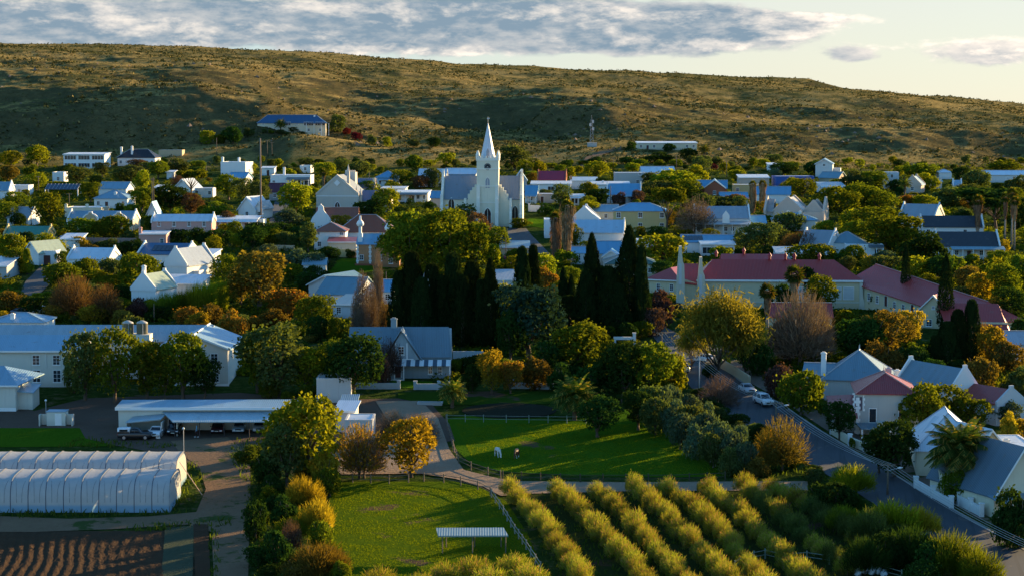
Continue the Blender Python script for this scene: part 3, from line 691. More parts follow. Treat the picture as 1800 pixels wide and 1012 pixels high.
def church():
    W = plaster('church_render', (.74, .69, .53), .07); RF = metalroof('church_slate', (.20, .235, .27), 'x', .6, .08, .5); RFy = metalroof('church_slate', (.20, .235, .27), 'y', .6, .08, .5)
    PAINT = simple('church_white_paint', (.78, .75, .64), .6, var=.04); SP_ = simple('spire_paint', (.60, .62, .66), .5, var=.12)
    P = at(858, 398); s = S(P.y); k = 1/s
    root = empty('church', P, R(-2), 'white church with tall pointed spire, clock tower and slate-grey roof', 'church')
    LANDMARKS.append(('the spired church', P.x, P.y+11, 27, 24, R(-7), root))
    tw = 38*k/2; X = lambda px: (px-858)*k
    D0 = 6.5; E = 12.6                      # crossing depth and nave eave height
    # cross arm (ridge along x) either side of the tower
    ne = (398-348)*k; nr = (398-309)*k; xl, xr = X(776), X(916)
    ne = ne-.3; nr = nr-.5
    a = MB().prism([(0+2, -1.5), (14, -1.5), (14, ne), (8, nr), (2, ne)], 'x', xl, xr); part(root, a, 'wall', W)
    # long nave running back from the tower
    a = MB().prism([(-8, -1.5), (8, -1.5), (8, ne-.5), (0, nr-.2), (-8, ne-.5)], 'y', 14.01, 30); part(root, a, 'nave', W)
    t = .18
    rf = part(root, MB().prism([(1.6, ne-.35), (8, nr), (14.4, ne-.35), (14.4, ne-.35+t), (8, nr+t*1.2), (1.6, ne-.35+t)], 'x', xl+.55, xr-.55), 'roof', RF)
    part(root, MB().prism([(-8.4, ne-.9), (0, nr-.2), (8.4, ne-.9), (8.4, ne-.9+t), (0, nr+t), (-8.4, ne-.9+t)], 'y', 14.45, 30.4), 'roof', RFy)
    for xg, sg in ((xl, -1), (xr, 1)):     # stepped gable ends with pinnacles
        g = MB(); pts = [(1.2, -1.2), (1.2, ne+.3)]; nst = 7
        for i in range(nst):
            yy = 1.2+(8-.5-1.2)*i/nst; y2 = 1.2+(8-.5-1.2)*(i+1)/nst; z2 = ne+.1+(nr+.3-ne-.1)*(i+1)/nst; pts += [(yy+.25, z2), (y2, z2)]
        pts += [(7.5, nr+.9), (8.5, nr+.9)]; m = [(16-p[0], p[1]) for p in pts[:-2]][::-1]; 
        g.prism((pts+m), 'x', xg-.34, xg+.34); part(root, g, 'gable', PAINT)
        pn = MB(); pn.prism([(-.45, 0), (.45, 0), (.45, .7), (0, 1.5), (-.45, .7)], 'x', -.3, .3); o = part(root, pn, 'pinnacle', PAINT); o.location = (xg, 8, nr+.7)
        b = MB()                            # corner buttress in diminishing steps, projecting forward
        for j, (dz, dd) in enumerate(((0, 3.0), (ne*.45, 2.1), (ne*.8, 1.2))): b.box(xg-.5+j*.05, xg+.5-j*.05, 1.9-dd, 1.9, dz-1.2 if j == 0 else dz, (ne*.45, ne*.8, ne+1.2)[j])
        part(root, b, 'buttress', PAINT)
    # low aisles on either side of the tower, with curved-topped buttress walls
    for sg, xa, xb in ((-1, X(776)+.6, X(817)), (1, X(898), X(916)-.6)):
        pass
    for sg in (-1, 1):
        b = MB(); x0 = sg*(tw+.15); xs = [(x0, 19.0*k*5/6), (sg*(tw+3.6), 9)]
        # flying screen wall stepping down from tower to the aisle, standing forward of the arm wall
        zt = (398-325)*k; zs = [zt, zt-.8, zt-1.7, zt-2.7, zt-4.4]; xx = [tw+.02, tw+.7, tw+1.4, tw+2.1, tw+2.7, tw+3.1]
        for j in range(5): b.box(*sorted((sg*xx[j], sg*xx[j+1])), -1.4, 2.0, -1.2, zs[j])
        part(root, b, 'side_porch', W)
        c = MB()
        for j, (hz_, dd) in enumerate(((4.0, 3.0), (6.2, 2.4), (8.2, 1.9))): c.box(sg*(tw+3.45)-.34, sg*(tw+3.45)+.34, -dd, -.2, -1.2 if j == 0 else (4.0, 6.2)[j-1], hz_)
        part(root, c, 'buttress', PAINT)
        q = MB(); 
        for j, (za, zb, dd) in enumerate(((-1.2, 4.2, 1.9), (4.2, 8.2, 1.2), (8.2, 12.0, .6))): q.box(sg*(tw-.45)-.5, sg*(tw-.45)+.5, -3.0-dd, -3.0, za, zb)
        part(root, q, 'buttress', PAINT)
    # tower
    th = (398-281)*k; tf = -3.0; tb = tf+2*tw
    part(root, MB().box(-tw, tw, tf, tb, -1.2, th), 'tower', W)
    for z in (th*.355, th*.60, th*.855, th-.25): part(root, MB().box(-tw-.18, tw+.18, tf-.18, tb+.18, z, z+.32), 'string_course', PAINT)
    a = MB(); z = th+.05
    n = 6
    for i in range(n):
        u = -tw+2*tw*(i+.5)/n; a.box(u-.30, u+.30, tf-.15, tf+.25, z, z+1.0).box(u-.30, u+.30, tb-.25, tb+.15, z, z+1.0)
        a.box(-tw-.15, -tw+.25, tf+tw+u-.30, tf+tw+u+.30, z+.003, z+.97).box(tw-.25, tw+.15, tf+tw+u-.30, tf+tw+u+.30, z+.003, z+.97)
    a.box(-tw-.12, tw+.12, tf-.12, tf+.2, z-.02, z+.45).box(-tw-.12, tw+.12, tb-.2, tb+.12, z-.02, z+.45)
    part(root, a, 'battlement', PAINT)
    for ux in (-1, 1):
        for uy in (0, 1):
            p = MB().tube([(0, 0, 0), (0, 0, 1.0)], .42, 8).tube([(0, 0, 1.0), (0, 0, 2.4)], [.50, .03], 8); o = part(root, p, 'pinnacle', PAINT); o.location = (ux*(tw-.15), tf+.15 if uy == 0 else tb-.15, th+.3)
    for ux in (-.52, .52):
        p = MB().tube([(0, 0, 0), (0, 0, .9)], .25, 6).tube([(0, 0, .9), (0, 0, 1.7)], [.3, .02], 6); o = part(root, p, 'pinnacle', PAINT); o.location = (ux*tw, tf+.1, th+.3)
    spz = th+.05; sph = (281-221)*k+.6; rb = tw*.72
    sp = MB().tube([(0, tf+tw, spz), (0, tf+tw, spz+sph)], [rb, .07], 8); s_ = part(root, sp, 'spire', SP_)
    v = MB().tube([(0, tf+tw, spz+sph-.2), (0, tf+tw, spz+sph+1.8)], .05, 5).box(-.3, .45, tf+tw-.03, tf+tw+.03, spz+sph+1.1, spz+sph+1.5); part(root, v, 'weather_vane', STEEL, s_)
    l = MB(); l.prism([(-.42, spz+.2), (.42, spz+.2), (.42, spz+2.4), (0, spz+3.3), (-.42, spz+2.4)], 'y', tf+tw-rb*.98, tf+tw-rb*.4); lu = part(root, l, 'louvre', simple('grey_louvre', (.33, .34, .37)), s_)
    # clock
    zc = (398-293)*k; c = MB(); c.prism([(.98*math.cos(q), zc+.98*math.sin(q)) for q in [2*math.pi*i/24 for i in range(24)]], 'y', tf-.12, tf-.002); ck = part(root, c, 'clock', simple('clock_face', (.02, .02, .022), .5))
    for i in range(12):
        c = MB(); q = math.pi/6*i; c.box(.80*math.sin(q)-.05, .80*math.sin(q)+.05, tf-.145, tf-.122, zc+.80*math.cos(q)-.09, zc+.80*math.cos(q)+.09); part(root, c, 'hour_mark', TRIM, ck)
    c = MB(); 
    for q, L, w_ in ((R(215), .5, .07), (R(130), .72, .05)):
        ux, uz = math.sin(q), math.cos(q); c.add([(ux*0-uz*w_, tf-.15, zc+ux*w_), (ux*L, tf-.15, zc+uz*L), (uz*w_, tf-.15, zc-ux*w_)], [(0, 1, 2)])
    part(root, c, 'clock_hands', TRIM, ck)
    # pointed windows and main door
    gothic_frame(0, tf-.001, (398-330)*k, 1.25, 3.0, .18, root, PAINT, gl=False); gothic(MB(), 0, tf-.06, tf-.003, (398-330)*k, 1.2, 2.95).build('louvre', simple('grey_louvre', (.33, .34, .37)), root)
    f = gothic_frame(0, tf-.001, 1.1, 1.9, 4.3, .26, root, PAINT)
    d = MB().box(-.9, -.03, tf-.10, tf-.055, 1.1, 3.2).box(.03, .9, tf-.10, tf-.055, 1.1, 3.2).build('door', DARKDOOR, root)
    for xx in (X(792.5), X(905)): gothic_frame(xx, 1.999, 1.6 if xx > 0 else 3.8, 1.7, 4.2, .24, root, PAINT)
    cr = MB().tube([(0, 0, 0), (0, 0, 5.0)], [.55, .25], 8).tube([(0,0,5),(0,0,6)], [.4,.02], 8)
    part(root, MB().box(-2.2, 2.2, tf-3.6, tf-2.0, -1.2, .55).box(-1.8, 1.8, tf-2.0, tf-.001, -1.2, .95), 'steps', plaster('sandstone_step', (.42, .33, .20)))
    return root
CHURCH = church()
# ---------------------------------------------------------------- ground sheets (real surfaces lying a few cm above one another)
sheet('meadow', [(583,848),(640,846),(720,846),(800,846),(850,858),(890,880),(925,935),(960,1012),(965,1060),(560,1060),(560,960),(578,880)], LAWN, .04)
sheet('paddock', [(785,735),(850,728),(930,735),(1000,736),(1100,720),(1180,720),(1225,770),(1280,838),(1180,838),(1000,836),(885,830),(828,815),(802,790)], PADG, .04)
sheet('orchard_floor', [(930,868),(1100,862),(1300,860),(1430,862),(1560,950),(1760,1060),(960,1060),(985,1000)], LEAFBED, .05)
sheet('lawn', [(0,752),(140,752),(150,770),(190,780),(190,784),(-60,786),(-60,752)], PADG, .05)
sheet('yard', [(-60,690),(60,722),(150,700),(420,690),(560,702),(700,700),(760,712),(790,745),(800,775),(640,785),(470,772),(420,800),(430,860),(300,800),(200,782),(150,770),(140,752),(-60,752)], YARD, .05)
sheet('dirt_track', [(300,775),(400,768),(440,800),(440,870),(438,940),(435,1060),(378,1060),(372,935),(330,922),(200,930),(60,935),(-60,935),(-60,905),(120,912),(260,908),(345,900),(362,860),(350,820),(320,800)], DIRT, .08)
sheet('gravel_yard', [(560,800),(700,770),(660,705),(740,705),(770,735),(790,790),(815,826),(862,838),(900,846),(1100,848),(1420,846),(1420,862),(1100,864),(935,868),(880,872),(850,856),(800,842),(740,833),(600,834)], GRAVEL, .11)
sheet('field_border', [(290,930),(340,924),(345,1060),(280,1060)], grassmat('field_grass', (.045,.06,.035), (.11,.12,.08)), .12)
sheet('soil_strip', [(340,922),(366,922),(372,1060),(338,1060)], SOIL, .12)
sheet('dark_grass_strip', [(700,700),(760,712),(870,712),(1030,708),(1050,688),(860,688),(700,690)], grassmat('shade_toned_grass', (.018,.045,.006), (.055,.100,.012), bs=.58), .09)  # grass strip around the pond, its shade put into a darker green
road_px = [(1118,560),(1145,588),(1170,620),(1215,682),(1290,738),(1400,803),(1500,862),(1600,928),(1690,988),(1780,1060),(2000,1100),(1850,1000),(1800,968),(1700,912),(1600,852),(1510,800),(1440,757),(1370,710),(1300,670),(1262,640),(1235,615),(1290,622),(1300,610),(1215,600),(1170,575),(1150,555)]
sheet('road', road_px, ROAD, .10)
sheet('side_street', [(30,525),(62,524),(88,500),(92,470),(70,470),(45,495)], ROAD, .10)
sheet('street', [(470,402),(515,402),(512,362),(497,345),(486,345),(480,365)], ROAD, .10)
sheet('church_street', [(862,440),(905,470),(985,470),(960,440),(935,415),(925,402),(868,402)], ROAD, .10)
sheet('driveway', [(1560,862),(1575,850),(1650,870),(1640,885)], DIRT, .09)
def verge(name, px, wd, lift, mat, h=.13):
    P = [at(*p) for p in px]; mb = MB()
    for a, b in zip(P[:-1], P[1:]):
        d = (b-a).normalized(); n = Vector((d.y, -d.x, 0))*wd
        v = [a-n*0+Vector((0,0,-.1)), b+Vector((0,0,-.1)), b+n+Vector((0,0,-.1)), a+n+Vector((0,0,-.1)), a+Vector((0,0,h)), b+Vector((0,0,h)), b+n+Vector((0,0,h)), a+n+Vector((0,0,h))]
        mb.add(v, [(3,2,1,0),(4,5,6,7),(0,1,5,4),(1,2,6,5),(2,3,7,6),(3,0,4,7)])
    return tag(mb.build(name, mat), kind='structure')
KERB = simple('concrete_kerb', (.26, .25, .23), .9, var=.25)
verge('kerb', [(1262,640),(1300,670),(1370,710),(1440,757),(1510,800),(1600,852),(1700,912),(1800,968)], -.35, 0, KERB)
sheet('pavement', [(1268,636),(1310,668),(1380,707),(1450,754),(1520,797),(1612,848),(1712,907),(1812,962),(1850,958),(1740,896),(1640,840),(1545,785),(1480,748),(1400,698),(1330,655),(1295,632)], soilmat('pavement_dirt', (.11,.085,.065), (.22,.17,.13), grass=(.05,.07,.02)), .07)

# ploughed field with real furrows
def field():
    a = at(-60, 934); b = at(291, 932); c = at(293, 1060); d = at(-60, 1060)
    nx, ny = 460, 150; V = np.zeros((ny+1, nx+1, 3)); U = np.linspace(0, 1, nx+1); T = np.linspace(0, 1, ny+1)
    for j, t in enumerate(T):
        L = a.lerp(d, t); Rr = b.lerp(c, t); xs = L.x+(Rr.x-L.x)*U; ys = L.y+(Rr.y-L.y)*U
        ph = (xs*.99+ys*.135+.25*np.sin(ys*.35+xs*.2))*2*math.pi/1.2
        z = .05*ys+.06+.12*(.5+.5*np.sin(ph))*(.45+.55*np.clip((.8-U)*3, 0, 1))+vn(xs*1.5, ys*.5)*.07+vn(xs*5, ys*2)*.07
        edge = np.minimum(np.minimum(U, 1-U)*nx/6, 1)*min(1, min(t*12, (1-t)*12)); z = .05*ys+.03+(z-.05*ys-.03)*edge
        V[j, :, 0] = xs; V[j, :, 1] = ys; V[j, :, 2] = z
    i = np.arange((nx+1)*(ny+1)).reshape(ny+1, nx+1); Q = np.stack([i[:-1, :-1], i[1:, :-1], i[1:, 1:], i[:-1, 1:]], -1).reshape(-1, 4)
    tag(link(bpy.data.objects.new('ploughed_field', fastmesh('ploughed_field', V.reshape(-1, 3), Q, SOIL, True))), kind='structure')
field()
# dark pond in the paddock's upper end
def pond():
    P = at(895, 722); mb = MB(); n = 40; rx, ry = 7.4, 6.0
    mb.prism([(P.x+rx*math.cos(2*math.pi*i/n), P.y+ry*math.sin(2*math.pi*i/n)) for i in range(n)], 'z', 0, .02)
    vs = [(v[0], v[1], .05*v[1]+.09+(0.0 if v[2] < .01 else .03)) for v in mb.v]; mb.v = vs
    m = soilmat('pond_mud', (.010,.012,.008), (.035,.035,.022)); tag(mb.build('pond', m), kind='structure')
pond()
# garden lawn patches between the far houses
for nm, px in (('garden_lawn', [(575,485),(640,480),(690,470),(690,455),(600,455),(572,470)]), ('garden_lawn', [(928,385),(960,385),(975,395),(960,402),(925,398)]), ('garden_lawn', [(-20,505),(30,500),(28,515),(-20,522)]), ('garden_lawn', [(690,682),(760,682),(760,670),(690,670)])):
    sheet(nm, px, LAWN if 'x' in nm else PADG, .06)
# hillside track curling up to the mast
def track():
    pts = [(1030,296),(1032,288),(1040,279),(1058,270),(1080,265),(1108,262)]
    P = [at(*p) for p in pts]; Q = []
    for a, b in zip(P[:-1], P[1:]):
        for t in np.linspace(0, 1, 9)[:-1]: Q.append(a.lerp(b, t))
    V = []; n = len(Q)
    for i, p in enumerate(Q):
        d = (Q[min(i+1, n-1)]-Q[max(i-1, 0)]).normalized(); s_ = Vector((d.y, -d.x, 0))*2.4
        for k in (-1, -.5, 0, .5, 1): q = p+s_*k; V.append((q.x, q.y, hz(q.x, q.y)+.28))
    F_ = [(i*5+k, i*5+k+1, (i+1)*5+k+1, (i+1)*5+k) for i in range(n-1) for k in range(4)]
    me = bpy.data.meshes.new('hill_track'); me.from_pydata(V, [], F_); me.materials.append(DIRT); tag(link(bpy.data.objects.new('hill_track', me)), kind='structure')
track()
# low scrub on the hill: thousands of small tufts, one uncountable mass
def scrub():
    rs = np.random.RandomState(5); n = 150000
    Y = 800+rs.uniform(0, 1, n)**1.0*950; px = rs.uniform(-150, 1950, n); X = (px-900)/F*Y
    dn = vn(X/38, Y/30)+vn(X/11+7, Y/11)*.6; keep = dn*1.5 > rs.uniform(-.50, .75, n); X, Y = X[keep], Y[keep]; n = len(X); Z = HZ(X, Y)
    r = .34+rs.uniform(0, 1, n)**5*1.4; 
    k = 4; a = rs.uniform(0, 6.28, (n, k)); e = rs.uniform(.1, 1.2, (n, k)); rr = r[:, None]*rs.uniform(.5, 1, (n, k))
    c = np.stack([X[:, None]+np.cos(a)*np.cos(e)*rr*1.1, Y[:, None]+np.sin(a)*np.cos(e)*rr*1.1, Z[:, None]+np.sin(e)*rr*.85], -1).reshape(-1, 3)
    nr = np.stack([np.cos(a)*np.cos(e), np.sin(a)*np.cos(e), np.sin(e)], -1).reshape(-1, 3)
    s = np.repeat(r, k)*.95
    t = unit(np.cross(nr+rs.normal(0, .4, nr.shape), rs.normal(0, 1, nr.shape))); b = np.cross(unit(nr), t)
    V = np.stack([c-t*s[:, None]*.5, c+b*s[:, None]*.5, c+t*s[:, None]*.5, c-b*s[:, None]*.45], 1).reshape(-1, 3)
    o = bpy.data.objects.new('scrub', fastmesh('scrub', V, np.arange(len(V)).reshape(-1, 4), foliage('scrub_leaf', (.018,.024,.010), (.085,.082,.030), .08, (.20,.15,.06)))); link(o)
    tag(o, 'low grey-green scrub dotting the dry hillside', kind='stuff')
    # angular rocks
    n = 1500; Y = rs.uniform(840, 1150, n); px = rs.uniform(-100, 1900, n); X = (px-900)/F*Y; keep = vn(X/30+50, Y/22) > rs.uniform(-.15, .5, n); X, Y = X[keep], Y[keep]; n = len(X); Z = HZ(X, Y)
    oct_ = np.array([(1,0,0),(0,1,0),(-1,0,0),(0,-1,0),(0,0,.8),(0,0,-.8)]); P = oct_[None]*rs.uniform(.5, 1.5, (n, 6, 1))*rs.uniform(.3, 1.3, (n, 1, 1))+rs.normal(0, .15, (n, 6, 3)); P += np.stack([X, Y, Z], -1)[:, None]
    T = np.array([(0,1,4),(1,2,4),(2,3,4),(3,0,4),(1,0,5),(2,1,5),(3,2,5),(0,3,5)]); Q = (T[None]+np.arange(n)[:, None, None]*6).reshape(-1, 3)
    o = bpy.data.objects.new('rocks', fastmesh('rocks', P.reshape(-1, 3), Q, simple('hill_rock', (.20, .14, .10), .95, var=.3))); link(o); tag(o, 'brown boulders scattered over the steep parts of the hillside', kind='stuff')
scrub()
# rough weeds and grass tufts, placed along edges
def tufts(name, polys, dens_, hh, fol, label, seed, w=.09):
    rs = np.random.RandomState(seed); VV = []
    for poly in polys:
        P = [at(*p) for p in poly]; xs = [p.x for p in P]; ys = [p.y for p in P]
        n = int((max(xs)-min(xs))*(max(ys)-min(ys))*dens_); X = rs.uniform(min(xs), max(xs), n); Y = rs.uniform(min(ys), max(ys), n); ins = np.zeros(n, bool); j = len(P)-1
        for i in range(len(P)):
            c = ((P[i].y > Y) != (P[j].y > Y)) & (X < (P[j].x-P[i].x)*(Y-P[i].y)/(P[j].y-P[i].y+1e-9)+P[i].x); ins ^= c; j = i
        ins &= vn(X/2.3, Y/2.3)+vn(X/.8, Y/.8)*.5 > rs.uniform(-.5, .35, n)
        X, Y = X[ins], Y[ins]; n = len(X); h = hh*rs.uniform(.4, 1.2, n); g = np.stack([rs.normal(0, .35, n), rs.normal(0, .35, n), np.ones(n)], 1)*h[:, None]
        p = np.stack([X, Y, .05*Y+.03], 1); a = rs.uniform(0, 6.28, n); s = np.stack([np.cos(a), np.sin(a), np.zeros(n)], 1)*(w*rs.uniform(.6, 1.6, n))[:, None]
        VV.append(np.stack([p-s, p+s, p+g+s*.5, p+g-s*.2], 1).reshape(-1, 3))
    V = np.concatenate(VV); o = bpy.data.objects.new(name, fastmesh(name, V, np.arange(len(V)).reshape(-1, 4), FOL[fol])); link(o); return tag(o, label, kind='stuff')
tufts('weeds', [[(-40,897),(240,896),(300,880),(330,862),(345,880),(330,902),(240,908),(-40,912)], [(312,800),(345,818),(360,838),(340,860),(310,865)], [(415,770),(470,775),(490,850),(500,1050),(445,1050),(438,900),(420,830),(398,800)], [(220,928),(400,912),(410,926),(230,936)], [(365,930),(385,935),(388,1050),(370,1050)], [(140,770),(210,776),(320,782),(300,788),(100,786)]], 5.0, .55, 'weed', 'rough green weeds along the dirt track and polytunnel edges', 1)
tufts('grass', [[(583,850),(850,860),(890,885),(930,940),(960,1012),(590,1012)], [(800,745),(1180,745),(1270,835),(890,828),(830,805)]], 55.0, .075, 'grass', 'short sunlit grass blades covering the two paddocks', 2, .035)
tufts('undergrowth', [[(930,872),(1420,866),(1560,950),(1700,1050),(970,1050)], [(1130,700),(1290,740),(1400,805),(1500,868),(1640,970),(1500,960),(1420,870),(1330,850),(1270,830),(1190,745)]], 3.0, .5, 'weed', 'dark undergrowth beneath the orchard rows and roadside hedge', 3)
# ---------------------------------------------------------------- the town's buildings, from the hill down to the road
def RM(name, col, **k): return (name, col)
BL = ('roof_blue', (.19, .32, .40)); BB = ('roof_bright_blue', (.11, .31, .47)); GR = ('roof_grey', (.27, .31, .34)); WR = ('roof_white', (.58, .63, .67)); TE = ('roof_teal', (.13, .25, .30))
RD = ('roof_red', (.29, .040, .036)); MA = ('roof_maroon', (.36, .042, .034)); BK = ('thatch_black', (.016, .017, .022)); GN = ('roof_green', (.03, .20, .13)); DG = ('roof_dark_green', (.02, .075, .05)); DB = ('roof_navy', (.035, .10, .20)); TI = ('tile_russet', (.26, .075, .035)); SL = ('slate_violet', (.17, .17, .24))
CREAM = plaster('cream_render', (.66, .58, .42)); YEL = plaster('ochre_render', (.56, .42, .19)); PINK = plaster('pink_render', (.60, .33, .28)); TAN = plaster('tan_render', (.50, .38, .24)); GREY = plaster('grey_render', (.42, .42, .40)); BLUEW = plaster('blue_render', (.05, .12, .36)); BRICK = plaster('brick_red', (.40, .13, .07), .2); ORB = plaster('orange_brick', (.50, .24, .12), .18); PAL = plaster('pale_render', (.66, .66, .64)); PEACH = plaster('peach_render', (.60, .45, .35)); GWHITE = plaster('bluish_render', (.50, .54, .56))
mB = metalroof(*BL); mW = metalroof(*WR); mG = metalroof(*GR); mR = metalroof(*RD); mT = metalroof(*TE); mK = metalroof('veranda_dark', (.10, .12, .13))
H = house
G1 = 'houses at the foot of the hill'
# on the hillside
H('long cream hillside house under a navy hipped roof, veranda at its end', 453, 572, 217, 4.6, 'hip', 203, 9, CREAM, DB, 3, win='ww..ww/wwDwDD', chim=[(.83,.4,2.3,WHITE)], short='the navy-roofed hillside house', ver=(.72,1.05,2.2,4.6,metalroof(*DB),4))
H('long low cream bungalow with thin flat white roof on the hillside', 1121, 1225, 252, 3.0, 'slab', 248, 8, CREAM, WR, 2, rr=.5, win='wdw..w.ww', short='the hillside bungalow')
H('white two-storey box house with wide brown glass front', 111, 184, 272, 5.6, 'slab', 268, 9, WHITE, WR, -4, rr=.5, win='DDD/DDD', short='the glass-fronted box house')
H('white house with black thatched roof and two tall white chimneys', 206, 273, 278, 3.3, 'hip', 263, 8, WHITE, BK, -6, win='w..DDw', chim=[(.06,.3,3.2),(.36,.2,3.6)], short='the black-thatched hill house')
H('plain sand-coloured flat block below the hill', 279, 320, 264, 2.8, 'flat', 262, 7, TAN, WR, 0, short='the sand-coloured block')
H('bright white stepped cube house below the hill', 387, 432, 285, 5.0, 'flat', 283, 8, WHITE, WR, -14, sr='w', short='the white cube house', chim=[(.05,.1,1.8),(.62,.4,1.6)])
H('small white flat-roofed house behind hedge near hill foot', 92, 112, 303, 4.0, 'flat', 300, 7, WHITE, WR, 0, win='w', short='the little white flat house')
H('white modern house with dark hipped veranda roof', 475, 546, 308, 4.2, 'flat', 303, 8, WHITE, WR, -3, win='w..DDD', ver=(.42,.98,2.6,2.6,metalroof('veranda_dark', (.10,.12,.13)),4), short='the dark-veranda white house', chim=[(.3,.5,2.6)])
H('small white cube on the rise beyond the veranda house', 527, 546, 291, 3.0, 'flat', 290, 5, WHITE, WR, -8, win='w', short='the small white cube')
H('white garage block on the bank above the brick mast', 460, 482, 296, 2.8, 'slab', 293, 6, WHITE, WR, 0, rr=.4, win='d', short='the white garage block')
H('low dwelling under dark maroon sheet roof', 473, 512, 337, 3.0, 'gx', 322, 7, GREY, ('roof_dark_maroon', (.11,.02,.035)), 0, win='ww', short='the dark maroon roof')
H('white house with sky-blue hipped roof and parapet', 661, 701, 313, 3.2, 'hip', 301, 8, WHITE, BB, 0, win='wdw', ver=(.1,.9,1.6,2.4,mB,3), short='the sky-blue hipped house')
H('long white shop with shiny sheet roof and striped awning', 736, 783, 312, 3.4, 'gx', 297, 9, WHITE, WR, -3, win='wdww', short='the long white shop')
H('white shop with dark striped veranda behind the church', 783, 836, 306, 3.2, 'gx', 296, 8, WHITE, WR, -3, win='wDw', ver=(0,1,2.6,2.4,metalroof('veranda_dark', (.10,.12,.13)),5), short='the striped-veranda shop')
H('low white flat-roofed house with deep dark veranda', 695, 752, 339, 3.1, 'slab', 336, 9, WHITE, WR, -4, rr=.4, win='D.Dww', ver=(0,.97,2.4,2.5,metalroof('veranda_dark', (.10,.12,.13)),4), short='the deep-veranda house')
H('white flat wing above the deep-veranda house', 670, 712, 332, 2.8, 'slab', 328, 7, WHITE, WR, -4, rr=.4, short='the white flat wing')
H('narrow blue-roofed cottage against the church wall', 757, 776, 348, 3.2, 'gx', 336, 6, PEACH, BB, -8, short='the peach cottage by the church')
H('grey-blue gabled house just past the church', 904, 926, 316, 4.0, 'gy', 300, 9, GREY, BL, 0, win='w', short='the grey-blue gabled house')
H('orange-brick cottage with crimson roof past the church', 945, 994, 316, 3.0, 'gx', 301, 7, ORB, ('roof_crimson', (.32,.03,.06)), -5, par=BRICK, short='the crimson-roofed cottage')
H('long low white house with flat pale roof past the church', 934, 1003, 324, 3.0, 'slab', 318, 10, WHITE, WR, -2, rr=.6, win='w.DDw', short='the long pale-roofed house')
H('low white house with blue sheet roof and red gable chimney', 1004, 1050, 318, 3.0, 'slab', 311, 8, WHITE, ('roof_pale_blue', (.36,.48,.56)), 0, rr=.9, chim=[(0,.3,1.6,ORB)], short='the pale blue roof')
H('white house with broad shining flat roof', 1041, 1107, 325, 3.0, 'slab', 318, 9, WHITE, WR, 0, rr=.7, win='ww.w', chim=[(.3,.5,1.2)], short='the shining flat roof')
H('white cottage with blue roof beside the church gable', 924, 943, 342, 3.0, 'gx', 326, 7, WHITE, BB, -6, win='w', ver=(0,1,2,2.3,mB,3), short='the blue cottage by the church gable')
H('pink-white low house with red bougainvillea on its wall', 944, 980, 341, 3.0, 'flat', 339, 7, PEACH, WR, 0, win='dw', short='the pink-white low house')
H('low house under white and dark striped veranda roof', 1003, 1030, 346, 2.8, 'slab', 342, 6, WHITE, WR, 0, rr=.5, win='DD', ver=(0,1,2.2,2.3,mW,5), short='the striped-roof veranda')
H('blue sheet-roofed cottage with white gable ends', 1067, 1126, 342, 3.0, 'gx', 323, 9, WHITE, BB, -4, par=True, win='wdw', ver=(.4,.98,2.4,2.3,mB,4), short='the blue cottage with white gables')
H('house with bright white corrugated roof near the hill', 1129, 1186, 303, 3.0, 'gx', 293, 9, WHITE, WR, 3, win='ww', short='the bright white roof')
H('grey flat-roofed house with plain walls', 1081, 1134, 304, 4.8, 'flat', 302, 9, GREY, WR, 0, win=' w/  w', short='the plain grey house')
H('dark red brick house with white-trimmed front gable', 1238, 1274, 330, 3.4, 'gy', 316, 9, BRICK, BL, -6, win='w', short='the red brick gable')
H('blue-roofed wing of the red brick house', 1225, 1277, 331, 3.0, 'gx', 317, 8, BRICK, BB, -6, short='the blue brick wing')
H('yellow flat-roofed house with white band', 1289, 1335, 325, 3.4, 'flat', 322, 8, YEL, WR, -4, win='w.D', short='the yellow flat house')
H('long blue sheet roof beside the shaggy palms', 1268, 1315, 350, 2.8, 'gx', 338, 9, WHITE, BB, 0, win='w w', short='the long blue roof by the palms')
H('white pitched house with orange gable end high on the right', 1300, 1352, 313, 3.0, 'slab', 305, 8, PEACH, WR, 0, rr=.8, win='w', short='the orange-ended house')
H('white two-storey house below the rocky slope', 1434, 1463, 288, 5.0, 'gy', 279, 8, PAL, BL, -12, win='w/w', short='the white two-storey hill house')
H('pale lower wing on the rocky slope', 1463, 1477, 296, 3.0, 'flat', 295, 6, PAL, WR, -12, short='the pale lower wing')
H('tan cottage with teal roof and gabled end', 1441, 1472, 313, 2.9, 'gx', 302, 9, TAN, TE, -28, sr='w', short='the teal-roofed tan cottage')
H('deep blue walled building with white pillars', 1364, 1432, 310, 3.8, 'flat', 306, 7, BLUEW, WR, 6, win='  w w', short='the deep blue building')
H('white roof peeping over dark hedge on the right slope', 1351, 1380, 290, 2.6, 'slab', 286, 6, WHITE, WR, 0, rr=.5, short='the white hedge-top roof')
H('white veranda house with fluted blue roof', 1442, 1484, 327, 2.8, 'slab', 321, 7, WHITE, BL, 2, rr=.9, win='wDw', ver=(0,1,2,2.3,mW,6), short='the fluted veranda house')
H('boxy blue-grey house among palms', 1556, 1580, 303, 6.0, 'flat', 301, 8, GWHITE, BL, -5, win='w/w', short='the boxy blue-grey house')
H('pale house with tall white gable edge among greenery', 1590, 1618, 325, 3.0, 'gy', 311, 9, PEACH, BL, -20, win='w', short='the pale gabled house', par=True)
H('teal roof low among the shrubs', 1640, 1656, 320, 2.6, 'gx', 313, 7, WHITE, TE, 0, short='the low teal roof')
H('small blue roof with white gable end among shrubs', 1676, 1690, 326, 2.6, 'gx', 317, 7, WHITE, BL, -10, par=True, short='the small blue roof')
H('small white hipped roof at the hill foot', 1651, 1673, 304, 2.4, 'hip', 298, 6, WHITE, WR, 0, short='the small white hip')
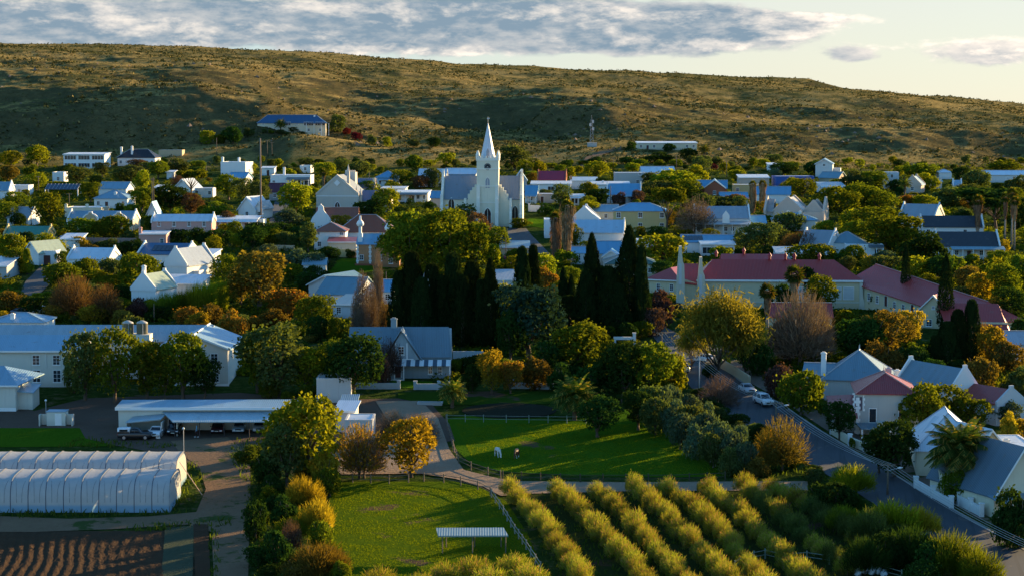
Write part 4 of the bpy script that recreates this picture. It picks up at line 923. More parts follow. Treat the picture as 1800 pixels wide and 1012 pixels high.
H('long white shed under pale sheet roof at the hill foot', 1728, 1815, 308, 2.8, 'gx', 300, 10, PAL, WR, -3, win='w w ', short='the long white shed')
# upper town, left
H('blue-roofed cottage cut by the frame edge', -14, 15, 335, 3.0, 'gx', 320, 8, WHITE, BL, 0, par=True, short='the cut-off blue cottage')
H('long low white house with narrow shaded veranda', 17, 50, 326, 3.6, 'flat', 322, 7, WHITE, WR, 0, win='w w w', short='the narrow-veranda house')
H('white hipped house with big faded blue roof', 165, 224, 350, 3.0, 'hip', 334, 10, WHITE, BL, -4, win='wd.w', chim=[(.6,.2,1.2)], short='the faded blue hipped house')
H('blue gabled roof rising behind the hipped house', 173, 222, 332, 3.0, 'gx', 320, 9, WHITE, BL, -6, par=False, short='the rear blue roof')
H('long beige parapet wall house', 113, 178, 365, 3.0, 'flat', 362, 9, CREAM, WR, -4, short='the beige parapet house', chim=[(.02,.1,1.0),(.55,.3,.9)])
r_ = H('house with blue roof and two curly beige dormer gables', 117, 233, 388, 3.0, 'gx', 371, 9, CREAM, BL, -4, par=True, win='w...w', short='the twin-gabled house')
for fx in (-.13, .30):                   # two curly gables on the front of it
    w_ = 19; mb = MB(); prof = [(-2.3,1.4),(-2.3,3.1),(-2.0,4.0),(-1.3,4.6),(-.6,4.9),(-.5,5.4),(.5,5.4),(.6,4.9),(1.3,4.6),(2.0,4.0),(2.3,3.1),(2.3,1.4)]
    mb.prism([(p[0]+fx*w_, p[1]) for p in prof], 'y', -.75, -.3); g = mb.build('gable', TAN, r_)
    mb = MB().prism([(p[0]*1.06+fx*w_, p[1]+.18) for p in prof[1:-1]]+[(p[0]*.9+fx*w_, p[1]-.1) for p in prof[1:-1]][::-1], 'y', -.82, -.28); mb.build('coping', TRIM, g)
    for dx in (-.7, .7): put_window(r_, fx*w_+dx, -.76, 2.2, .8, 1.3, 'w', False)
H('low grey-roofed house behind dark trees', 12, 50, 383, 2.6, 'gx', 364, 9, PAL, GR, -8, win='w w', short='the low grey-roofed house')
H('ochre cottage under bright green sheet roof', 6, 83, 412, 2.9, 'gx', 398, 8, YEL, GN, -3, par=YEL, short='the green-roofed cottage', win=' w w')
H('white outbuilding with pale flat roof', 106, 140, 421, 2.6, 'slab', 414, 7, WHITE, WR, -3, rr=1.0, short='the pale outbuilding')
H('pink two-storey house with white roof and shuttered windows', 266, 372, 389, 5.4, 'gx', 377, 8, PINK, WR, 0, par=True, win='wwDw/wwww', short='the pink two-storey house', ww=.95)
H('pink lower wing with chimney at its corner', 247, 292, 412, 3.4, 'slab', 408, 6, PINK, WR, 0, rr=.4, win=' .w', chim=[(-.02,.1,1.8)], short='the pink lower wing')
H('narrow blue lean-to near the power poles', 259, 276, 374, 3.2, 'gy', 355, 7, WHITE, BB, 0, short='the narrow blue lean-to')
H('white gabled cottage with shining roof and dark attic window', 418, 450, 368, 3.0, 'gy', 346, 9, WHITE, WR, -22, win='w', chim=[(0,.3,2.0)], short='the white attic cottage')
H('long white veranda building with many dark openings', 376, 452, 386, 3.2, 'slab', 381, 8, WHITE, WR, 0, rr=.5, win='wdwwdw', ver=(0,1,2.2,2.5,mW,7), short='the long veranda building')
H('white gable half hidden behind feathery trees', 303, 338, 333, 3.0, 'gy', 315, 9, WHITE, WR, -15, short='the half-hidden white gable')
H('low white flat building with plain walls', 340, 374, 331, 3.2, 'flat', 329, 7, PAL, WR, 0, win='w w', short='the low plain building')
H('blue and white roof beneath the white cube house', 400, 431, 313, 2.8, 'gx', 303, 8, WHITE, BB, -12, short='the roof below the cube')
H('small pale roof among the upper trees', 293, 306, 303, 2.6, 'slab', 299, 6, WHITE, WR, 0, rr=.4, short='the small pale roof')
H('white shed among the upper trees', 236, 248, 301, 2.6, 'slab', 297, 5, WHITE, WR, 0, rr=.3, short='the upper white shed')
H('low white wall house under flat roof near street top', 272, 296, 330, 2.8, 'slab', 325, 7, WHITE, WR, 0, rr=.5, short='the street-top house')
H('cluttered white building at the head of the street', 448, 462, 366, 3.4, 'gy', 354, 8, WHITE, BL, -15, win='w', short='the street-head building')
H('white corner shop beside the blue street', 448, 463, 386, 3.0, 'flat', 384, 7, WHITE, WR, 0, win='w', short='the corner shop')
# pale old hall with gable to the viewer
def hall():
    ST = plaster('hall_plaster', (.58, .52, .44)); P = solve_front(593, 343, 5.2); k = 1/S(P.y); root = empty('hall', P, R(-8), 'pale plaster hall with broad gable, turret and pinnacles', 'hall'); w = 76*k; h = 5.2
    apex = CAMZ+P.y*(195-309)/F-P.z; 
    MB().prism([(-w/2,-1.2),(w/2,-1.2),(w/2,h),(0,apex),(-w/2,h)], 'y', 0, 12).build('wall', ST, root)
    kk = (apex-h)/(w/2); rf = MB().prism([(-w/2-.4,h-.4*kk),(0,apex),(w/2+.4,h-.4*kk),(w/2+.4,h-.4*kk+.2),(0,apex+.25),(-w/2-.4,h-.4*kk+.2)], 'y', .8, 12.4).build('roof', metalroof('church_slate',(.20,.235,.27),'y',.6,.08,.5), root)
    MB().prism([(-w/2-.1,h-.2),(-w/2-.1,h+.5),(0,apex+.5),(w/2+.1,h+.5),(w/2+.1,h-.2),(0,apex-.2)], 'y', -.25, .79).build('gable', ST, root)
    MB().box(-w/2-.05, w/2+.05, -.12, -.003, h-.5, h-.2).build('string_course', TRIM, root)
    d = MB(); d.prism([(0,apex-3.2),(1.0,apex-2.2),(0,apex-1.2),(-1.0,apex-2.2)], 'y', -.35, -.251); d.build('ornament', TRIM, root)
    gothic_frame(0, -.003, .2, 1.6, 2.8, .2, root, TRIM)
    t = MB().box(-w*.02, w*.22, 12.5, 15.5, -1, apex+.8)
    for i in range(5): t.box(-w*.02+i*w*.05, -w*.02+i*w*.05+.5, 12.5, 12.9, apex+.8, apex+1.4)
    t.build('turret', ST, root)
    for xx, zz in ((w*.24, apex+.4), (w*.43, h-.3), (w*.53, h-1)):
        q = MB().box(xx-.4, xx+.4, 1, 1.8, -1 if xx > w*.3 else h, zz+1.0).tube([(xx, 1.4, zz+1.0), (xx, 1.4, zz+3.2)], [.5, .03], 6); q.build('pinnacle', ST, root)
    MB().prism([(2,-1),(10,-1),(10,3.4),(6,6.2),(2,3.4)], 'x', w/2+.02, w/2+9).build('wing_wall', ST, root)
    MB().prism([(1.6,3.2),(6,6.3),(10.4,3.2),(10.4,3.4),(6,6.5),(1.6,3.4)], 'x', w/2+.02, w/2+9.3).build('wing_roof', metalroof(*SL), root)
    LANDMARKS.append(('the pale gabled hall', P.x, P.y+6, w, 14, 0, root))
hall()
H('long slate-violet roofed wing behind the hall', 602, 657, 330, 3.6, 'gx', 314, 8, CREAM, SL, -4, chim=[(.98,.3,1.4)], short='the slate-violet roof')
H('white cottage with russet tiled roof in front of the hall', 556, 627, 384, 2.8, 'gx', 365, 9, WHITE, TI, 0, short='the front russet roof')
g_ = LANDMARKS[-1][6]
mb = MB(); mb.prism([(-2.9,-.5),(-2.9,2.2),(-2.4,3.2),(-1.5,4.3),(-.9,5.0),(-.75,6.2),(0,7.0),(.75,6.2),(.9,5.0),(1.5,4.3),(2.4,3.2),(2.9,2.2),(2.9,-.5)], 'y', -1.3, -.4); mb.v = [(v[0]-4.4, v[1], v[2]) for v in mb.v]; mb.build('gable', WHITE, g_)
H('large russet tiled hipped roof beside the ornate house', 592, 694, 409, 3.2, 'hip', 378, 11, WHITE, TI, 0, short='the large russet roof')
H('white house with russet tile roof and plain yard wall', 552, 607, 408, 4.8, 'hip', 391, 9, WHITE, TI, 0, win='w w/w  w', short='the white house with russet tiles')
H('cream shed under a long narrow red roof', 577, 626, 426, 2.8, 'slab', 417, 5, CREAM, RD, 0, rr=.8, short='the narrow red-roofed shed')
# ornate orange-brick house with onion-topped chimneys
def ornate():
    r = H('ornate orange-brick villa with white quoins and onion-topped chimneys', 628, 687, 429, 5.0, 'gx', 411, 8, ORB, BB, -4, short='the ornate brick villa', storey=3, win='w..w')
    w = 59/S(r.location.y)
    for xx, yy, zb in ((-w*.43, 1.0, 5), (w*.42, .6, 4)):
        p = MB().box(xx-.55, xx+.55, yy-.5, yy+.5, zb-.5, zb+2.6).box(xx-.35, xx+.35, yy-.35, yy+.35, zb+2.6, zb+4.2); c = p.build('chimney', TRIM, r)
        o = MB().tube([(xx,yy,zb+4.2),(xx,yy,zb+4.5),(xx,yy,zb+5.0),(xx,yy,zb+5.5),(xx,yy,zb+5.9),(xx,yy,zb+6.9)], [.45,.85,.95,.7,.3,.25], 10); o.build('onion_finial', TRIM, c, True)
    for xx in (-w/2, -w*.12, w*.12, w/2):
        q = MB()
        for j in range(9): q.box(xx-(.35 if j % 2 else .22), xx+(.35 if j % 2 else .22), -.06, -.002, j*.55, j*.55+.5)
        q.build('quoin', TRIM, r)
    g = MB().prism([(1.0,-1),(w/2+.5,-1),(w/2+.5,4.6),(w/4+.7,7.2),(1.0,4.6)], 'y', -3, -.01); g.build('bay', ORB, r)
    MB().prism([(.6,4.3),(w/4+.7,7.3),(w/2+.9,4.3),(w/2+.9,4.55),(w/4+.7,7.6),(.6,4.55)], 'y', -3.4, 3).build('bay_roof', metalroof(*BB, 'y'), r)
    put_window(r, w/4+.7, -3.002, 1.0, 1.3, 2.2, 'w', True)
    MB().box(-w/2-.2, w*.9, -3.3, -3.01, -1.5, .35).build('plinth', BRICK, r)
ornate()
H('brick wing with white-framed bay window beside the big pine', 672, 702, 446, 3.4, 'flat', 444, 6, ORB, BL, -4, win='w', short='the brick bay wing')
# centre and right of the church
H('yellow two-storey guest house with bright blue hipped roof', 1078, 1173, 372, 5.8, 'hip', 357, 10, YEL, BB, -3, win='w.w.w/w.w.w'.replace('.', ' '), short='the yellow guest house', ww=1.25, wh=1.6)
H('grey-blue roofed annexe beside the yellow guest house', 1044, 1086, 372, 3.0, 'gx', 360, 8, CREAM, BL, -3, win='w', short='the grey-blue annexe')
H('big white hall under wide pale blue roof with stepped gable', 1003, 1096, 409, 4.4, 'gx', 387, 12, WHITE, ('roof_pale_blue', (.36,.48,.56)), -5, par=True, short='the big white hall', win='...w.', chim=[(.0,.9,1.0)])
H('white gabled block behind the big white hall', 1003, 1050, 386, 3.4, 'gy', 366, 10, WHITE, WR, -6, par=True, short='the rear white gable')
H('white screen-walled house beside the shaggy palms', 957, 972, 386, 5.2, 'flat', 384, 9, WHITE, WR, 0, short='the white screen wall')
H('white wing with dark openings stepping down from the hall', 1094, 1150, 422, 3.6, 'flat', 419, 7, WHITE, WR, -5, win='  wd', short='the stepped white wing')
H('grey long-roofed hotel with white veranda and small gablet', 1222, 1318, 384, 4.6, 'gx', 363, 11, PAL, GR, -2, par=True, win='w w ww w', ver=(0,1,3.4,3.0,metalroof('roof_lightgrey',(.42,.46,.49)),7), short='the long grey hotel')
g_ = LANDMARKS[-1][6]; MB().prism([(-.2,3.4),(1.7,3.4),(1.7,5.6),(.75,6.9),(-.2,5.6)], 'y', -3.5, -2.6).build('gablet', TRIM, g_)
H('low blue building with black solar panels beneath the hotel', 1200, 1292, 426, 2.8, 'gx', 413, 8, WHITE, BB, 0, solar=(.02,.40,.2,.8), short='the solar-panelled blue roof')
H('white low house with blue flat canopy in front', 1233, 1291, 430, 2.9, 'slab', 426, 6, PAL, ('roof_pale_blue', (.36,.48,.56)), 0, rr=.5, win='DdD', short='the canopy house')
H('bright blue sheet roof by the big cypresses', 1051, 1092, 445, 3.0, 'gx', 424, 9, PEACH, BB, 0, short='the bright blue roof')
H('small house with blue roof squeezed beside the palms', 1006, 1028, 445, 2.8, 'gx', 434, 7, WHITE, BB, 0, win='w', short='the small squeezed house')
H('white pointed gable porch among the cypresses', 1060, 1088, 450, 3.0, 'gy', 440, 6, WHITE, BB, -5, short='the white gable porch')
H('cream house with dark green hipped roof behind cypresses', 1064, 1154, 465, 3.0, 'hip', 443, 12, CREAM, DG, 0, win='   w', short='the dark green hipped house')
H('small white corner house by the hotel gable', 1322, 1346, 392, 3.0, 'gx', 379, 7, WHITE, BB, 0, win='w', short='the hotel corner house')
# pinkish gothic chapel
def chapel():
    ST = plaster('chapel_plaster', (.56, .46, .38)); P = solve_front(1392, 372, 3.6); k = 1/S(P.y); root = empty('chapel', P, R(-18), 'pinkish stone chapel with three steep parapet gables', 'chapel'); RFc = metalroof('chapel_roof', (.34, .33, .32), 'y')
    for nm, x0, x1, yf, d, h, ap in (('nave', -5.5, 3.0, 0, 11, 3.6, 7.4), ('aisle', 3.02, 9.0, 2.0, 7, 3.2, 6.4)):
        xm = (x0+x1)/2; MB().prism([(x0,-1.5),(x1,-1.5),(x1,h),(xm,ap),(x0,h)], 'y', yf, yf+d).build(nm, ST, root); kk = (ap-h)/((x1-x0)/2)
        MB().prism([(x0-.3,h-.3*kk),(xm,ap),(x1+.3,h-.3*kk),(x1+.3,h-.3*kk+.16),(xm,ap+.2),(x0-.3,h-.3*kk+.16)], 'y', yf+.5, yf+d-.5).build('roof', RFc, root)
        for yy in (yf-.1, yf+d-.5): MB().prism([(x0-.2,h-.3),(x0-.2,h+.4),(xm-.2,ap+.6),(xm+.2,ap+.6),(x1+.2,h+.4),(x1+.2,h-.3),(xm,ap-.3)], 'y', yy, yy+.6).build('gable', ST, root)
        gothic_frame(xm, yf-.11, .9, .9, 2.2, .12, root, TRIM)
    for sx in (-8.2, 9.2): MB().prism([(-1.5,-1.5),(7,-1.5),(7,4),(3,8.0),(2.6,8.0),(-1.5,4)], 'x', sx, sx+.6).build('gable', ST, root)
    MB().box(-7.6, 9.19, .6, 6.5, -1.5, 3.5).build('transept', ST, root)
    MB().prism([(.2,3.3),(3,6.9),(5.8,3.3),(5.8,3.5),(3,7.1),(.2,3.5)], 'x', -7.59, -5.6).build('roof', RFc, root)
    LANDMARKS.append(('the pinkish chapel', P.x, P.y+5, 17, 12, 0, root))
chapel()
H('low house with bright blue roof left of the chapel gables', 1325, 1388, 342, 3.0, 'gx', 328, 9, WHITE, BB, -8, short='the blue roof by the chapel')
H('white house with broad blue hipped roof below the chapel', 1358, 1436, 388, 3.0, 'hip', 374, 10, WHITE, BB, -6, win='w..', chim=[(.35,.1,2.0),(.62,.1,2.0)], short='the broad blue hip below the chapel')
H('grey gabled barn house with white end gable', 1583, 1640, 381, 3.4, 'gx', 359, 11, WHITE, GR, -26, par=True, short='the grey barn house')
H('white cottage under black thatch with white ridge and gables', 1622, 1728, 399, 3.0, 'gx', 380, 9, WHITE, BK, -5, par=True, win='w..ww', short='the black-thatched cottage')
H('long house with black roof, white ridge and teal veranda', 1650, 1757, 433, 3.3, 'gx', 408, 11, WHITE, BK, -4, par=True, win='wwdww', ver=(.2,1.05,3.0,2.6,mT,6), short='the long black roof')
H('white house with blue hipped roof and shaded porch', 1457, 1520, 428, 3.0, 'hip', 408, 9, WHITE, TE, -10, short='the teal hipped house')
H('bright white flat-roofed porch house with dark door', 1487, 1552, 430, 3.4, 'flat', 427, 8, WHITE, WR, -6, win='.w.D', ver=(.62,1.0,2.2,2.7,mK,3), short='the white porch house')
H('low grey-blue roof running behind the porch house', 1408, 1455, 430, 2.8, 'gx', 405, 9, WHITE, GR, -30, par=True, short='the long grey-blue roof')
H('faded white-roofed shed left of the school', 1365, 1412, 445, 2.6, 'slab', 434, 6, PAL, ('roof_faded', (.35,.40,.42)), 0, rr=1, short='the faded shed')
# middle left
H('white garage cottage with brown door and flat roof', 60, 98, 441, 3.4, 'flat', 439, 7, WHITE, WR, 0, win='.g.'.replace('.', ' '), short='the brown-doored garage')
H('white gabled annexe with mossy pale green roof', 41, 70, 444, 3.0, 'gy', 425, 9, WHITE, ('roof_moss', (.35,.42,.30)), -32, short='the mossy gable')
H('white cottage with pale sheet roof and brown garage door', 117, 192, 455, 3.2, 'gx', 436, 9, WHITE, WR, -8, par=True, win='.....g'.replace('.', ' '), short='the pale-roofed garage cottage')
H('white-gabled house with dark blue roof and solar panels', 240, 326, 447, 3.2, 'gx', 428, 11, WHITE, DB, -10, par=True, solar=(.25,.72,.25,.75), short='the solar-panelled house')
H('rambling white homestead with stepped pale roofs', 288, 330, 465, 4.2, 'gy', 438, 12, WHITE, ('roof_dull_white', (.36,.41,.45)), -24, par=True, win='s', short='the rambling homestead')
H('white rear wing of the homestead with tall chimney', 322, 368, 452, 3.4, 'slab', 444, 9, WHITE, WR, -10, rr=1.2, chim=[(.72,.05,2.6),(.2,.1,1.2)], short='the homestead wing')
H('white yard block in front of the homestead', 325, 350, 476, 2.6, 'flat', 475, 5, WHITE, WR, -10, short='the homestead yard block')
H('white gabled cottage with square chimney and long flat wing', 229, 275, 507, 3.6, 'gy', 483, 9, WHITE, ('roof_moss', (.35,.42,.30)), -20, par=True, win='s', chim=[(.45,.1,2.2)], short='the square-chimneyed cottage')
H('low white wing with bright flat roof behind the reeds', 276, 352, 499, 2.8, 'slab', 487, 9, WHITE, WR, -6, rr=1.2, win='w  w', short='the bright flat wing')
H('grey-walled house cut by the frame edge', -20, 12, 468, 3.0, 'slab', 452, 9, GREY, WR, -5, rr=1.5, short='the cut-off grey house')
H('blue and white hipped roof house among dark shrubs', 533, 572, 370+95, 2.4, 'gx', 466, 5, PAL, BL, 0, short='the hidden blue shed', rr=1.2)
# big villa in the middle
H('white villa with deep blue roof and open gable end', 541, 600, 500, 3.4, 'gy', 484, 13, WHITE, TE, -24, win='w', short='the blue-roofed villa')
H('lower wing of the villa with dark blue hipped roof', 556, 628, 517, 3.0, 'gx', 487, 13, WHITE, TE, -16, short='the villa wing')
H('white lean-to terrace house below the villa', 585, 626, 535, 2.8, 'slab', 525, 8, GWHITE, TE, -16, rr=1.2, win='w ', short='the villa terrace')
H('blue shed behind the leafless poplars', 672, 690, 512, 2.8, 'gx', 492, 8, WHITE, BB, -4, short='the blue shed behind the poplars', win='w')
H('small blue gable between the cypress columns', 741, 757, 490, 2.6, 'gy', 476, 7, WHITE, BB, 0, short='the gable between cypresses')
H('low grey-roofed garage beside the church street', 868, 905, 492, 2.6, 'slab', 478, 8, PAL, GR, 4, rr=1.5, short='the church street garage')
H('white street-side house with dark roof near cypress tops', 880, 930, 415+20, 2.6, 'slab', 425, 8, TAN, TE, 0, rr=1.0, short='the street-side dark roof')
# ---------------------------------------------------------------- nearer buildings
mM = metalroof(*MA, var=.07); 
SCH = plaster('school_render', (.62, .53, .34)); SCHP = plaster('school_pale', (.60, .58, .47))
def roofpoly(root, name, quads, mat, t=.16, parent=None):       # sloping roof planes given by their corners, with thickness
    mb = MB()
    for q in quads:
        n = len(q); vs = [tuple(p) for p in q]+[(p[0], p[1], p[2]-t) for p in q]
        mb.add(vs, [tuple(range(n)), tuple(range(2*n-1, n-1, -1))]+[(i, i+n, (i+1) % n+n, (i+1) % n) for i in range(n)])
    return mb.build(name, mat, parent or root)
def school():
    MX = metalroof(*MA, 'x', var=.06); MY = metalroof(*MA, 'y', var=.06)
    P = solve_front(1375, 492, 6.0); k = 1/S(P.y); root = empty('school', P, R(-3), 'large cream school with maroon hipped roofs and white-trimmed gablets', 'school')
    LANDMARKS.append(('the maroon-roofed school', P.x, P.y+7, 42, 16, R(-3), root)); X = lambda px: (px-1375)*k
    # main two-storey block
    xa, xb = X(1228), X(1512); h = 6.0; D = 11; r = 3.9
    MB().box(xa, xb, 0, D, -3.5, h-.1).build('wall', SCH, root)
    o = .5; A = [(xa-o, -o, h), (xb+o, -o, h), (xb+o, D+o, h), (xa-o, D+o, h)]; rl = (xa+3.2, D/2, h+r); rr_ = (xb-5, D/2, h+r)
    rf = roofpoly(root, 'roof', [(A[0], A[1], rr_, rl), (A[2], A[3], rl, rr_), (A[1], A[2], rr_), (A[3], A[0], rl)], MX)
    MB().box(xa-o, xb+o, -o-.1, -o-.003, h-.35, h+.05).build('gutter', TRIM, root)
    # higher rear block with ridge and gablet
    xc, xd = X(1270), X(1405); MB().box(xc, xd, D+.01, D+9, -2, h+1.2).build('rear_wall', SCH, root)
    z0 = h+1.3; roofpoly(root, 'rear_roof', [((xc-.5, D-2.6, z0), (xd+.5, D-2.6, z0), (xd-2, D+4, z0+3.1), (xc+.5, D+4, z0+3.1)), ((xd+.5, D-2.6, z0), (xd+.5, D+9.5, z0), (xd-2, D+4, z0+3.1)), ((xd+.5, D+9.5, z0), (xc-.5, D+9.5, z0), (xc+.5, D+4, z0+3.1), (xd-2, D+4, z0+3.1))], MX)
    g = MB().prism([(X(1271), z0-.4), (X(1296), z0-.4), (X(1283.5), z0+1.6)], 'y', D-4.2, D-3.9); g.build('gablet', TRIM, root)
    roofpoly(root, 'gablet_roof', [((X(1269), D-4.4, z0-.45), (X(1283.5), D-4.4, z0+1.85), (X(1283.5), D+1, z0+1.85), (X(1269), D-1, z0-.45)), ((X(1298), D-4.4, z0-.45), (X(1298), D-1, z0-.45), (X(1283.5), D+1, z0+1.85), (X(1283.5), D-4.4, z0+1.85))], MY)
    RV = simple('red_vent', (.30, .03, .04))
    for px, yy, zz in ((1264, D+2, z0+2.6), (1315, D+4, z0+3.0), (1356, D/2, h+r), (1384, D/2, h+r), (1400, D/2, h+r), (1444, D/2, h+r)):
        v = MB().tube([(X(px), yy, zz), (X(px), yy, zz+.7)], .28, 8).tube([(X(px), yy, zz+.7), (X(px), yy, zz+.9), (X(px), yy, zz+1.5)], [.45, .4, .05], 8); v.build('roof_vent', RV, rf)
    # tall buttressed fins at the west end
    for px, yy, hh in ((1195, -3.2, 13.2), (1231.5, -1.5, 10.8)):
        x = X(px); f = MB().prism([(x-.8, -3.5), (x-.75, 6.0), (x-.6, hh-4.2), (x-.36, hh-1.6), (x-.3, hh), (x+.25, hh), (x+.32, hh-1.6), (x+.5, hh-3.2), (x+.8, hh-3.9), (x+.95, 5.0), (x+1.0, -3.5)], 'y', yy, yy+2.2); fo = f.build('fin_gable', plaster('fin_render', (.60,.54,.40)), root)
        MB().box(x-.35, x+.25, yy-.06, yy-.003, hh-8, hh-3.6).build('slot_window', simple('pale_shutter', (.55,.56,.54)), fo)
    MB().prism([(X(1201), 6.2), (X(1228), 5.2), (X(1228), -3), (X(1201), -3)], 'y', -1, 6).build('link_wall', SCH, root)
    roofpoly(root, 'link_roof', [((X(1199), -1.4, 5.4), (X(1229), -1.4, 5.0), (X(1229), 5, 9.0), (X(1199), 5, 9.0))], MX)
    # windows on the visible right half of the front
    SH = simple('pale_shutter', (.55, .56, .54))
    for z, hh in ((-2.9, 2.8), (1.9, 2.7)):
        for j in range(6):
            x = X(1372+j*22); w = 19*k
            if j < 5 and z < 0 and j < 2: continue
            wn = MB().box(x, x+w, -.10, -.003, z, z+.12).box(x, x+w, -.10, -.003, z+hh-.12, z+hh).box(x, x+.1, -.10, -.003, z+.12, z+hh-.12).box(x+w-.1, x+w, -.10, -.003, z+.12, z+hh-.12).build('window', TRIM, root)
            sh = MB()
            for q in range(7): sh.box(x+.12+(w-.24)*q/7, x+.12+(w-.24)*(q+1)/7-.03, -.07, -.003, z+.12, z+hh-.12)
            sh.build('shutter', SH, wn)
    b = MB().prism([(xb-.2, -4), (xb+1.7, -4), (xb+1.2, 0), (xb+.55, 2.6), (xb+.4, h-.4), (xb-.2, h-.4)], 'y', -.4, 1.2); b.build('buttress', SCHP, root)
    MB().box(xa, xb, -.12, -.003, 1.15, 1.45).build('string_course', SCHP, root)
    # west wing, single storey, hip
    P2 = solve_front(1166, 492, 3.2)
    r2 = empty('school_wing', P2, R(-28), 'low cream school wing with maroon hipped roof at the street end', 'school wing'); LANDMARKS.append(('the west school wing', P2.x, P2.y+5, 10, 14, 0, r2))
    w = 8.0; MB().box(-w/2, w/2, 0, 16, -1, 3.2).build('wall', SCH, r2); z = 3.25
    roofpoly(r2, 'roof', [((-w/2-.5, -.5, z), (w/2+.5, -.5, z), (0, 4, z+2.4)), ((w/2+.5, -.5, z), (w/2+.5, 16.5, z), (0, 12, z+2.4), (0, 4, z+2.4)), ((-w/2-.5, 16.5, z), (-w/2-.5, -.5, z), (0, 4, z+2.4), (0, 12, z+2.4)), ((w/2+.5, 16.5, z), (-w/2-.5, 16.5, z), (0, 12, z+2.4))], MX)
    MB().box(-w/2-.55, w/2+.55, -.65, -.52, z-.2, z+.05).build('gutter', TRIM, r2); put_window(r2, -1.2, -.002, .8, .9, 1.6); put_window(r2, 2.0, -.002, .8, .9, 1.6)
    # long east wing running diagonally away to the right
    a = at(1500, 560); P3 = solve_front(1640, 560, 3.4); r3 = empty('school_hall', P3, R(0), 'long maroon-roofed school wing with cream walls and lit front gable', 'school wing'); LANDMARKS.append(('the long school wing', P3.x, P3.y+5, 40, 14, 0, r3))
    L = P3
    def W(px, py, h): q = solve_front(px, py, h); return Vector((q.x-L.x, q.y-L.y, q.z-L.z+h))
    e1 = W(1500, 497, 5.0); e2 = W(1628, 541, 3.6); e3 = W(1668, 552, 3.3)
    dirv = (e3-e1); dirv.z = 0; L_ = dirv.length; dirv.normalize(); nrm = Vector((-dirv.y, dirv.x, 0))
    if nrm.y < 0: nrm = -nrm
    dp = 11.0
    def Pt(s_, dd, z): q = e1+dirv*s_+nrm*dd; return (q.x, q.y, z)
    z1, z2 = e1.z, e3.z; zr = 3.6
    s0, s1 = -2.0, L_+9
    zz = lambda s_: z1+(z2-z1)*s_/L_
    roofpoly(r3, 'roof', [(Pt(s0, -.6, zz(s0)), Pt(s1, -.6, zz(s1)), Pt(s1-4, dp/2, zz(s1)+zr), Pt(s0+2, dp/2, zz(s0)+zr)), (Pt(s1, dp+.6, zz(s1)), Pt(s0, dp+.6, zz(s0)), Pt(s0+2, dp/2, zz(s0)+zr), Pt(s1-4, dp/2, zz(s1)+zr)), (Pt(s1, -.6, zz(s1)), Pt(s1, dp+.6, zz(s1)), Pt(s1-4, dp/2, zz(s1)+zr))], MX)
    mb = MB(); q = [Pt(s0+.5, 0, 0), Pt(s1-.5, 0, 0), Pt(s1-.5, dp, 0), Pt(s0+.5, dp, 0)]; zt = [zz(s0)-.2, zz(s1)-.2, zz(s1)-.2, zz(s0)-.2]
    mb.add([(p[0], p[1], -4) for p in q]+[(p[0], p[1], t) for p, t in zip(q, zt)], [(3,2,1,0),(4,5,6,7),(0,1,5,4),(1,2,6,5),(2,3,7,6),(3,0,4,7)]); mb.build('wall', SCH, r3)
    rc = MB().tube([Pt(s0+2, dp/2, zz(s0)+zr+.05), Pt(s1-4, dp/2, zz(s1)+zr+.05)], .13, 5); rc.build('ridge_cap', simple('pale_ridge', (.42, .22, .20)), r3)
    an = math.atan2(dirv.y, dirv.x)
    for i in range(9):
        p = Pt(3+i*(L_-6)/9, -.01, zz(3+i*(L_-6)/9)-2.6); (put_window if i % 3 else put_door)(r3, p[0], p[1], p[2], 1.0, 1.6 if i % 3 else 2.1, **({'rz': an} if i % 3 else {'rz': an}))
    g = W(1641, 522, 6.2); gx, gy, gz = g.x, g.y, g.z      # little lit gable
    G = MB(); cw = 3.0; G.prism([(-cw, gz-9), (cw, gz-9), (cw, gz-2.9), (0, gz), (-cw, gz-2.9)], 'y', 0, 6); go = G.build('gable', SCH, r3); go.location = (gx, gy, 0); go.rotation_euler = (0, 0, R(-24))
    B_ = MB().prism([(-cw-.5, gz-3.4), (0, gz+.15), (cw+.5, gz-3.4), (cw+.5, gz-3.1), (0, gz+.5), (-cw-.5, gz-3.1)], 'y', -.5, -.003); B_.build('bargeboard', TRIM, go)
    MB().prism([(-cw-.5, gz-3.3), (0, gz+.25), (cw+.5, gz-3.3), (cw+.5, gz-3.15), (0, gz+.4), (-cw-.5, gz-3.15)], 'y', 0, 7).build('gable_roof', MY, go)
    put_window(go, 0, -.003, gz-2.4, .6, .7); put_window(go, -.8, -.003, gz-5.8, 1.2, 1.4)
    # far end of the wing under a broad hip
    P4 = solve_front(1722, 566, 3.2); r4 = empty('school_wing', P4, R(-10), 'broad maroon hipped roof closing the long school wing', 'school wing'); w = 10.5; MB().box(-w/2, w/2, 0, 12, -2, 3.2).build('wall', SCH, r4); z = 3.25
    roofpoly(r4, 'roof', [((-w/2-.5, -3.5, z-2.3), (w/2+.5, -3.5, z-2.3), (w/2-1.5, 6, z+3.0), (-w/2-2.5, 6, z+3.0)), ((w/2+.5, -3.5, z-2.3), (w/2+.5, 12.5, z), (w/2-1.5, 6, z+3.0)), ((w/2+.5, 12.5, z), (-w/2-.5, 12.5, z), (-w/2-2.5, 6, z+3.0), (w/2-1.5, 6, z+3.0))], MX); LANDMARKS.append(('the east school hip', P4.x, P4.y+5, 10, 14, 0, r4))
    H('small outbuilding with maroon sheet roof in front of the school', 1352, 1462, 556, 3.0, 'gx', 533, 7, SCH, MA, -3, short='the maroon outbuilding', name='outbuilding', cat='outbuilding')
school()

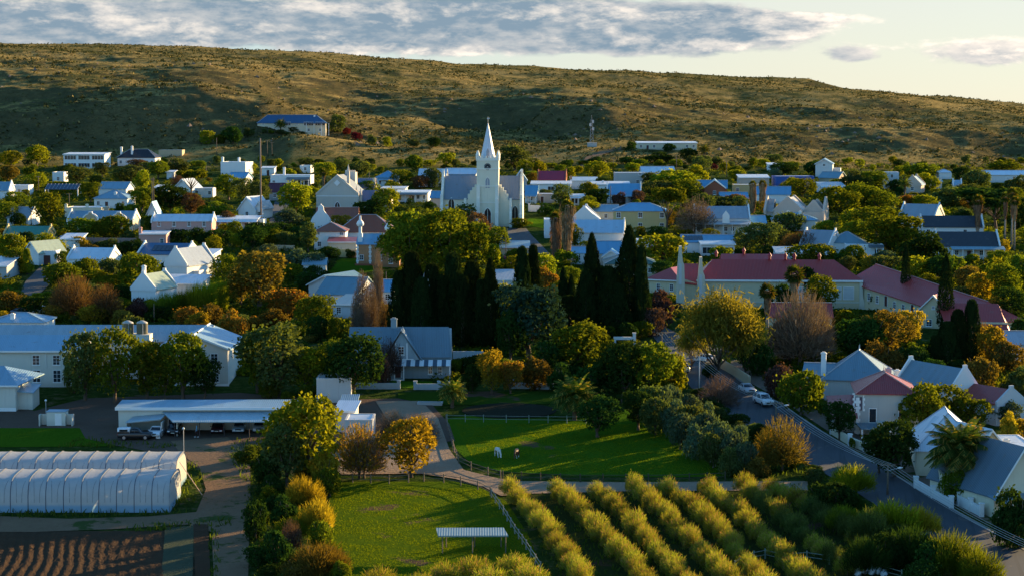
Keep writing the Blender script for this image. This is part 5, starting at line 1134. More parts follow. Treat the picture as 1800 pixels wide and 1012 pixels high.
LB = ('hostel_roof', (.23, .37, .47)); HW = plaster('hostel_render', (.60, .58, .50), .08)
def hostel():
    MX = metalroof(*LB, 'x'); MY = metalroof(*LB, 'y')
    # left front wing
    P = solve_front(67, 615, 6.2); k = 1/S(P.y); X = lambda px: (px-67)*k
    root = empty('hostel', P, 0, 'large two-storey cream hostel under long faded blue roofs', 'hostel'); LANDMARKS.append(('the blue-roofed hostel', P.x+9, P.y+8, 40, 22, 0, root))
    xa, xb = X(-70), X(139); d = 9.0; h = 6.2
    MB().prism([(0,-1.2),(d,-1.2),(d,h),(d/2,h+1.9),(0,h)], 'x', xa, xb).build('wall', HW, root)
    rf = roofpoly(root, 'roof', [((xa, -.5, h-.1), (xb-.1, -.5, h-.1), (xb-.1, d/2, h+2.1), (xa, d/2, h+2.1)), ((xb-.1, d+.5, h-.1), (xa, d+.5, h-.1), (xa, d/2, h+2.1), (xb-.1, d/2, h+2.1))], MX)
    MB().prism([(-.5,h-.3),(d/2,h+2.3),(d+.5,h-.3),(d+.5,h),(d/2,h+2.7),(-.5,h)], 'x', xb-.09, xb+.15).build('bargeboard', TRIM, root)
    MB().box(xa, xb, -.62, -.51, h-.3, h-.02).build('gutter', TRIM, root)
    for px in (63, 99):
        put_window(root, X(px), -.002, 3.7, 1.25, 1.7); put_window(root, X(px)+.05, -.002, .8, 1.35, 2.1)
    dp = MB().tube([(X(81), -.12, h-.2), (X(81), -.12, 3.4)], .05, 5); dp.build('drainpipe', TRIM, root)
    # long rear range
    re = 7.0; zb = CAMZ+(P.y+10)*(195-592)/F-P.z
    D1 = 12.0; xc, xd = X(-90), X(352); hr = 6.45
    MB().prism([(D1,-1),(D1+10,-1),(D1+10,hr),(D1+5,hr+2.0),(D1,hr)], 'x', xc, xd).build('range_wall', HW, root)
    roofpoly(root, 'range_roof', [((xc, D1-.5, hr-.1), (xd, D1-.5, hr-.1), (xd, D1+5, hr+2.2), (xc, D1+5, hr+2.2)), ((xd, D1+10.5, hr-.1), (xc, D1+10.5, hr-.1), (xc, D1+5, hr+2.2), (xd, D1+5, hr+2.2))], metalroof('hostel_roof_old', (.28, .34, .37), 'x', var=.25))
    # right gabled wing
    xe, xf = X(278), X(401); xm = X(342); yf = 1.0; he = 6.6; hp = 8.6
    MB().prism([(xe,-1.2),(xf,-1.2),(xf,he-.2),(xm,hp-.1),(xe,he-.2)], 'y', yf, yf+17).build('wing_wall', HW, root)
    roofpoly(root, 'wing_roof', [((xm, yf-.6, hp+.1), (xm, yf+17.5, hp+.1), (xe-.5, yf+17.5, he-.15), (xe-.5, yf-.6, he-.15)), ((xf+.6, yf-.6, he-.35), (xf+.6, yf+17.5, he-.35), (xm, yf+17.5, hp+.1), (xm, yf-.6, hp+.1))], MY)
    MB().tube([(xm, yf-.7, hp+.15), (xm, yf+17.5, hp+.15)], .14, 6).build('ridge_cap', TRIM, root)
    MB().add([(xe-.5,yf-.72,he-.4),(xm,yf-.72,hp-.15),(xf+.6,yf-.72,he-.6),(xf+.6,yf-.72,he-.3),(xm,yf-.72,hp+.15),(xe-.5,yf-.72,he-.1)], [(0,1,4,5),(1,2,3,4)]).build('bargeboard', TRIM, root)
    put_window(root, X(377), yf-.002, 3.8, 1.25, 1.75); put_window(root, X(380), yf-.002, .7, 1.0, 1.5); put_window(root, X(322), yf-.002, 3.9, 1.0, 1.5)
    MB().box(xe, xf+.06, yf-.06, yf-.003, -1.0, .45).build('plinth', TRIM, root)
    MB().tube([(xf+.1, yf-.1, he-.4), (xf+.1, yf-.1, 0)], .06, 5).build('drainpipe', TRIM, root)
    # plinth for the tanks between the wings
    zt = CAMZ+(P.y+8)*(195-588)/F-P.z
    MB().box(X(196), X(250), 7.5, 10.5, -1, zt).build('tank_tower', HW, root)
    TK = simple('tank_plastic', (.16, .14, .085), .55, var=.15)
    for px, lb in ((208, 'olive-brown water tank, the one at the gable side'), (234, 'olive-brown water tank, the one half behind tree leaves')):
        t = empty('water_tank', P+Vector((X(px), 9.0, zt)), 0, lb if False else ('ribbed olive-brown water tank standing on the hostel roof, '+('closer to the long roof' if px == 208 else 'closer to the gabled wing')), 'water tank', 'water tanks on the hostel')
        b = MB(); r = 10.3*k; hh = 27*k*.72; zs = [0]
        pts, rs_ = [], []
        for j in range(9): pts += [(0,0,hh*j/9), (0,0,hh*(j+.8)/9)]; rs_ += [r, r*.965]
        b.tube(pts+[(0,0,hh)], rs_+[r], 20); b.build('tank_body', TK, t, True)
        MB().tube([(0,0,hh),(0,0,hh+.18),(0,0,hh+.45)], [r*1.02, r*.9, r*.3], 20).build('lid', simple('tank_lid', (.40,.38,.34), .5), t, True)
        MB().tube([(r*.3,-r*1.05,0),(r*.3,-r*1.05,hh)], .04, 5).build('pipe', STEEL, t)
hostel()
H('hipped blue roof with white chimney behind the hostel', -20, 78, 567, 3.0, 'hip', 550, 9, WHITE, LB, 0, chim=[(.40,.15,1.2)], short='the hipped roof behind the hostel')
# hip-roofed block in the left corner and its annexe
def corner_block():
    P = solve_front(0, 675, 4.3); k = 1/S(P.y); root = empty('annexe_building', P, 0, 'cream single-storey building with blue hipped roof beside the hostel, cut by the frame', 'building'); LANDMARKS.append(('the corner building', P.x, P.y+4, 9, 9, 0, root))
    xb = 27*k; MB().box(-9, xb, 0, 9, -1, 4.2).build('wall', HW, root)
    roofpoly(root, 'roof', [((-9.5, -.4, 4.2), (xb+.5, -.4, 4.2), (-.5, 5, 6.6), (-9.5, 5, 6.6)), ((xb+.5, -.4, 4.2), (xb+2.4, 9.4, 4.2+.6), (-.5, 5, 6.6))], metalroof(*LB))
    MB().box(-9, xb+.05, -.06, -.003, -.9, .6).build('plinth', TRIM, root)
    MB().box(-9.5, xb+.5, -.52, -.41, 3.95, 4.2).build('gutter', TRIM, root)
    MB().prism([(1.5,-1),(6,-1),(6,3.2),(1.5,3.0)], 'x', xb+.01, xb+2.3).build('porch_wall', HW, root)
    roofpoly(root, 'porch_roof', [((xb, 1.0, 3.1), (xb+2.6, 1.0, 2.9), (xb+2.6, 6.5, 3.5), (xb, 6.5, 3.7))], metalroof(*LB))
corner_block()
def utility():
    P = at(98, 748); k = 1/S(P.y); root = empty('utility_hut', P, 0, 'low pale utility hut with side screen walls on the bare yard', 'hut'); LANDMARKS.append(('the utility hut', P.x, P.y, 5, 3, 0, root))
    MB().box(-1.35, 1.45, 0, 2.2, -.3, 2.1).build('wall', HW, root); MB().box(-1.45, 1.55, -.1, 2.3, 2.1, 2.22).build('roof', metalroof(*LB, 'y'), root)
    MB().box(-2.5, -1.36, .8, .95, -.3, 1.7).box(-2.5, -2.35, -.3, .79, -.3, 1.75).build('screen_wall', HW, root); MB().box(1.46, 2.6, .8, .95, -.3, 1.7).box(2.45, 2.6, -.3, .79, -.3, 1.75).build('screen_wall', HW, root)
    MB().box(-.1, .9, -.05, -.003, .1, 1.9).build('door', TRIM, root)
utility()
def carport():
    P = at(200, 771); s = S(P.y); k = 1/s; root = empty('carport', P+Vector((0, 3, .15)), R(1.0), 'long low cream garage range with blue sheet carport roof on thin posts', 'carport'); LANDMARKS.append(('the carport', P.x+11, P.y+6, 26, 9, 0, root))
    W_ = 26.5; x0 = -.4; hh = 3.55
    MB().box(x0, x0+W_, 3.0, 8.5, -.8, hh).build('wall', HW, root)
    roofpoly(root, 'roof', [((x0-.4, 2.5, hh+.15), (x0+W_+.3, 2.5, hh+.15), (x0+W_+.3, 8.6, hh+.45), (x0-.4, 8.6, hh+.45))], metalroof(*LB))
    MB().box(x0-.4, x0+W_+.3, 2.40, 2.495, hh-.25, hh+.18).build('fascia', TRIM, root)
    CX = 8.6
    roofpoly(root, 'carport_roof', [((CX, -2.6, 2.35), (x0+W_+1, -2.6, 2.35), (x0+W_+1, 2.95, 3.05), (CX-2.4, 2.95, 3.05))], metalroof('carport_sheet', (.30, .42, .48)))
    roofpoly(root, 'lean_roof', [((1.4, -1.5, 2.1), (6.5, -1.0, 2.5), (6.9, 2.95, 2.75), (1.8, 2.95, 2.3))], metalroof('carport_sheet', (.30, .42, .48)))
    for x in [CX+.2+i*3.65 for i in range(5)]: MB().box(x-.06, x+.06, -2.45, -2.33, -.5, 2.3).build('post', simple('dark_steel', (.04,.03,.03)), root)
    for x, w in ((3.6, 1.1), (8.0, 1.1), (16.9, 1.1), (21, 1.1), (24.4, 1.1)): put_window(root, x, 2.998, 1.55, w, .9)
    for x in (1.5, 6.7, 9.0): MB().box(x-.08, x+.08, -1.4, 2.9, -.5, 2.05 if x < 8 else 2.3).build('partition', HW, root)
    put_door(root, 7.6, 2.99, -.05, .9, 2.0)
carport()
# stone cottage with striped veranda
def cottage():
    ST = plaster('stone_blue', (.30, .36, .38), .3); RT = ('roof_cottage', (.15, .215, .25)); MX = metalroof(*RT, 'x'); MY = metalroof(*RT, 'y')
    P = at(748, 662); k = 1/S(P.y); X = lambda px: (px-748)*k; root = empty('cottage', P, 0, 'blue-grey stone cottage with steep front gable and striped veranda roof', 'cottage'); LANDMARKS.append(('the striped-veranda cottage', P.x-2, P.y+5, 19, 9, 0, root))
    xa, xb = X(614), X(793); h = 3.5; zr = (662-571)*k-.6; d = 8.0
    MB().prism([(0,-1),(d,-1),(d,h),(d/2,zr-.2),(0,h)], 'x', xa, xb).build('wall', ST, root)
    rf = roofpoly(root, 'roof', [((xa-.3, -.4, h), (xb+.1, -.4, h), (xb-.5, d/2, zr), (xa-.3, d/2, zr)), ((xb+.1, d+.4, h), (xa-.3, d+.4, h), (xa-.3, d/2, zr), (xb-.5, d/2, zr))], MX)
    # front gable
    gxl, gxr, gxm = X(682), X(737), X(706); gz = (662-577)*k+.1
    MB().prism([(gxl, 0), (X(738), 0), (X(738), h-.3), (gxm, gz-.3), (gxl, h+.2)], 'y', -1.2, -.005).build('front_gable', ST, root)
    roofpoly(root, 'gable_roof', [((gxm, -1.7, gz), (gxm, 4, gz), (gxl-1.0, 4, h-.4), (gxl-1.0, -1.7, h-.4)), ((X(738)+.6, -1.7, h-.55), (X(738)+.6, 4, h-.55), (gxm, 4, gz), (gxm, -1.7, gz))], MY)
    fr = MB().box(gxm-1.1, gxm-.85, -1.26, -1.203, 3.3, 6.0).box(gxm+.85, gxm+1.1, -1.26, -1.203, 3.3, 6.0).box(gxm-1.6, gxm+2.1, -1.30, -1.203, 3.0, 3.3); fr.build('trim', TRIM, root)
    put_window(root, gxm, -1.203, 4.0, 1.0, 1.45)
    # veranda roof, one continuous sheet painted in stripes: broad strips as separate bands
    n = 14; va, vb = X(684), X(793); v1 = MB(); v2 = MB()
    for i in range(n):
        x0 = va+(vb-va)*i/n; x1 = va+(vb-va)*(i+1)/n; t = v1 if i % 2 else v2
        t.add([(x0, -3.2, 2.35), (x1, -3.2, 2.35), (x1, -1.3, 3.15), (x0, -1.3, 3.15), (x0, -3.2, 2.27), (x1, -3.2, 2.27), (x1, -1.3, 3.07), (x0, -1.3, 3.07)], [(0,1,2,3),(7,6,5,4),(0,4,5,1),(3,2,6,7),(1,5,6,2),(0,3,7,4)])
    m = MB(); m.v = v1.v+v2.v; m.f = v1.f+[tuple(i+len(v1.v) for i in f) for f in v2.f]; m.m = [0]*len(v1.f)+[1]*len(v2.f)
    m.build('veranda_roof', [simple('stripe_white', (.62,.63,.62)), simple('stripe_slate', (.05,.08,.11))], root)
    for px in (685, 695, 711, 792): MB().box(X(px)-.08, X(px)+.08, -3.1, -2.95, -.3, 2.26).build('post', TRIM, root)
    MB().box(X(712), X(793), -1.25, -.005, -.6, 3.0).build('room_wall', ST, root)
    for px in (757, 774): put_window(root, X(px), -1.252, .7, .75, 1.7)
    put_door(root, X(700), -1.21, 0, 1.0, 2.1); MB().box(X(682), X(712), -3.2, -1.21, -.6, .05).build('step', HW, root)
    chimney_mb(X(690), 4.2, zr-1.5, zr+1.5, 1.0, .8).build('chimney', ST, rf)
    H('long pale garden wall behind the striped-veranda cottage', 796, 850, 617, 2.8, 'flat', 616, .5, plaster('wall_blueish', (.38,.44,.46)), WR, 0, short='the long garden wall', name='garden_wall', cat='wall')
cottage()
BW = plaster('barn_render', (.52, .50, .47))
H('plain pale cube building behind the autumn trees', 556, 617, 664, 4.0, 'flat', 663, 7, BW, WR, 0, short='the pale cube building')
H('low blue flat roofed shed beside the cube building', 600, 624, 711, 2.6, 'slab', 707, 5, BW, LB, 0, rr=.7, short='the blue flat shed')
H('weathered white stable with dark doorway behind the bare tree', 606, 655, 737, 3.6, 'flat', 735, 6, BW, WR, 0, win='. d .'.replace('.', ' '), short='the white stable')
H('white sloping shed joined to the stable', 590, 622, 722, 3.2, 'slab', 716, 4, BW, WR, -6, rr=.8, short='the stable lean-to')
def garden_wall(nm, px, h, t, mat, label, cat='wall', posts=0, pm=None, cap=True):
    P = [at(*p) for p in px]; root = empty(nm, P[0], 0, label, cat); o = P[0]; mb = MB()
    for a, b in zip(P[:-1], P[1:]):
        a = a-o; b = b-o; d = (b-a); n = Vector((-d.y, d.x, 0)).normalized()*t/2
        mb.add([a-n-Vector((0,0,.4)), b-n-Vector((0,0,.4)), b+n-Vector((0,0,.4)), a+n-Vector((0,0,.4)), a-n+Vector((0,0,h)), b-n+Vector((0,0,h)), b+n+Vector((0,0,h)), a+n+Vector((0,0,h))], [(3,2,1,0),(4,5,6,7),(0,1,5,4),(1,2,6,5),(2,3,7,6),(3,0,4,7)])
    mb.build('wall', mat, root)
    if posts:
        for sgi, (a, b) in enumerate(zip(P[:-1], P[1:])):
            L = (b-a).length; n = max(1, int(L/posts))
            for i in range(1 if sgi else 0, n+1):
                q = a.lerp(b, i/n)-o; MB().box(q.x-.28, q.x+.28, q.y-.28, q.y+.28, q.z-.4, q.z+h+.35).box(q.x-.34, q.x+.34, q.y-.34, q.y+.34, q.z+h+.35, q.z+h+.47).build('pier', pm or mat, root)
    return root
garden_wall('garden_wall', [(626,683),(701,683)], 1.0, .3, plaster('wall_blueish', (.38,.44,.46)), 'low pale garden wall west of the cottage gateway', posts=14)
garden_wall('garden_wall', [(730,684),(772,684),(790,685)], 1.0, .3, plaster('wall_blueish', (.38,.44,.46)), 'low pale garden wall east of the cottage gateway', posts=16)
garden_wall('garden_wall', [(900,682),(985,684)], 1.0, .3, plaster('wall_blueish', (.38,.44,.46)), 'low pale garden wall beside the feathery palm', posts=30)
garden_wall('boundary_wall', [(1462,762),(1494,782),(1520,793),(1548,806)], 1.25, .3, CREAM, 'cream garden wall with white piers along the pavement', posts=5, pm=WHITE)
garden_wall('boundary_wall', [(1610,858),(1640,875),(1672,893)], 1.2, .3, WHITE, 'white garden wall beneath the big date palm', posts=4, pm=WHITE)
garden_wall('boundary_wall', [(1686,888),(1706,898),(1725,908)], 1.3, .3, WHITE, 'stepped white wall before the little porch gate', posts=2.2, pm=WHITE)
garden_wall('boundary_wall', [(1255,640),(1290,660),(1318,678)], 1.7, .3, TAN, 'tan street wall beneath the airy golden tree')
garden_wall('yard_wall', [(60,428),(240,430)], 1.7, .3, plaster('mauve_wall', (.30,.20,.17)), 'long dull mauve yard wall below the green hedge')
garden_wall('yard_wall', [(930,372),(954,373)], 2.0, .3, WHITE, 'short white lattice wall beside the church', posts=3)
garden_wall('yard_wall', [(457,440),(518,441)], 1.4, .3, TAN, 'low tan wall beneath the brown-leaved trees')
garden_wall('retaining_wall', [(590,452),(633,453)], 2.0, .3, YEL, 'yellow-ochre yard wall beside the ornate villa')
def gateway():
    P = at(1098, 606); k = 1/S(P.y); root = empty('gateway', P, R(-4), 'white gateway beam on a stout pier by the street corner', 'gateway')
    MB().box(-2.1, 1.5, 0, .5, 1.0, 1.55).build('beam', WHITE, root); MB().box(1.5, 2.1, -.05, .55, -.4, 2.2).box(1.45, 2.15, -.1, .6, 2.2, 2.35).build('pier', WHITE, root); MB().box(-2.1, -1.6, 0.02, .48, -.4, .998).build('pier', WHITE, root)
gateway()
# lower right houses
QW = plaster('villa_grey', (.42, .42, .39)); RED2 = ('roof_red', (.29, .040, .036))
H('villa under large steep blue-grey hipped roof with finials', 1448, 1562, 669, 3.4, 'hip', 617, 12, QW, ('roof_steelblue', (.15,.24,.29)), -14, chim=[(-.02,.3,2.6,WHITE),(.96,.05,.5)], short='the blue hipped villa', fin=True)
g_ = LANDMARKS[-1][6]
H('blue-grey side wing of the hipped villa', 1414, 1462, 659, 3.2, 'gx', 640, 7, QW, ('roof_steelblue', (.15,.24,.29)), -14, short='the villa side wing')
r_ = H('grey villa with red hipped roof, white quoins and red veranda', 1508, 1611, 693, 6.0, 'hip', 656, 11, QW, RED2, -6, short='the red hipped villa', fin=True, chim=[(.62,.95,1.8,plaster('pink_chimney',(.5,.42,.40)))])
w = 103/S(r_.location.y)
for xx in (-w/2, w/2):
    q = MB()
    for j in range(13): q.box(xx-(.42 if j % 2 else .26), xx+(.42 if j % 2 else .26), -.07, -.002, j*.45-.3, j*.45+.14)
    q.build('quoin', TRIM, r_)
for xx in (-w*.24, w*.26):
    wn = put_window(r_, xx, -.003, 1.75, 1.15, 2.2, 'p'); q = MB()
    for j in range(6):
        e = .16 if j % 2 else .30; q.box(xx-.6-e, xx-.6, -.06, -.002, 1.75+j*.4, 2.12+j*.4).box(xx+.6, xx+.6+e, -.06, -.002, 1.75+j*.4, 2.12+j*.4)
    q.box(xx-.95, xx+.95, -.06, -.002, 4.15, 4.4); q.build('surround', TRIM, wn); MB().box(xx-.48, xx+.48, -.055, -.003, 1.85, 3.85).build('shutter', simple('plum_shutter', (.10,.07,.09)), wn)
roofpoly(r_, 'side_roof', [((-w/2-4.2, -1.5, 2.6), (-w/2-.05, -1.8, 2.8), (-w/2-.05, 7, 5.0), (-w/2-4.2, 8, 4.6))], metalroof(*RED2, 'y')); MB().box(-w/2-3.6, -w/2-.06, 1.0, 8, -.6, 2.6).build('side_wall', QW, r_)
roofpoly(r_, 'porch_roof', [((-w/2+.3, -3.4, 1.4), (w*.05, -3.4, 1.4), (w*.05, -.05, 1.75), (-w/2-.3, -.05, 1.75))], metalroof('roof_steelblue', (.15,.24,.29)))
for xx in (-w/2+.5, -w*.22, w*.03): MB().box(xx-.12, xx+.12, -3.3, -3.06, -.9, 1.35).build('post', TRIM, r_)
H('cream parapet porch room in front of the red villa', 1544, 1562, 744, 2.2, 'flat', 743, 3, CREAM, WR, -6, short='the cream porch room')
H('flat blue-white roof linking two white houses', 1580, 1641, 672, 3.0, 'slab', 668, 6, WHITE, ('roof_pale_blue', (.36,.48,.56)), -6, rr=.4, chim=[(-.03,.1,2.0),(.75,.2,2.6,WHITE)], short='the linking flat roof')
H('white gabled house with steel-blue roof and attic window', 1668, 1723, 683, 4.2, 'gy', 651, 13, WHITE, ('roof_steelblue', (.15,.24,.29)), 28, par=True, short='the white attic-gabled house', win='w w/ w ', storey=3.2)
H('red-roofed house with grey-blue parapet gable', 1748, 1806, 706, 3.4, 'gy', 688, 11, GWHITE, RED2, 30, par=True, short='the red-roofed gabled house')
H('long cream house with broad pale blue-white roof', 1704, 1776, 796, 4.0, 'gy', 758, 12, CREAM, ('roof_white', (.58,.63,.67)), 24, short='the broad pale-roofed house', win='.w.'.replace('.', ' '), chim=[(.4,.7,1.2),(.9,.75,2.0,CREAM)])
H('pale sloping roof of a house between tree and palm', 1612, 1728, 794, 3.4, 'hip', 724, 15, CREAM, ('roof_white', (.50,.57,.62)), -8, short='the pale sloping roof')
H('white flat roofed extension with parapet and small vent', 1762, 1830, 788, 3.2, 'flat', 786, 12, WHITE, WR, 0, short='the white parapet extension', chim=[(.15,.1,1.2)])
H('cream lower house front beneath the date palm', 1655, 1722, 833, 3.6, 'flat', 829, 7, CREAM, WR, -6, win='w.d', short='the palm-side cream house')
r_ = H('house with large slate-blue roof and blue porch roofs', 1742, 1850, 864, 3.0, 'gy', 790, 14, CREAM, ('roof_slateblue', (.12,.17,.21)), 22, short='the slate-blue house', ver=[(-.12,.28,3.0,2.3,metalroof('roof_steelblue',(.15,.24,.29)),3),(.32,.75,3.6,2.1,metalroof('roof_steelblue',(.15,.24,.29)),4)], win='d w')
H('faded grey-violet roof beyond the golden trees', 1774, 1830, 605, 3.0, 'gx', 583, 9, PAL, ('roof_faded_grey', (.34,.33,.35)), 0, short='the faded violet roof')
# ---------------------------------------------------------------- palms
def washington(x, ytop, ybase, w, label, skirt=.5, thick=.55):
    p = at(x, ybase); s = S(p.y); h = (ybase-ytop)/s; r = w/s/2; root = empty('fan_palm', p, random.uniform(0, 6), label, 'palm tree', 'fan palms')
    MB().tube([(0,0,-.3),(0,0,h*.5),(0,0,h-r*.7)], [thick*.6, thick*.45, thick*.4], 9).build('trunk', PALEBARK, root, True)
    V, Q = fan_leaves(int(x), 64); c = link(bpy.data.objects.new('crown', fastmesh('crown', V*r*1.25, Q, FOL['palm'])), root); c.location = (0, 0, h-r*.75)
    rs = np.random.RandomState(int(x)); n = 1500; a = rs.uniform(0, 6.28, n); t = rs.uniform(0, 1, n)**.8; rad = thick*(.35+.85*t**.8)*(.95 if skirt > .4 else .8)*rs.uniform(.75, 1.25, n)*(1+.25*np.sin(a*2+t*7))
    z = h-r*.7-(1-t)*h*skirt; P = np.stack([np.cos(a)*rad, np.sin(a)*rad, z], 1); g = np.stack([np.cos(a)*.10, np.sin(a)*.10, -np.ones(n)], 1)*rs.uniform(.5, 1.5, (n, 1)); sd_ = np.stack([-np.sin(a), np.cos(a), np.zeros(n)], 1)*.09
    V = np.stack([P-sd_, P+sd_, P+g+sd_*.5, P+g-sd_*.5], 1).reshape(-1, 3); link(bpy.data.objects.new('dry_skirt', fastmesh('dry_skirt', V, np.arange(4*n).reshape(-1, 4), FOL['skirt'])), root); return root
def date_palm(x, ytop, ybase, w, label, seed=1, nf=54, thick=.5, col='palm', dead=True):
    p = at(x, ybase); s = S(p.y); h = (ybase-ytop)/s; r = w/s/2; root = empty('feather_palm', p, 0, label, 'palm tree', 'feather palms')
    zt = max(h-r*.85, .6); mb = MB(); zs = np.linspace(-.3, zt, 14); mb.tube([(0, 0, z) for z in zs], [thick*(1.0 if i % 2 else .86) for i in range(14)], 10); mb.build('trunk', BARK, root, True)
    V, Q = palm_fronds(seed, nf, 30); c = link(bpy.data.objects.new('crown', fastmesh('crown', V*r*1.12, Q, FOL[col])), root); c.location = (0, 0, zt)
    if dead:
        V, Q = palm_fronds(seed+5, 14, 16); V = V*np.array([.55, .55, .6]); V[:, 2] = -np.abs(V[:, 2])*1.0-.05*r; c = link(bpy.data.objects.new('dry_skirt', fastmesh('dry_skirt', V*r, Q, FOL['skirt'])), root); c.location = (0, 0, zt)
    return root
washington(997, 350, 466, 30, 'tall shaggy fan palm, the taller of the pair by the white hall', .92, 1.35)
washington(977, 373, 462, 27, 'shaggy fan palm, the shorter of the pair by the white hall', .92, 1.2)
washington(1323, 318, 380, 17, 'shaggy fan palm beside the long grey hotel, nearer its gable', .9, .85)
washington(1340, 317, 382, 17, 'shaggy fan palm beside the long grey hotel, farther from its gable', .9, .85)
washington(569, 297, 366, 18, 'slim tall fan palm before the pale gabled hall', .25, .38)
washington(1718, 343, 425, 26, 'fan palm standing over the black-thatched cottage', .55, .8)
washington(1766, 338, 430, 24, 'slim fan palm, shortest of the trio near the black roof', .35, .5)
washington(1778, 330, 436, 26, 'slim fan palm with brightest crown near the black roof', .35, .5)
washington(1783, 345, 440, 22, 'slim fan palm, lowest crown near the black roof', .3, .45)
washington(1395, 466, 600, 42, 'leafy fan palm rising before the maroon school roof', .35, .8)
washington(1348, 497, 612, 36, 'lower fan palm with sunlit crown before the school', .3, .6)
date_palm(1687, 732, 876, 132, 'big date palm with arching fronds over the white garden wall', 3, 78, .52)
date_palm(1010, 658, 738, 92, 'feathery dark palm beside the paddock pond', 8, 56, .38)
date_palm(795, 662, 716, 62, 'short stemless palm beside the gravel drive', 11, 40, .3, dead=False)
date_palm(1238, 253, 284, 26, 'small palm beside the hillside bungalow', 14, 30, .3)
date_palm(1590, 312, 350, 28, 'dark palm among the far houses on the slope', 16, 30, .3)
date_palm(493, 376-168, 236, 26, 'small dark palm in front of the navy-roofed hillside house', 18, 26, .3)
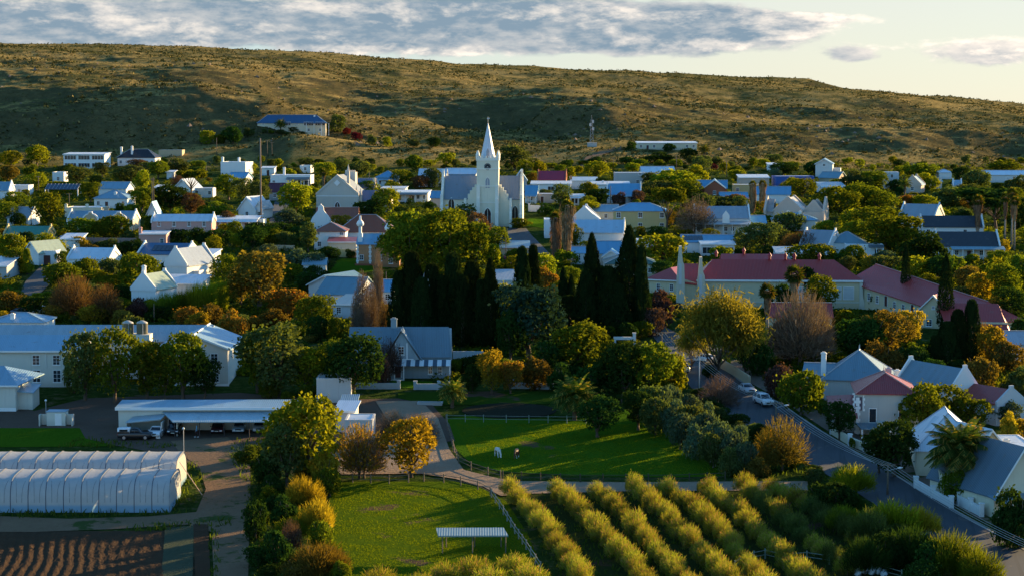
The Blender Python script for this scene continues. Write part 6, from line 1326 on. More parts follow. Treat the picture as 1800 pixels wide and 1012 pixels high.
# ---------------------------------------------------------------- trees placed one by one
T = """
round 65 256 293 48 lime;round 20 266 293 42 lime;low 14 292 318 36 russet;low 54 290 312 28 green;round 64 304 336 42 lime;low 106 319 338 54 lime;round 135 293 326 56 olive;round 180 286 312 30 olive;round 226 291 332 62 olive;low 250 300 336 32 lime;round 278 283 315 40 green;low 240 281 296 34 brown;low 310 280 304 60 olive;low 350 283 298 26 green
round 26 337 366 48 green;round 85 340 404 58 green;round 14 355 397 48 green;low 34 375 402 30 dark;round 160 321 356 42 green;low 185 326 346 26 grey;round 250 330 374 46 green;round 300 325 379 74 dark;round 336 340 380 42 brown;umbrella 336 294 352 64 green;bare 312 300 346 30 plum;round 402 308 352 52 green;round 430 314 358 52 olive;low 380 355 388 56 green;low 437 287 305 30 lime
low 148 384 422 76 green;low 205 380 422 66 green;round 182 388 424 46 green;low 215 357 380 32 dark;low 233 359 386 26 green;round 400 371 402 30 brown;low 394 394 416 30 lime;low 312 404 428 54 dark;low 352 400 434 52 dark;low 385 404 432 56 dark;round 411 389 426 32 green;low 418 411 436 26 lime;low 20 412 462 50 lime;low 85 409 452 62 lime;low 47 408 437 30 dark;low 140 416 437 38 gold;low 222 425 456 54 dark;low 345 424 450 28 gold;round 375 414 452 32 lime;round 445 398 442 54 dark
low 28 436 480 56 green;stump 48 438 482 24 lime;low 105 462 504 72 green;low 152 454 492 52 green;low 186 473 512 62 lime;low 246 446 514 98 green;low 210 500 530 50 dark
bare 130 476 562 86 brown;bare 186 494 566 66 brown;bare 108 500 562 50 brown;low 165 535 568 60 gold;low 24 510 548 66 russet;low 62 520 554 60 dark;low 4 546 568 26 gold;low 92 536 566 36 autumn;low 242 524 562 46 plum;low 215 545 572 50 russet
reed 362 492 552 46 lime;reed 385 486 548 36 lime;reed 345 500 556 40 lime;reed 300 512 556 44 green;reed 325 508 555 42 green;reed 275 520 560 40 green;low 330 538 574 52 autumn;low 372 534 580 46 russet;low 405 543 592 44 autumn;low 424 558 608 42 autumn;low 350 548 585 46 gold
round 396 448 510 62 green;round 456 444 545 118 russet;round 424 470 540 60 russet;low 505 508 556 74 autumn;low 480 540 580 66 russet;round 552 519 582 80 green;low 558 555 600 46 dark;low 590 560 600 30 green
tall 542 391 447 38 olive;round 475 400 436 54 green;low 502 408 438 38 olive;low 515 438 478 54 grey;low 552 444 480 46 grey;low 580 434 458 42 dark;round 512 464 504 48 green;low 550 467 500 38 dark;low 616 438 454 20 dark;low 540 478 512 40 dark;low 470 430 462 50 grey
round 488 568 695 150 olive;round 452 580 690 70 green;round 540 610 694 84 lime;round 620 588 702 116 dark;round 582 596 690 70 green;half 684 588 668 52 plum;low 668 625 680 50 plum
poplar 638 462 592 34 twig;poplar 665 425 578 26 twig;poplar 652 486 588 36 twig;poplar 676 520 590 26 brown;poplar 626 500 590 24 twig
round 722 374 486 104 green;round 786 368 482 122 green;round 832 392 478 76 green;round 690 400 470 56 green;round 752 384 470 80 lime;round 838 374 434 46 brown;low 802 360 404 74 olive;round 872 400 448 52 green;low 755 444 486 54 lime;round 882 498 572 56 lime;low 868 430 474 40 lime;low 905 438 470 34 green
stump 725 446 606 66 cypress;stump 702 478 606 50 cypress;stump 760 466 606 58 cypress;stump 797 448 606 62 cypress;stump 830 462 610 64 cypress;cypress 862 456 616 42 cypress;stump 778 486 608 60 cypress;stump 742 490 612 56 cypress;stump 848 492 614 52 cypress;stump 814 486 614 56 cypress
stump 918 436 574 42 cypress;stump 937 433 570 38 cypress;round 930 500 634 132 cedar;round 898 545 640 66 dark;low 966 470 516 44 autumn;low 946 446 494 66 lime;cypress 990 470 572 26 cypress;cypress 1004 484 572 24 cypress;cypress 1040 413 590 44 cypress;stump 1030 480 594 56 cypress;cypress 1105 400 586 60 cypress;stump 1127 434 590 36 cypress;stump 1068 470 592 72 cypress;stump 1085 500 594 56 cypress;stump 1000 520 590 60 cypress;stump 1137 520 588 30 dark
round 1020 566 658 118 green;round 1095 600 706 100 dark;round 1145 602 706 96 green;low 1176 622 698 76 lime;low 940 630 684 64 russet;low 985 638 688 50 dark;round 865 614 692 62 gold;round 897 634 692 48 autumn;low 1050 640 700 90 dark;low 830 640 690 40 dark;low 960 600 660 60 dark
round 1050 694 768 82 dark;round 1122 686 756 68 dark
vase 1265 654 714 80 twig;half 1375 722 826 98 russet;half 1350 745 826 60 autumn;low 1330 800 838 50 russet
weep 1262 488 664 158 feather;weep 1215 556 650 66 feather;weep 1310 540 660 90 feather;bare 1405 498 646 122 twig;bare 1432 520 640 80 twig;low 1440 566 632 54 gold;low 1380 560 640 70 plum;low 1330 600 660 60 dark;low 1160 510 575 60 plum;low 1145 540 590 50 plum
round 1442 484 556 62 green;low 1420 470 540 50 dark;low 1375 500 560 50 dark;low 1540 505 545 40 dark
low 1360 272 288 38 olive;round 1376 286 310 62 dark;low 1432 285 308 44 dark;round 1410 314 350 62 green;low 1388 320 346 40 lime;low 1498 300 336 48 olive;round 1540 302 336 52 green;low 1522 312 340 38 dark;low 1572 316 338 28 dark;low 1618 288 314 66 green;low 1630 304 334 44 lime;low 1690 294 324 44 dark;low 1720 300 332 56 olive;low 1762 284 304 66 green;low 1785 308 344 56 olive;low 1580 292 308 20 lime
round 1476 328 388 84 green;round 1512 322 378 76 green;round 1546 334 380 72 green;low 1592 344 374 32 autumn;low 1622 344 374 48 lime;low 1665 328 362 74 olive;low 1702 324 358 54 olive;umbrella 1722 326 400 150 dark;umbrella 1750 340 410 110 dark;round 1790 350 420 60 dark;low 1690 372 410 50 dark
low 1496 370 412 46 lime;round 1538 364 418 104 green;round 1562 380 448 118 green;round 1510 388 440 70 green;low 1620 406 474 104 dark;low 1585 400 450 60 green;low 1450 388 414 42 lime;low 1386 374 408 58 olive;low 1364 394 434 54 olive;bare 1412 404 446 66 brown;bare 1390 408 446 40 brown;low 1430 430 470 86 green;low 1502 432 468 54 green;low 1530 450 484 36 gold;low 1480 445 475 40 dark
low 1560 450 496 66 olive;low 1604 452 500 76 lime;low 1650 450 500 48 dark;low 1740 452 504 58 lime;low 1700 468 518 66 russet;round 1762 464 536 66 green;low 1794 450 506 56 green;low 1727 480 528 54 gold;round 1775 505 580 70 dark;low 1640 480 510 50 green;low 1675 450 490 50 green;low 1795 560 610 50 dark
pencil 1591 430 552 20 cypress;pencil 1661 448 586 30 cypress;stump 1706 528 648 46 cypress;stump 1664 566 654 58 cypress;stump 1682 545 650 50 cypress;stump 1645 590 655 44 cypress
round 1500 562 640 96 dark;round 1558 544 636 92 russet;round 1600 545 614 56 gold;low 1530 560 640 70 dark;low 1556 598 670 76 russet;low 1604 610 670 66 dark;round 1740 572 652 66 gold;low 1772 600 660 66 russet;low 1722 628 690 66 russet;low 1792 640 690 56 olive;bare 1725 560 640 50 brown;low 1640 630 680 50 dark
low 1408 650 728 92 green;low 1370 640 700 60 plum;round 1476 704 772 64 dark;round 1572 736 838 100 dark;round 1545 752 832 60 dark;low 1618 668 764 104 green;round 1660 674 750 84 green;low 1702 698 752 76 green;low 1722 680 714 34 russet;low 1770 704 746 56 grey;low 1772 720 770 34 gold;low 1800 735 765 40 gold;bush 1497 768 788 14 green;low 1678 824 884 56 green;low 1712 840 884 40 dark
low 1795 858 962 100 dark;low 1770 890 960 60 dark
spray 1495 812 872 74 lime;low 1470 845 905 80 dark;low 1440 850 900 60 dark;spray 1565 874 946 96 lime;spray 1615 884 944 66 gold;spray 1530 890 960 70 olive;spray 1600 920 998 86 dark;low 1560 930 1000 80 dark;spray 1672 928 1018 96 green;spray 1716 958 1034 84 green;low 1640 950 1020 70 dark;spray 1520 940 1010 80 dark;low 1620 985 1040 80 dark
round 905 257 304 68 olive;low 948 284 306 30 lime;low 1000 294 312 28 lime;round 1047 284 316 54 lime;low 1090 304 320 32 green;low 1112 287 303 32 lime;round 1142 304 330 38 olive;low 1182 300 334 104 lime;low 1222 290 322 50 lime;round 1205 316 350 66 green;low 1160 318 350 60 olive;round 1231 276 308 36 olive;low 1292 292 312 30 green;bush 1255 289 300 13 red
round 985 324 362 46 olive;low 1034 321 348 32 lime;round 1048 332 362 48 dark;low 1086 338 362 30 plum;low 1122 335 360 34 plum;umbrella 1172 324 414 70 green;half 1222 342 414 76 twig;round 1240 340 380 40 olive;low 1255 344 366 84 olive;low 1292 342 366 38 brown;round 1036 353 388 44 lime;low 960 358 380 34 dark;low 1165 413 464 92 lime;round 1156 398 424 42 dark;round 1010 394 442 28 green;round 1310 400 446 50 olive;round 1345 392 446 66 olive;low 915 384 402 40 green;low 1060 390 402 20 green;low 1140 440 470 40 green
round 455 319 362 42 olive;round 520 321 382 66 lime;bare 482 304 322 20 brown;low 570 286 308 50 lime;round 600 280 304 34 olive;low 630 284 312 54 olive;round 645 318 348 44 green;low 682 332 372 52 lime;low 650 346 384 70 dark;round 705 299 328 48 green;low 740 309 332 34 brown;low 730 274 302 36 green;round 785 270 296 42 lime;low 640 368 384 50 olive;low 505 366 396 60 grey;low 490 392 422 60 dark;low 525 400 430 40 dark;low 760 296 330 30 olive;low 820 288 305 40 olive
low 363 231 254 26 lime;low 410 224 254 42 dark;low 386 238 254 24 green;low 437 227 242 22 olive;low 595 204 234 38 olive;low 575 218 234 14 lime;bush 610 226 238 18 red;bush 627 233 248 20 red;low 540 221 236 30 dark;low 515 222 236 30 dark;low 680 241 258 22 lime;low 728 246 260 24 olive;low 762 243 260 24 dark;low 655 238 256 20 olive;low 1110 250 266 24 dark;low 1175 253 268 26 dark;low 1210 262 284 30 dark;low 1160 268 288 60 dark
round 535 690 850 152 lime;round 505 740 860 90 olive;low 572 796 858 56 gold;low 580 822 872 54 green;spray 532 832 900 66 gold;spray 560 872 944 64 gold;low 566 915 970 54 green;spray 560 948 1022 96 russet;half 512 905 975 46 plum;low 474 850 892 42 green;low 450 880 950 50 dark;low 485 930 1000 60 dark;low 470 800 860 60 dark;low 500 870 930 56 dark;low 525 985 1030 70 russet;low 600 985 1030 40 green
half 632 732 840 100 autumn;half 640 742 840 80 twig;round 722 732 838 112 gold;vase 735 722 775 84 twig;vase 690 716 760 60 twig
round 150 582 704 86 olive;round 202 574 708 92 green;low 235 556 640 54 olive;round 258 600 704 84 green;round 322 584 704 96 green;round 360 630 704 60 dark;round 290 620 704 60 green;low 130 620 690 40 olive
"""
for line in T.strip().replace('\n', ';').split(';'):
    a = line.split(); tree(a[0], *[float(v) for v in a[1:5]], a[5])
# olive trees along the paddock's road side
for x, yt, yb, w in ((1140,668,745,54),(1165,672,742,52),(1152,690,764,56),(1184,690,768,60),(1212,702,782,60),(1196,716,790,58),(1238,716,796,62),(1226,738,808,60),(1262,732,812,62),(1254,754,822,58),(1288,748,824,62),(1284,774,836,58),(1310,768,834,56),(1215,684,750,50),(1180,668,730,46),(1240,695,765,50),(1300,738,806,56)):
    tree('low', x, yt+8, yb, w*.9, 'grey' if x % 6 else 'olive', group='olive trees along the paddock')
# orchard rows
ROWS = [[(893,868),(930,905),(965,950),(1000,995),(1035,1045)], [(978,872),(1020,915),(1065,960),(1110,1005),(1150,1050)], [(1045,872),(1085,905),(1125,950),(1170,1000),(1215,1050)], [(1115,868),(1150,900),(1200,950),(1245,995),(1295,1045)],
        [(1168,870),(1222,905),(1265,950),(1310,1000),(1350,1050)], [(1240,868),(1285,905),(1330,945),(1375,990),(1430,1045)], [(1305,868),(1350,902),(1395,940),(1440,975),(1500,1020)], [(1360,868),(1420,900),(1470,935),(1530,975)]]
for r_, row in enumerate(ROWS):
    P = [at(*p) for p in row]; acc = 0
    for a, b in zip(P[:-1], P[1:]):
        L = (b-a).length; t = acc
        while t < L:
            q = a.lerp(b, t/L); q = Vector((q.x+random.uniform(-.3, .3), q.y+random.uniform(-.3, .3), 0)); q.z = .05*q.y
            far_ = (r_ >= 7 or (r_ >= 6 and q.y < 250)); plant('orchard', q, random.uniform(1.1, 1.6), random.uniform(2.0, 3.3), 'orchard' if not far_ or random.random() < .35 else 'olive', near=r_); t += 2.4
        acc = t-L
for x, yb in ((668,1035),(780,1030),(832,1020),(905,1012),(930,1035),(860,1040),(740,1045)): plant('orchard', at(x, yb), random.uniform(1.8, 2.2), random.uniform(2.6, 3.1), 'orchard', near=9)
def brush(px, n, cols, r0, r1, seed, wd=0.0, kind='low'):       # bushes scattered along a line of the photo
    r = random.Random(seed); P = [at(*p) for p in px]; L = [(b-a).length for a, b in zip(P[:-1], P[1:])]; tot = sum(L)
    for i in range(n):
        t = (i+r.uniform(.1, .9))/n*tot; k = 0
        while t > L[k] and k < len(L)-1: t -= L[k]; k += 1
        q = P[k].lerp(P[k+1], t/L[k]); q = Vector((q.x+r.uniform(-wd, wd), q.y+r.uniform(-wd, wd), 0)); q.z = hz(q.x, q.y); rad = r.uniform(r0, r1)
        plant(kind, q, rad, rad*r.uniform(.95, 1.5), r.choice(cols))
brush([(455,1030),(470,930),(450,830),(440,790)], 12, ['dark','green','weed','dark'], 1.2, 2.2, 1, 1.5)
brush([(560,1040),(545,960),(520,900),(520,850),(560,830)], 14, ['gold','green','dark','olive','russet'], 1.2, 2.1, 2, 2.2, 'spray')
brush([(1225,702),(1290,755),(1400,822),(1460,862)], 16, ['dark','dark','green','olive'], 1.2, 2.0, 3, 1.0)
brush([(690,645),(790,655),(880,650),(1060,665)], 14, ['dark','dark','green'], 1.5, 3.0, 4, 3.0)
brush([(700,608),(860,612),(1140,596)], 16, ['dark','cypress','green'], 1.8, 3.2, 5, 2.0)
brush([(580,700),(630,702),(450,700)], 6, ['dark','green'], 1.2, 2.2, 6, 1.0)
brush([(1190,676),(1300,640),(1350,650),(1400,690)], 9, ['dark','plum','dark'], 1.2, 2.2, 7, 1.5)
brush([(1440,560),(1540,600),(1650,660),(1780,690)], 22, ['dark','dark','green','olive','russet'], 1.6, 3.0, 8, 4.0)
brush([(1000,560),(1140,560),(1190,540)], 6, ['dark','plum'], 1.2, 2.4, 9, 3.0)
brush([(458,236),(500,240),(570,238)], 9, ['dark','olive','green'], 1.2, 2.4, 10, 2.0)
brush([(20,575),(250,562),(440,580),(600,600)], 26, ['dark','russet','green','autumn','olive'], 1.4, 2.6, 11, 3.5)
brush([(1600,700),(1640,740),(1700,735)], 6, ['dark','green'], 1.3, 2.2, 12, 1.5)
brush([(1480,905),(1560,960),(1660,1010)], 12, ['dark','green','olive'], 1.5, 2.6, 13, 2.5, 'spray')
# random garden greenery between the houses (not on roofs, streets or the fields)
def free(x, y, pad):
    for nm, bx, by, w, d, th, _ in LANDMARKS:
        dx, dy = x-bx, y-by; u = dx*math.cos(th)+dy*math.sin(th); v = -dx*math.sin(th)+dy*math.cos(th)
        if abs(u) < w/2+pad and abs(v) < d/2+pad: return False
        if abs(u) < w/2 and -d/2-7*min(1, y/400) < v < 0 and random.random() < .9: return False      # keep facades open to view
    return True
NOGO = [(470,515,345,402),(862,985,402,470),(30,95,470,525),(925,975,366,402),(1120,1250,575,640),(572,700,440,490)]
rs_ = random.Random(77)
FILL = 0
for tries in range(9000):
    if FILL >= 330: break
    y = 218750/(rs_.uniform(296, 560)-20); py = 20+218750/y; px = rs_.uniform(-40, 1850)
    if any(a < px < b and c < py < d for a, b, c, d in NOGO): continue
    x = (px-900)/F*y; far = min(1, (y-380)/400); rad = rs_.uniform(1.3, 3.4)
    if not free(x, y, rad*.75): continue
    if any((o.location.x-x)**2+(o.location.y-y)**2 < (rd*.8+rad*.7)**2 for o, _, _, rd, _, _, _ in PLANTS): continue
    kind = rs_.choice(['low', 'low', 'low', 'bush', 'round', 'round']); hh = rad*rs_.uniform(.9, 1.3)*(1.35 if kind == 'round' else 1)
    random.seed(FILL); plant(kind, Vector((x, y, hz(x, y))), rad, hh, rs_.choice(['green', 'green', 'dark', 'olive', 'lime', 'olive', 'dark', 'russet', 'lime', 'green', 'grey', 'gold' if rs_.random() < .4 else 'green'])); FILL += 1
# a line of hill-foot shrubs
for i in range(70):
    px = -30+i*27+rs_.uniform(-9, 9); py = rs_.uniform(287, 303); p = at(px, py)
    if not free(p.x, p.y, 1.5): continue
    plant('low', p, rs_.uniform(1.5, 3.6), rs_.uniform(1.6, 3.8), rs_.choice(['olive', 'green', 'dark', 'lime', 'olive']))
# ---------------------------------------------------------------- polytunnels, fences, poles, vehicles, animals
def tunnel_mat():
    m = newmat('tunnel_film'); v = objco(); n = noise(v, .8, 4); x, y, z = xyz(v)
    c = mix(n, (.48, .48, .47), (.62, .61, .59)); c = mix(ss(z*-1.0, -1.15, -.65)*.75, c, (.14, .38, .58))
    p = N.new('ShaderNodeBsdfPrincipled'); N.t.links.new(c.s, p.inputs['Base Color']); p.inputs['Roughness'].default_value = .45
    b = N.new('ShaderNodeBump'); b.inputs['Strength'].default_value = .35; b.inputs['Distance'].default_value = .12; N.t.links.new(noise(vec(x*1.2, y*.6, z*.6), 1.3, 4, .6).s, b.inputs['Height']); N.t.links.new(b.outputs[0], p.inputs['Normal'])
    t = N.new('ShaderNodeBsdfTranslucent'); N.t.links.new(c.s, t.inputs[0]); x_ = N.new('ShaderNodeMixShader'); x_.inputs[0].default_value = .38
    N.t.links.new(p.outputs[0], x_.inputs[1]); N.t.links.new(t.outputs[0], x_.inputs[2]); o = N.new('ShaderNodeOutputMaterial'); N.t.links.new(x_.outputs[0], o.inputs[0]); return m
FILM = tunnel_mat(); RIB = simple('tunnel_rib', (.10, .11, .14), .6); 
def tunnel(xr, yb, hh, label):
    P = at(xr, yb); k = 1/S(P.y); root = empty('polytunnel', P, 0, label, 'polytunnel', 'polytunnels'); D = 8.6; nb = 15; bay = 31.5*k; n = 14
    def prof(t, h): # t 0..1 across
        a = math.pi*t; c = math.cos(a); s = math.sin(a); return D/2-(D/2)*math.copysign(abs(c)**.5, c), h*s**.5
    V = []; F_ = []; sub = 6
    for i in range(nb*sub+1):
        x = -i*bay/sub; sag = math.sin(math.pi*(i % sub)/sub)**.8*(.018+.025*((i//sub*7) % 5)/4) if i % sub else 0
        for j in range(n+1):
            y, z = prof(j/n, hh-sag*1.6); y2 = y+(.0 if j in (0, n) else (D/2-y)*sag*.06); V.append((x, y2, z+.05*y2))
    for i in range(nb*sub):
        for j in range(n): a = i*(n+1)+j; F_.append((a, a+1, a+n+2, a+n+1))
    me = bpy.data.meshes.new('film'); me.from_pydata(V, [], F_); me.materials.append(FILM); me.polygons.foreach_set('use_smooth', [True]*len(F_)); link(bpy.data.objects.new('film', me), root)
    for i in range(nb+1):
        mb = MB(); pts = [(-i*bay, prof(j/n, hh+.03)[0]*1.005-.02, prof(j/n, hh+.03)[1]+.05*prof(j/n, hh)[0]) for j in range(n+1)]; mb.tube(pts, .05, 5); mb.build('rib', RIB, root)
    for i in range(nb):                     # slack guy strings crossing each bay
        mb = MB(); pts = lambda q0, q1: [(-(i+q0+(q1-q0)*(j/7)**2)*bay, prof(.03+j/7*.47, hh+.02)[0], prof(.03+j/7*.47, hh+.02)[1]) for j in range(8)]
        mb.tube(pts(.35, .05), .018, 3); mb.build('tie_string', RIB, root); mb = MB(); mb.tube(pts(.65, .95), .018, 3); mb.build('tie_string', RIB, root)
    mb = MB(); q = [(.02, prof(j/n, hh)[0], prof(j/n, hh)[1]-.02) for j in range(n+1)]; mb.add(q, [tuple(range(len(q)))]); mb.build('end_sheet', FILM, root)
    mb = MB().tube([(0,0,0),(.1,-.02,hh*.9)], .05, 5); mb.build('end_post', STEEL, root)
    return root
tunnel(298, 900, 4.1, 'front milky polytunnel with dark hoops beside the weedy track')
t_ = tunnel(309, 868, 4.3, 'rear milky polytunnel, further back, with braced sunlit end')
p0 = Vector((.3, 1.5, 4.0)); mb = MB().tube([p0, (3.6, -1.0, .1)], .05, 5); mb.build('brace', simple('pale_brace', (.55,.35,.25)), t_)
FW = simple('fence_timber', (.17, .125, .085), .9, var=.3, scale=3); FG = simple('fence_greenish', (.20, .24, .19), .9, var=.25, scale=3)
def rail_fence(label, px, h=1.25, rails=(.55, 1.05), step=2.9, mat=None, r=.055):
    mat = mat or FW; P = [at(*p) for p in px]; root = empty('rail_fence', P[0], 0, label, 'fence', 'post and rail fences'); pts = []
    for a, b in zip(P[:-1], P[1:]):
        n = max(1, round((b-a).length/step)); pts += [a.lerp(b, i/n) for i in range(n)]
    pts.append(P[-1]); o = P[0]; pts = [p-o for p in pts]
    for p in pts: MB().tube([(p.x, p.y, p.z-.3), (p.x+random.uniform(-.03,.03), p.y, p.z+h)], r*1.5, 6).build('post', mat, root)
    for z in rails:
        mb = MB()
        for a, b in zip(pts[:-1], pts[1:]): mb.tube([a+Vector((0,0,z)), b+Vector((0,0,z+.0))], r*.8, 5)
        mb.build('rail', mat, root)
    return root
rail_fence('brown post and rail fence between gravel yard and lower meadow', [(588,846),(620,848),(684,850),(718,848)])
rail_fence('brown post and rail fence curving along the meadow to its corner', [(745,846),(780,848),(810,853),(840,860),(862,871)])
rail_fence('pale post and rail fence running down the meadow side', [(864,874),(885,905),(905,938),(925,966),(950,1005)], mat=simple('fence_pale', (.26,.24,.19), .9))
rail_fence('weathered fence curving around the upper paddock beside the gravel drive', [(784,742),(790,765),(798,795),(806,815),(828,826),(858,836),(880,841)])
rail_fence('dark fence along the bottom of the upper paddock', [(884,842),(950,846),(1020,848),(1100,848),(1180,848),(1275,844)], mat=simple('fence_dark', (.06,.05,.03), .9))
rail_fence('greenish wire and post fence across the paddock in front of the pond', [(786,741),(850,742),(930,743),(1030,744)], mat=FG, r=.04)
rail_fence('pale green rail fence curving round the bare arena', [(1292,1003),(1305,993),(1325,986),(1345,982),(1380,990)], mat=FG)
rail_fence('pale green rail fence along the arena beneath the dark roadside shrubs', [(1388,988),(1418,986),(1458,992),(1495,1000),(1530,1005),(1585,1020)], mat=FG)
tag(rail_fence('line of leaning pale stakes below the olive trees', [(1165,752),(1200,775),(1230,797),(1258,820)], h=1.5, rails=(), step=3.2, mat=simple('fence_pale', (.26,.24,.19), .9), r=.04), kind=None)
def field_shelter():
    P = at(775, 968); root = empty('field_shelter', P, R(1), 'open field shelter with corrugated green-grey roof on poles in the meadow', 'shelter'); k = 1/S(P.y); w = 120*k; d = 3.4
    roofpoly(root, 'roof', [((-.3, -1.2, 2.1), (w, -1.2, 2.1), (w-.5, d-1.6, 2.4), (-.6, d-1.6, 2.4))], metalroof('shelter_sheet', (.24,.31,.30)))
    for x, y in ((.2,-1.0),(w*.47,-1.0),(w-.3,-1.0),(.6,d-1.8),(w*.5,d-1.8),(w-.8,d-1.8)): MB().tube([(x, y, -.3), (x, y, 2.09 if y < 0 else 2.3)], .07, 6).build('post', FW, root)
field_shelter()
def pole(x, ytop, ybase, label, lamp=None, arms=1, mat=None, name='utility_pole', cat='utility pole', r=.13, wires=None):
    p = at(x, ybase); h = (ybase-ytop)/S(p.y); root = empty(name, p, 0, label, cat); mat = mat or FW
    MB().tube([(0,0,-.3),(0,0,h)], [r, r*.75], 8).build('pole', mat, root, True)
    for i in range(arms):
        c = MB().box(-1.0, 1.0, -.06, .06, h-.35-i*.7, h-.2-i*.7)
        for q in (-.9, -.3, .3, .9): c.tube([(q, 0, h-.2-i*.7), (q, 0, h-.02-i*.7)], .06, 5)
        co = c.build('crossarm', mat, root); co.rotation_euler = (0, 0, R(-20))
    if lamp:
        MB().tube([(0,0,h-1.0),(lamp*.7,-.1,h-.75),(lamp*1.3,-.15,h-.62)], .045, 5).build('lamp_arm', STEEL, root)
        MB().tube([(lamp*1.2,-.15,h-.6),(lamp*1.45,-.18,h-.58),(lamp*1.9,-.22,h-.52)], [.07,.15,.06], 8).build('lamp_head', TRIM, root, True)
    return p+Vector((0,0,h-.2))
A_ = pole(1560, 812, 870, 'street pole with lamp arm standing beside the asphalt road', lamp=1.0, r=.15)
B_ = pole(1364, 704, 745, 'street pole with small lamp by the bend near the red villa', lamp=1.0, r=.13)
C_ = pole(1229, 628, 690, 'tall pale utility pole beside the bare domed shrub', r=.12, mat=simple('pale_pole', (.50,.48,.44)))
D_ = pole(1890, 985, 1075, 'wooden pole just beyond the lower right corner', r=.15)
E_ = pole(1163, 582, 612, 'dark utility pole at the street corner', r=.12)
# overhead wires: sagging bundle between the poles
def wires(label, a, b, n=4, sp=.55, sag=1.0, r=.022):
    root = empty('overhead_wires', a, 0, label, 'wires'); d = (b-a); sd_ = Vector((d.y, -d.x, 0)).normalized()
    for i in range(n):
        off = sd_*(i-(n-1)/2)*sp; pts = [d*t+off-Vector((0,0,4*sag*t*(1-t))) for t in np.linspace(0, 1, 14)]; MB().tube(pts, r, 4).build('wire', simple('pale_cable', (.36,.37,.35), .5), root)
wires('four pale overhead wires sagging from the lamp pole toward the lower right', A_, D_); wires('four pale overhead wires between the two lamp poles', B_, A_); wires('overhead wires from the tall pale pole to the bend pole', C_, B_, 4); wires('overhead wires from the corner pole to the tall pale pole', E_, C_, 3)
# far poles and masts
def mast(x, ytop, ybase, label):
    p = at(x, ybase); h = (ybase-ytop)/S(p.y); root = empty('lattice_mast', p, 0, label, 'mast'); g = simple('mast_grey', (.34,.31,.30), .6)
    w0, w1 = .75, .35; c = MB()
    for sx in (-1, 1):
        for sy in (-1, 1): c.tube([(sx*w0,sy*w0,0),(sx*w1,sy*w1,h)], .08, 4)
    n = 9
    for i in range(n):
        a, b = i/n, (i+1)/n; wa, wb = w0+(w1-w0)*a, w0+(w1-w0)*b; s = 1 if i % 2 else -1
        for sy in (-1, 1): c.tube([(-s*wa, sy*wa, a*h), (s*wb, sy*wb, b*h)], .07, 4)
    c.build('lattice', g, root)
    for z, q in ((.55,.6),(.72,-.6),(.85,.5)): MB().box(q-.45, q+.45, -.9, -.6, h*z, h*z+1.3).build('antenna', simple('antenna_pink', (.60,.50,.46)), root)
    MB().tube([(0,0,h),(0,0,h+2)], .06, 4).build('whip', g, root)
mast(1040, 212, 254, 'grey lattice mast with antennas on the hillside')
p = at(1041, 259); o = MB().box(-2, 2, 0, 3, -.8, 1.7).box(-2.15, 2.15, -.15, 3.15, 1.7, 1.9).build('equipment_hut', GREY); o.location = p; tag(o, 'small grey equipment block at the foot of the lattice mast', 'hut')
pole(459, 244, 396, 'very tall brown mast post above the street', arms=0, r=.27, mat=simple('mast_brown', (.24,.17,.12), .9, var=.2), name='mast_post', cat='mast')
for x, yt, yb, lb in ((470,248,276,'wooden transformer pole, the one closest to the brown mast'),(478,250,275,'wooden transformer pole, farther from the brown mast'),(381,243,277,'thin dark pole on the slope above the white cube house'),(363,292,312,'short pole with lamp beside the dark hedge'),(268,314,388,'tall pale twin pole before the faded blue house'),(271,312,386,'second tall pale pole before the faded blue house'),(68,310,338,'wooden pole near the narrow-veranda house'),(55,364,400,'pale pole before the low grey-roofed house'),(122,340,362,'slim pole by the dark panelled roof'),(1189,273,296,'thin pole above the bright white roof'),(1277,282,312,'thin dark pole at the foot of the slope'),(943,270,292,'thin pole behind the church beside the olive tree'),(1078,278,300,'thin pole near the plain grey house'),(1073,327,362,'lamp pole before the blue gabled cottage'),(1604,342,365,'thin pole among the autumn bushes'),(1650,386,408,'pole before the black-thatched cottage'),(271,533,566,'wooden post behind the water tanks'),(1004,455,482,'thin pale pole beside the cypress group'),(679,477,520,'lamp post in front of the blue shed'),(889,418,460,'slim grey lamp post on the church street'),(649,303,330,'thin post beside the slate-violet roof')):
    pole(x, yt, yb, lb, arms=0 if x % 2 else 1, r=.14 if yb < 420 else .09)
def post_lamp(x, yt, yb, lb):
    p = at(x, yb); h = (yb-yt)/S(p.y); r = empty('lamp_post', p, 0, lb, 'lamp post'); MB().tube([(0,0,-.2),(0,0,h)], .05, 6).build('pole', STEEL, r); MB().tube([(0,0,h),(0,0,h+.12),(0,0,h+.3)], [.14,.2,.08], 8).build('lamp_head', TRIM, r, True)
post_lamp(323, 753, 793, 'thin post with small white lamp before the carport'); post_lamp(81, 704, 728, 'thin white-headed post by the corner building')
def round_sign():
    p = at(1194, 614); r = empty('road_sign', p, R(12), 'round-faced road sign seen from its back at the corner', 'road sign'); MB().tube([(0,0,-.2),(0,0,2.6)], .05, 6).build('pole', STEEL, r)
    MB().prism([(.45*math.cos(a), 2.35+.45*math.sin(a)) for a in [math.pi/8+math.pi/4*i for i in range(8)]], 'y', -.04, 0).build('sign_face', TRIM, r)
round_sign()
